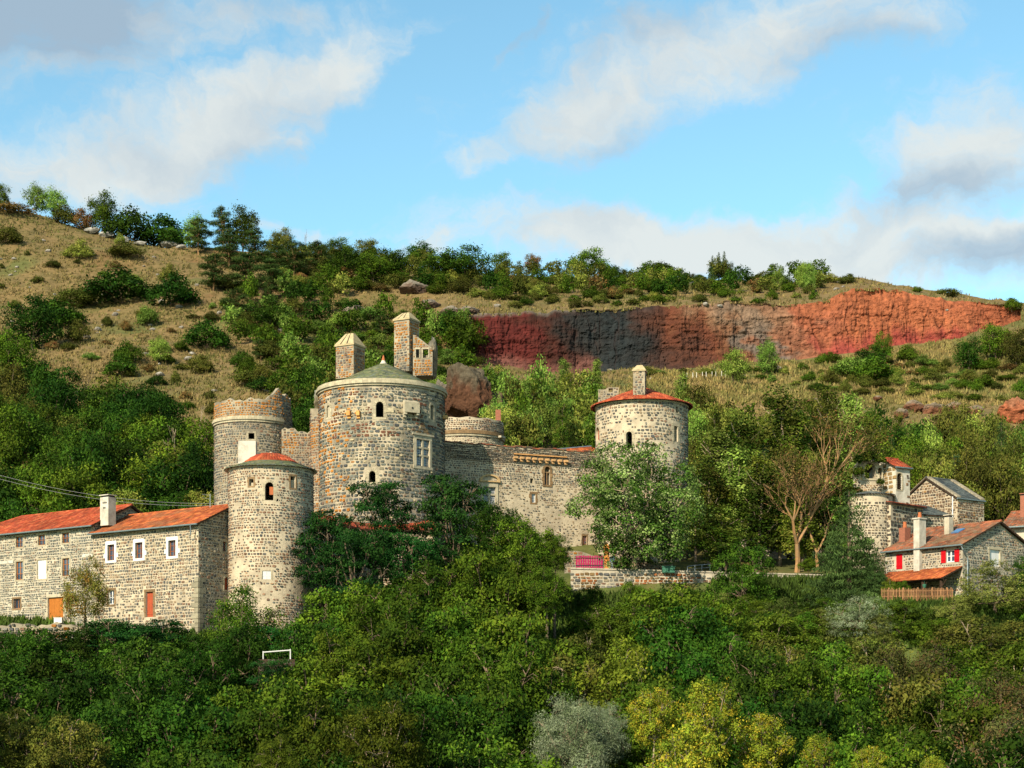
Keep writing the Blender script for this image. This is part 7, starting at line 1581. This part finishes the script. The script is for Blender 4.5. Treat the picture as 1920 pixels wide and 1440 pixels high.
# --- nearer trees: terrace, between the buildings, and the valley
for px, pt, w, D, k, lb, nm in [
    (1190, 818, 250, 148.3, 'lime', 'big pale leaved spreading tree in front of the right round tower', 'broadleaf_tree'),
    (715, 903, 150, 141, 'locust0', 'dark blue green layered tree in front of the keep, left of its twin', 'broadleaf_tree'), (848, 893, 185, 143, 'locust1', 'dark blue green layered tree in front of the long wall', 'broadleaf_tree'),
    (612, 958, 140, 136, 'locust1', 'dark layered tree touching the front tower on the right', 'broadleaf_tree'), (668, 990, 160, 134, 'locust0', 'dark layered tree before the red roofed outbuilding', 'broadleaf_tree'),
    (770, 1000, 160, 137, 'locust0', 'low dark tree filling the gap between the two layered trees', 'broadleaf_tree'), (930, 942, 130, 141, 'dark1', 'round dark tree under the pedimented window', 'broadleaf_tree'), (985, 962, 130, 139, 'mid2', 'green tree below the tall arched window', 'broadleaf_tree'), (1040, 1000, 70, 138, 'mid1', 'green tree just left of the magenta gate', 'broadleaf_tree'),
    (455, 1090, 152, 131, 'ash', 'loose leaved ash tree in front of the front tower base', 'ash_tree'),
    (160, 1043, 92, 133.4, 'bushy', 'yellow and rust leaved shrub beside the orange wooden door', 'shrub'),
    (1390, 1012, 132, 143, 'darkbush', 'dense dark evergreen bush on the terrace right of the railing', 'evergreen_bush'),
    (1592, 915, 170, 140.5, 'spruce0', 'dark feathery conifer in front of the church apse', 'conifer'), (1640, 1030, 70, 139, 'spruce0', 'smaller conifer at the left end of the cottage', 'conifer'),
    (1868, 1050, 160, 133, 'yelbush', 'grey green rounded shrub covering the right gable foot of the cottage', 'shrub'), (1925, 1040, 90, 134, 'darkbush', 'dark shrub at the right edge beside the cottage', 'shrub'),
    (1668, 1085, 34, 137, 'yel0', 'narrow golden bush at the left end of the porch', 'shrub'), (1692, 1088, 30, 137, 'mid0', 'small green bush under the left of the porch', 'shrub'),
    (1610, 1112, 140, 131.5, 'silverbush', 'pale grey green shrub below the conifer, left of the picket fence', 'shrub'), (1700, 1124, 120, 131.5, 'greenbush', 'green shrub right below the picket fence', 'shrub'), (1785, 1116, 110, 132, 'yelbush', 'yellow green shrub at the right end of the picket fence', 'shrub'),
    (1515, 1045, 40, 150, 'mid0', 'small bright bush on the terrace at the foot of the bare tree', 'bush'),
    (514, 1235, 110, 119, 'locust0', 'dark feathery tree right below the white guard rail', 'broadleaf_tree'), (440, 1205, 80, 124, 'dark1', 'dark tree just left of the white guard rail', 'broadleaf_tree'), (585, 1195, 90, 124, 'dark2', 'dark tree just right of the white guard rail', 'broadleaf_tree'),
    (1350, 1112, 100, 141, 'yelbush', 'scrambling bush under the terrace wall', 'bush'), (1190, 1088, 90, 142, 'greenbush', 'bush growing up the terrace wall below the big pale tree', 'bush'), (1512, 1112, 80, 141, 'darkbush', 'dark bush in the shade below the terrace wall', 'bush'),
    (1110, 1095, 70, 143, 'darkbush', 'dark bush at the left foot of the terrace wall', 'bush'), (1255, 1100, 90, 139, 'darkbush', 'dark bush at the foot of the terrace wall below the green box', 'bush'), (1300, 1108, 100, 138, 'greenbush', 'green bush at the foot of the terrace wall below the railing', 'bush'), (1415, 1112, 110, 138, 'greenbush', 'green bush below the dark evergreen under the terrace wall', 'bush'), (1465, 1120, 100, 137, 'yelbush', 'olive bush below the terrace wall left of the shaded bush', 'bush'), (1560, 1118, 100, 136, 'greenbush', 'green bush left of the pale grey green shrub', 'bush'),
    (1100, 1140, 110, 134, 'darkbush', 'dark shrub below the gate, under the terrace wall', 'bush'), (1170, 1150, 110, 133, 'greenbush', 'green shrub below the pale tree, under the terrace wall', 'bush'), (1235, 1140, 110, 134, 'darkbush', 'dark shrub under the terrace wall, left of the railing line', 'bush'), (1310, 1138, 120, 134, 'yelbush', 'olive shrub under the terrace wall, straight below the railing', 'bush'),
    (1385, 1130, 120, 135, 'greenbush', 'green shrub under the terrace wall below the evergreen', 'bush'), (1445, 1142, 110, 134, 'darkbush', 'dark shrub under the terrace wall below the bare trunks', 'bush'), (1500, 1145, 110, 133.5, 'greenbush', 'green shrub under the terrace wall right of the bare trunks', 'bush'), (1550, 1140, 110, 134, 'yelbush', 'olive shrub left below the dark feathery conifer', 'bush'), (1640, 1150, 110, 131, 'yelbush', 'olive shrub left below the picket fence', 'bush'), (1735, 1150, 120, 131, 'greenbush', 'low green hedge shrub below the picket fence middle', 'bush'),
    (1085, 1400, 240, 90, 'silver', 'silvery willow, lower lobe at the foot of the picture', 'willow'),
    (1075, 1290, 190, 92, 'silver', 'silver leaved willow in the valley, tallest lobe on its left', 'willow'), (1130, 1310, 130, 94, 'silver', 'silver leaved willow in the valley, right hand stem', 'willow'),
    (1225, 1285, 110, 84, 'gold0', 'yellowing poplar, left crown beside the silver willow', 'poplar_tree'), (1330, 1272, 150, 83, 'gold1', 'tallest yellowing poplar of the valley with pale bare limbs', 'poplar_tree'), (1430, 1330, 130, 84, 'gold0', 'yellowing poplar right of the tallest one', 'poplar_tree'), (1280, 1360, 180, 80, 'gold1', 'broad yellow green poplar at the foot of the picture', 'poplar_tree'),
    (1535, 1378, 90, 82, 'gold1', 'small yellowing poplar, first right of a dark gap', 'poplar_tree'), (1630, 1395, 80, 82, 'gold0', 'small yellowing poplar, second right of a dark gap', 'poplar_tree'), (1745, 1418, 70, 80, 'gold1', 'yellow treetop at the foot of the picture far right', 'poplar_tree'),
    (130, 1330, 170, 84, 'yel1', 'brownish green tree with bare limbs at lower left', 'broadleaf_tree'), (20, 1320, 130, 85, 'yel1', 'brownish green tree cut by the left edge', 'broadleaf_tree'), (715, 1305, 170, 84, 'yel0', 'yellow green tree at lower centre left with drooping sprays', 'broadleaf_tree'),
    (520, 1375, 90, 82, 'yel0', 'yellow green treetop in the dark hollow at lower left', 'broadleaf_tree')]:
    near_plant(px, pt, w, D, 'yel1' if k == 'olivebush' else k, lb, name=nm, cat={'shrub': 'shrub', 'bush': 'bush', 'evergreen_bush': 'bush', 'conifer': 'conifer', 'poplar_tree': 'poplar', 'willow': 'willow', 'ash_tree': 'tree'}.get(nm, 'tree'))
ROWS = [('just below the buildings', 127, [(-20, 1170, 120, 'd'), (60, 1180, 110, 'd'), (135, 1172, 120, 'd'), (215, 1165, 120, 'l'), (300, 1160, 120, 'l'), (375, 1172, 110, 'd'), (440, 1178, 110, 'd'), (520, 1175, 110, 'l'), (590, 1150, 110, 'd')]),
        ('just below the buildings', 131, [(650, 1095, 130, 'm'), (735, 1070, 140, 'm'), (820, 1050, 140, 'm'), (900, 1040, 130, 'm'), (965, 1030, 110, 'm'), (1022, 1055, 60, 'm'), (1150, 1120, 90, 'y'), (1262, 1085, 130, 'm'), (1340, 1110, 100, 'm'), (1440, 1140, 110, 'y'), (1535, 1140, 110, 'y'), (1850, 1140, 130, 'y'), (1930, 1130, 120, 'm')]),
        ('in the second valley row', 120, [(0, 1215, 150, 'd'), (100, 1205, 150, 'd'), (205, 1200, 150, 'd'), (310, 1195, 150, 'd'), (385, 1212, 110, 'd'), (515, 1242, 110, 'd'), (650, 1190, 120, 'm'), (725, 1160, 150, 'm'), (790, 1140, 160, 'm'), (885, 1120, 150, 'm'), (990, 1120, 160, 'm'), (1085, 1170, 120, 'y'), (1180, 1170, 130, 'y'), (1275, 1130, 150, 'd'), (1370, 1160, 140, 'd'), (1460, 1185, 130, 'y'), (1550, 1185, 130, 'm'), (1640, 1185, 130, 'y'), (1730, 1185, 130, 'r'), (1820, 1190, 130, 'm'), (1910, 1200, 130, 'y')]),
        ('in the third valley row', 109, [(40, 1265, 170, 'd'), (155, 1255, 170, 'd'), (270, 1250, 170, 'd'), (385, 1262, 170, 'd'), (500, 1270, 150, 'm'), (610, 1240, 160, 'm'), (725, 1225, 170, 'm'), (840, 1215, 170, 'd'), (950, 1205, 170, 'm'), (1060, 1215, 150, 'y'), (1165, 1215, 160, 'y'), (1275, 1200, 170, 'd'), (1390, 1215, 170, 'd'), (1495, 1230, 160, 'm'), (1600, 1240, 150, 'm'), (1700, 1235, 160, 'r'), (1800, 1235, 150, 'm'), (1900, 1255, 150, 'r')]),
        ('in the fourth valley row', 98, [(-20, 1330, 170, 'd'), (100, 1310, 180, 'd'), (230, 1300, 180, 'd'), (350, 1310, 190, 'd'), (470, 1320, 170, 'm'), (600, 1300, 180, 'm'), (720, 1280, 190, 'd'), (840, 1290, 190, 'd'), (960, 1270, 170, 'm'), (1210, 1265, 160, 'm'), (1400, 1280, 180, 'd'), (1520, 1290, 180, 'd'), (1640, 1290, 170, 'm'), (1760, 1300, 180, 'm'), (1880, 1310, 170, 'r')]),
        ('in the nearest valley row', 87, [(250, 1385, 190, 'd'), (390, 1375, 200, 'd'), (620, 1390, 180, 'd'), (850, 1370, 170, 'd'), (940, 1355, 150, 'm'), (1480, 1370, 150, 'd'), (1590, 1350, 170, 'm'), (1720, 1350, 180, 'm'), (1850, 1360, 190, 'd'), (1960, 1370, 160, 'r')])]
KK = {'d': (['dark0', 'dark1', 'dark2'], 'dark green tree'), 'l': (['locust0', 'locust1'], 'blue green feathery tree'), 'm': (['mid0', 'mid1', 'mid2'], 'mid green tree'), 'y': (['yel0', 'yel1'], 'yellow green tree'), 'r': (['rust0', 'yel1'], 'rusty olive tree')}
fgproto('rust0', 33, [(.10, .11, .03), (.14, .12, .04), (.16, .08, .035), (.08, .10, .025)], n=12, leaf=.02)
for where, D, items in ROWS:
    for px, pt, w, k in items:
        d = D + prr.uniform(-4, 4); near_plant(px + prr.uniform(-14, 14), pt + prr.uniform(-16, 16), w * prr.uniform(1.35, 1.75), d, prr.choice(KK[k][0]), None, where=where, desc=KK[k][1])
# tall unseen trees added beyond the left edge to shade the dark corner
def join_plants(name, label, items, sel_p=1.0, grow=1.0):
    gX = np.random.default_rng(77); VV, CC2 = [], []
    for me, mw, k in items:
        nv = len(me.vertices); co_ = np.empty(nv * 3, dtype=np.float32); me.vertices.foreach_get('co', co_); co_ = co_.reshape(-1, 3); cc = np.empty(nv * 4, dtype=np.float32); me.color_attributes['Col'].data.foreach_get('color', cc); cc = cc.reshape(-1, 4)[:, :3]
        mi_ = np.empty(len(me.polygons), dtype=np.int32); me.polygons.foreach_get('material_index', mi_); nl = int((mi_ == 0).sum()); q = co_[:nl * 4].reshape(-1, 4, 3); cq = cc[:nl * 4].reshape(-1, 4, 3)
        sel = gX.random(nl) < sel_p; q = q[sel]; cq = cq[sel]; ctr = q.mean(1, keepdims=True); q = ctr + (q - ctr) * grow
        VV.append(q.reshape(-1, 3) @ mw[:3, :3].T + mw[:3, 3]); CC2.append(cq.reshape(-1, 3) * k)
    VV = np.concatenate(VV); CC2 = np.concatenate(CC2); nf = len(VV) // 4
    return tag(link(name, mesh_np(name, VV, np.arange(nf * 4), np.arange(nf) * 4, np.full(nf, 4), M['leaf_fixed'], CC2)), label, 'scrub', kind='stuff')
its = []
for i, (x, y, zt_) in enumerate([(-25, 57, 12), (-31, 62, 13), (-28.5, 52, 15), (-37, 69, 11), (-34, 56, 15), (-43, 74, 11), (-41, 62, 15), (-26.5, 46, 17), (-49, 80, 12)]):
    m4 = np.diag([9.5, 9.5, zt_ + 14.0, 1.0]); m4[:3, 3] = (x, y, -14); its.append((PRO['green_tree%d' % (i % 2)][0], m4, .8))
join_plants('added_shade_trees', 'unseen trees added beyond the left edge to shade the near corner', its)
# ivy and ferns on the ruin
far = crown_mesh('fern_tuft', 5, [((0, 0, .3), (.5, .4, .3))], 40, 24, .12, .16, G_mid + G_olive, mats=[M['leaf']], up=.6)
for i, (px, py, s) in enumerate([(1612, 862, 1.1), (1630, 858, 1.3), (1648, 862, 1.0), (1606, 885, 1.1), (1650, 902, .7), (1600, 925, 1.3), (1618, 928, .9)]):
    o = link('fern', far); x, y, z = P(px, py, 153.9); o.location = (x, y - .2, z - .3); o.scale = (s, s, s); o.rotation_euler = (0, 0, i); tag(o, 'green fern tuft on the ruined arches, ' + ['top left', 'top middle', 'top right', 'halfway down the left side', 'in the right opening', 'lowest at the left', 'on the apse roof edge'][i], 'fern', 'ferns on the ruined arches')
# the smallest scattered plants beyond the ones kept as individuals read as one mass of scrub
def vis(p):
    o = p[0]; return o.scale[0] * o.scale[2] / max(o.location[1], 1) ** 2
extra = []
for pre, keepn in (('broadleaf_tree', 292), ('bush', 285)):
    mine = [p for p in PLANTS if p[0].name.split('.')[0] == pre]; free = sorted([p for p in mine if not p[3] and p[0].type == 'MESH'], key=vis); over = len(mine) - keepn
    extra += free[:max(0, over)]
ids = {id(p) for p in extra}; PLANTS = [p for p in PLANTS if id(p) not in ids]
its = []
for p in extra:
    o = p[0]; its.append((o.data, np.array(o.matrix_basis), prr.uniform(.75, 1.25)))
if its: join_plants('hillside_scrub', 'mixed green scrub filling the gaps between the trees of the hillside', its, .2, 2.0)
for p in extra: bpy.data.objects.remove(p[0])
# ------------------------------------------------------------------ labels for the scattered plants: what they look like, where they stand, and their order
def landmark(px, where):
    if 'row' in where or 'below the buildings' in where:
        t = [(170, 'under the left farmhouse'), (400, 'under the red door'), (580, 'under the front tower'), (820, 'under the keep'), (1070, 'under the long wall'), (1290, 'under the right tower'), (1560, 'under the terrace'), (1660, 'left of the fence'), (3000, 'under the cottage')]
    else:
        t = [(90, 'by the left edge'), (180, 'above the left farmhouse'), (290, 'above the white chimney'), (400, 'above the second farmhouse'), (480, 'over the tall left tower'), (560, 'right of the tall tower'), (640, 'over the left keep chimney'), (720, 'over the keep roof'), (800, 'over the keep turret'), (900, 'over the dark outcrop'), (1000, 'over the low rear tower'), (1060, 'over the corbel row'), (1130, 'left of the right tower'), (1220, 'over the right tower'), (1310, 'right of the tower'), (1390, 'above the railing'), (1450, 'above the dark evergreen'), (1530, 'above the bare tree'), (1600, 'above the apse'), (1680, 'above the bell tower'), (1760, 'above the church gables'), (1850, 'above the cottage'), (3000, 'at the right edge')]
    for x, n in t:
        if px < x: return n
def words(n): return len(n.split())
from collections import defaultdict
buckets = defaultdict(list); seen = set()
for p in PLANTS:
    o, px, py, lb, cat, grp, where, desc = p
    if lb: tag(o, lb, cat, grp)
    else: buckets[(desc, where, landmark(px, where))].append(p)
for (desc, where, lm), ps in buckets.items():
    ps.sort(key=lambda q: q[1])
    grp = {'in the left wood': 'trees of the left wood'}.get(where, 'plants ' + where)
    for i, (o, px, py, lb, cat, g0, w_, d_) in enumerate(ps):
        s = '%s %s, %s' % (desc, where, lm)
        if len(ps) > 1 and words(s) > 13: s = s.replace('leafy tree', 'tree').replace('light trunked ', '').replace('in the quarry meadow', 'in the meadow').replace(', above the', ', by the').replace('just below the buildings', 'below the buildings')
        if len(ps) > 1: s += ', ' + ORD[i] + ' from left'
        for a_, b_ in ((' leafy', ''), (' light trunked', ''), (' behind the church', ' by the church'), ('on the strip above the quarry', 'above the quarry'), ('in the quarry meadow', 'in the meadow'), ('on the slope behind the keep', 'behind the keep'), ('just below the buildings', 'below the walls'), ('in the wood by', 'by'), ('over the ', 'over ')):
            if words(s) > 16: s = s.replace(a_, b_)
        if words(s) > 16: s = s.replace(' of the valley wood', '').replace(' at the foot of the picture', '').replace(' between outcrop and right tower', '').replace('below the quarry', '')
        tag(o, s, cat, grp)
# ------------------------------------------------------------------ give every assembled thing its origin at its base
for o in list(sc.objects):
    if o.type == 'EMPTY' and o.parent is None and o.location.length < 1e-6 and o.children:
        mn = Vector((1e9, 1e9, 1e9)); mxx = -mn
        def walk(c):
            if c.type == 'MESH':
                vs = np.empty(len(c.data.vertices) * 3, dtype=np.float32); c.data.vertices.foreach_get('co', vs); vs = vs.reshape(-1, 3)
                if len(vs): 
                    a, b = vs.min(0), vs.max(0)
                    for k in range(3): mn[k] = min(mn[k], a[k]); mxx[k] = max(mxx[k], b[k])
            for d in c.children: walk(d)
        for c in o.children:
            if c.location.length < 1e-6: walk(c)
        if mn.x > 1e8: continue
        b = Vector(((mn.x + mxx.x) / 2, (mn.y + mxx.y) / 2, mn.z)); o.location = b
        for c in o.children: c.location = c.location - b
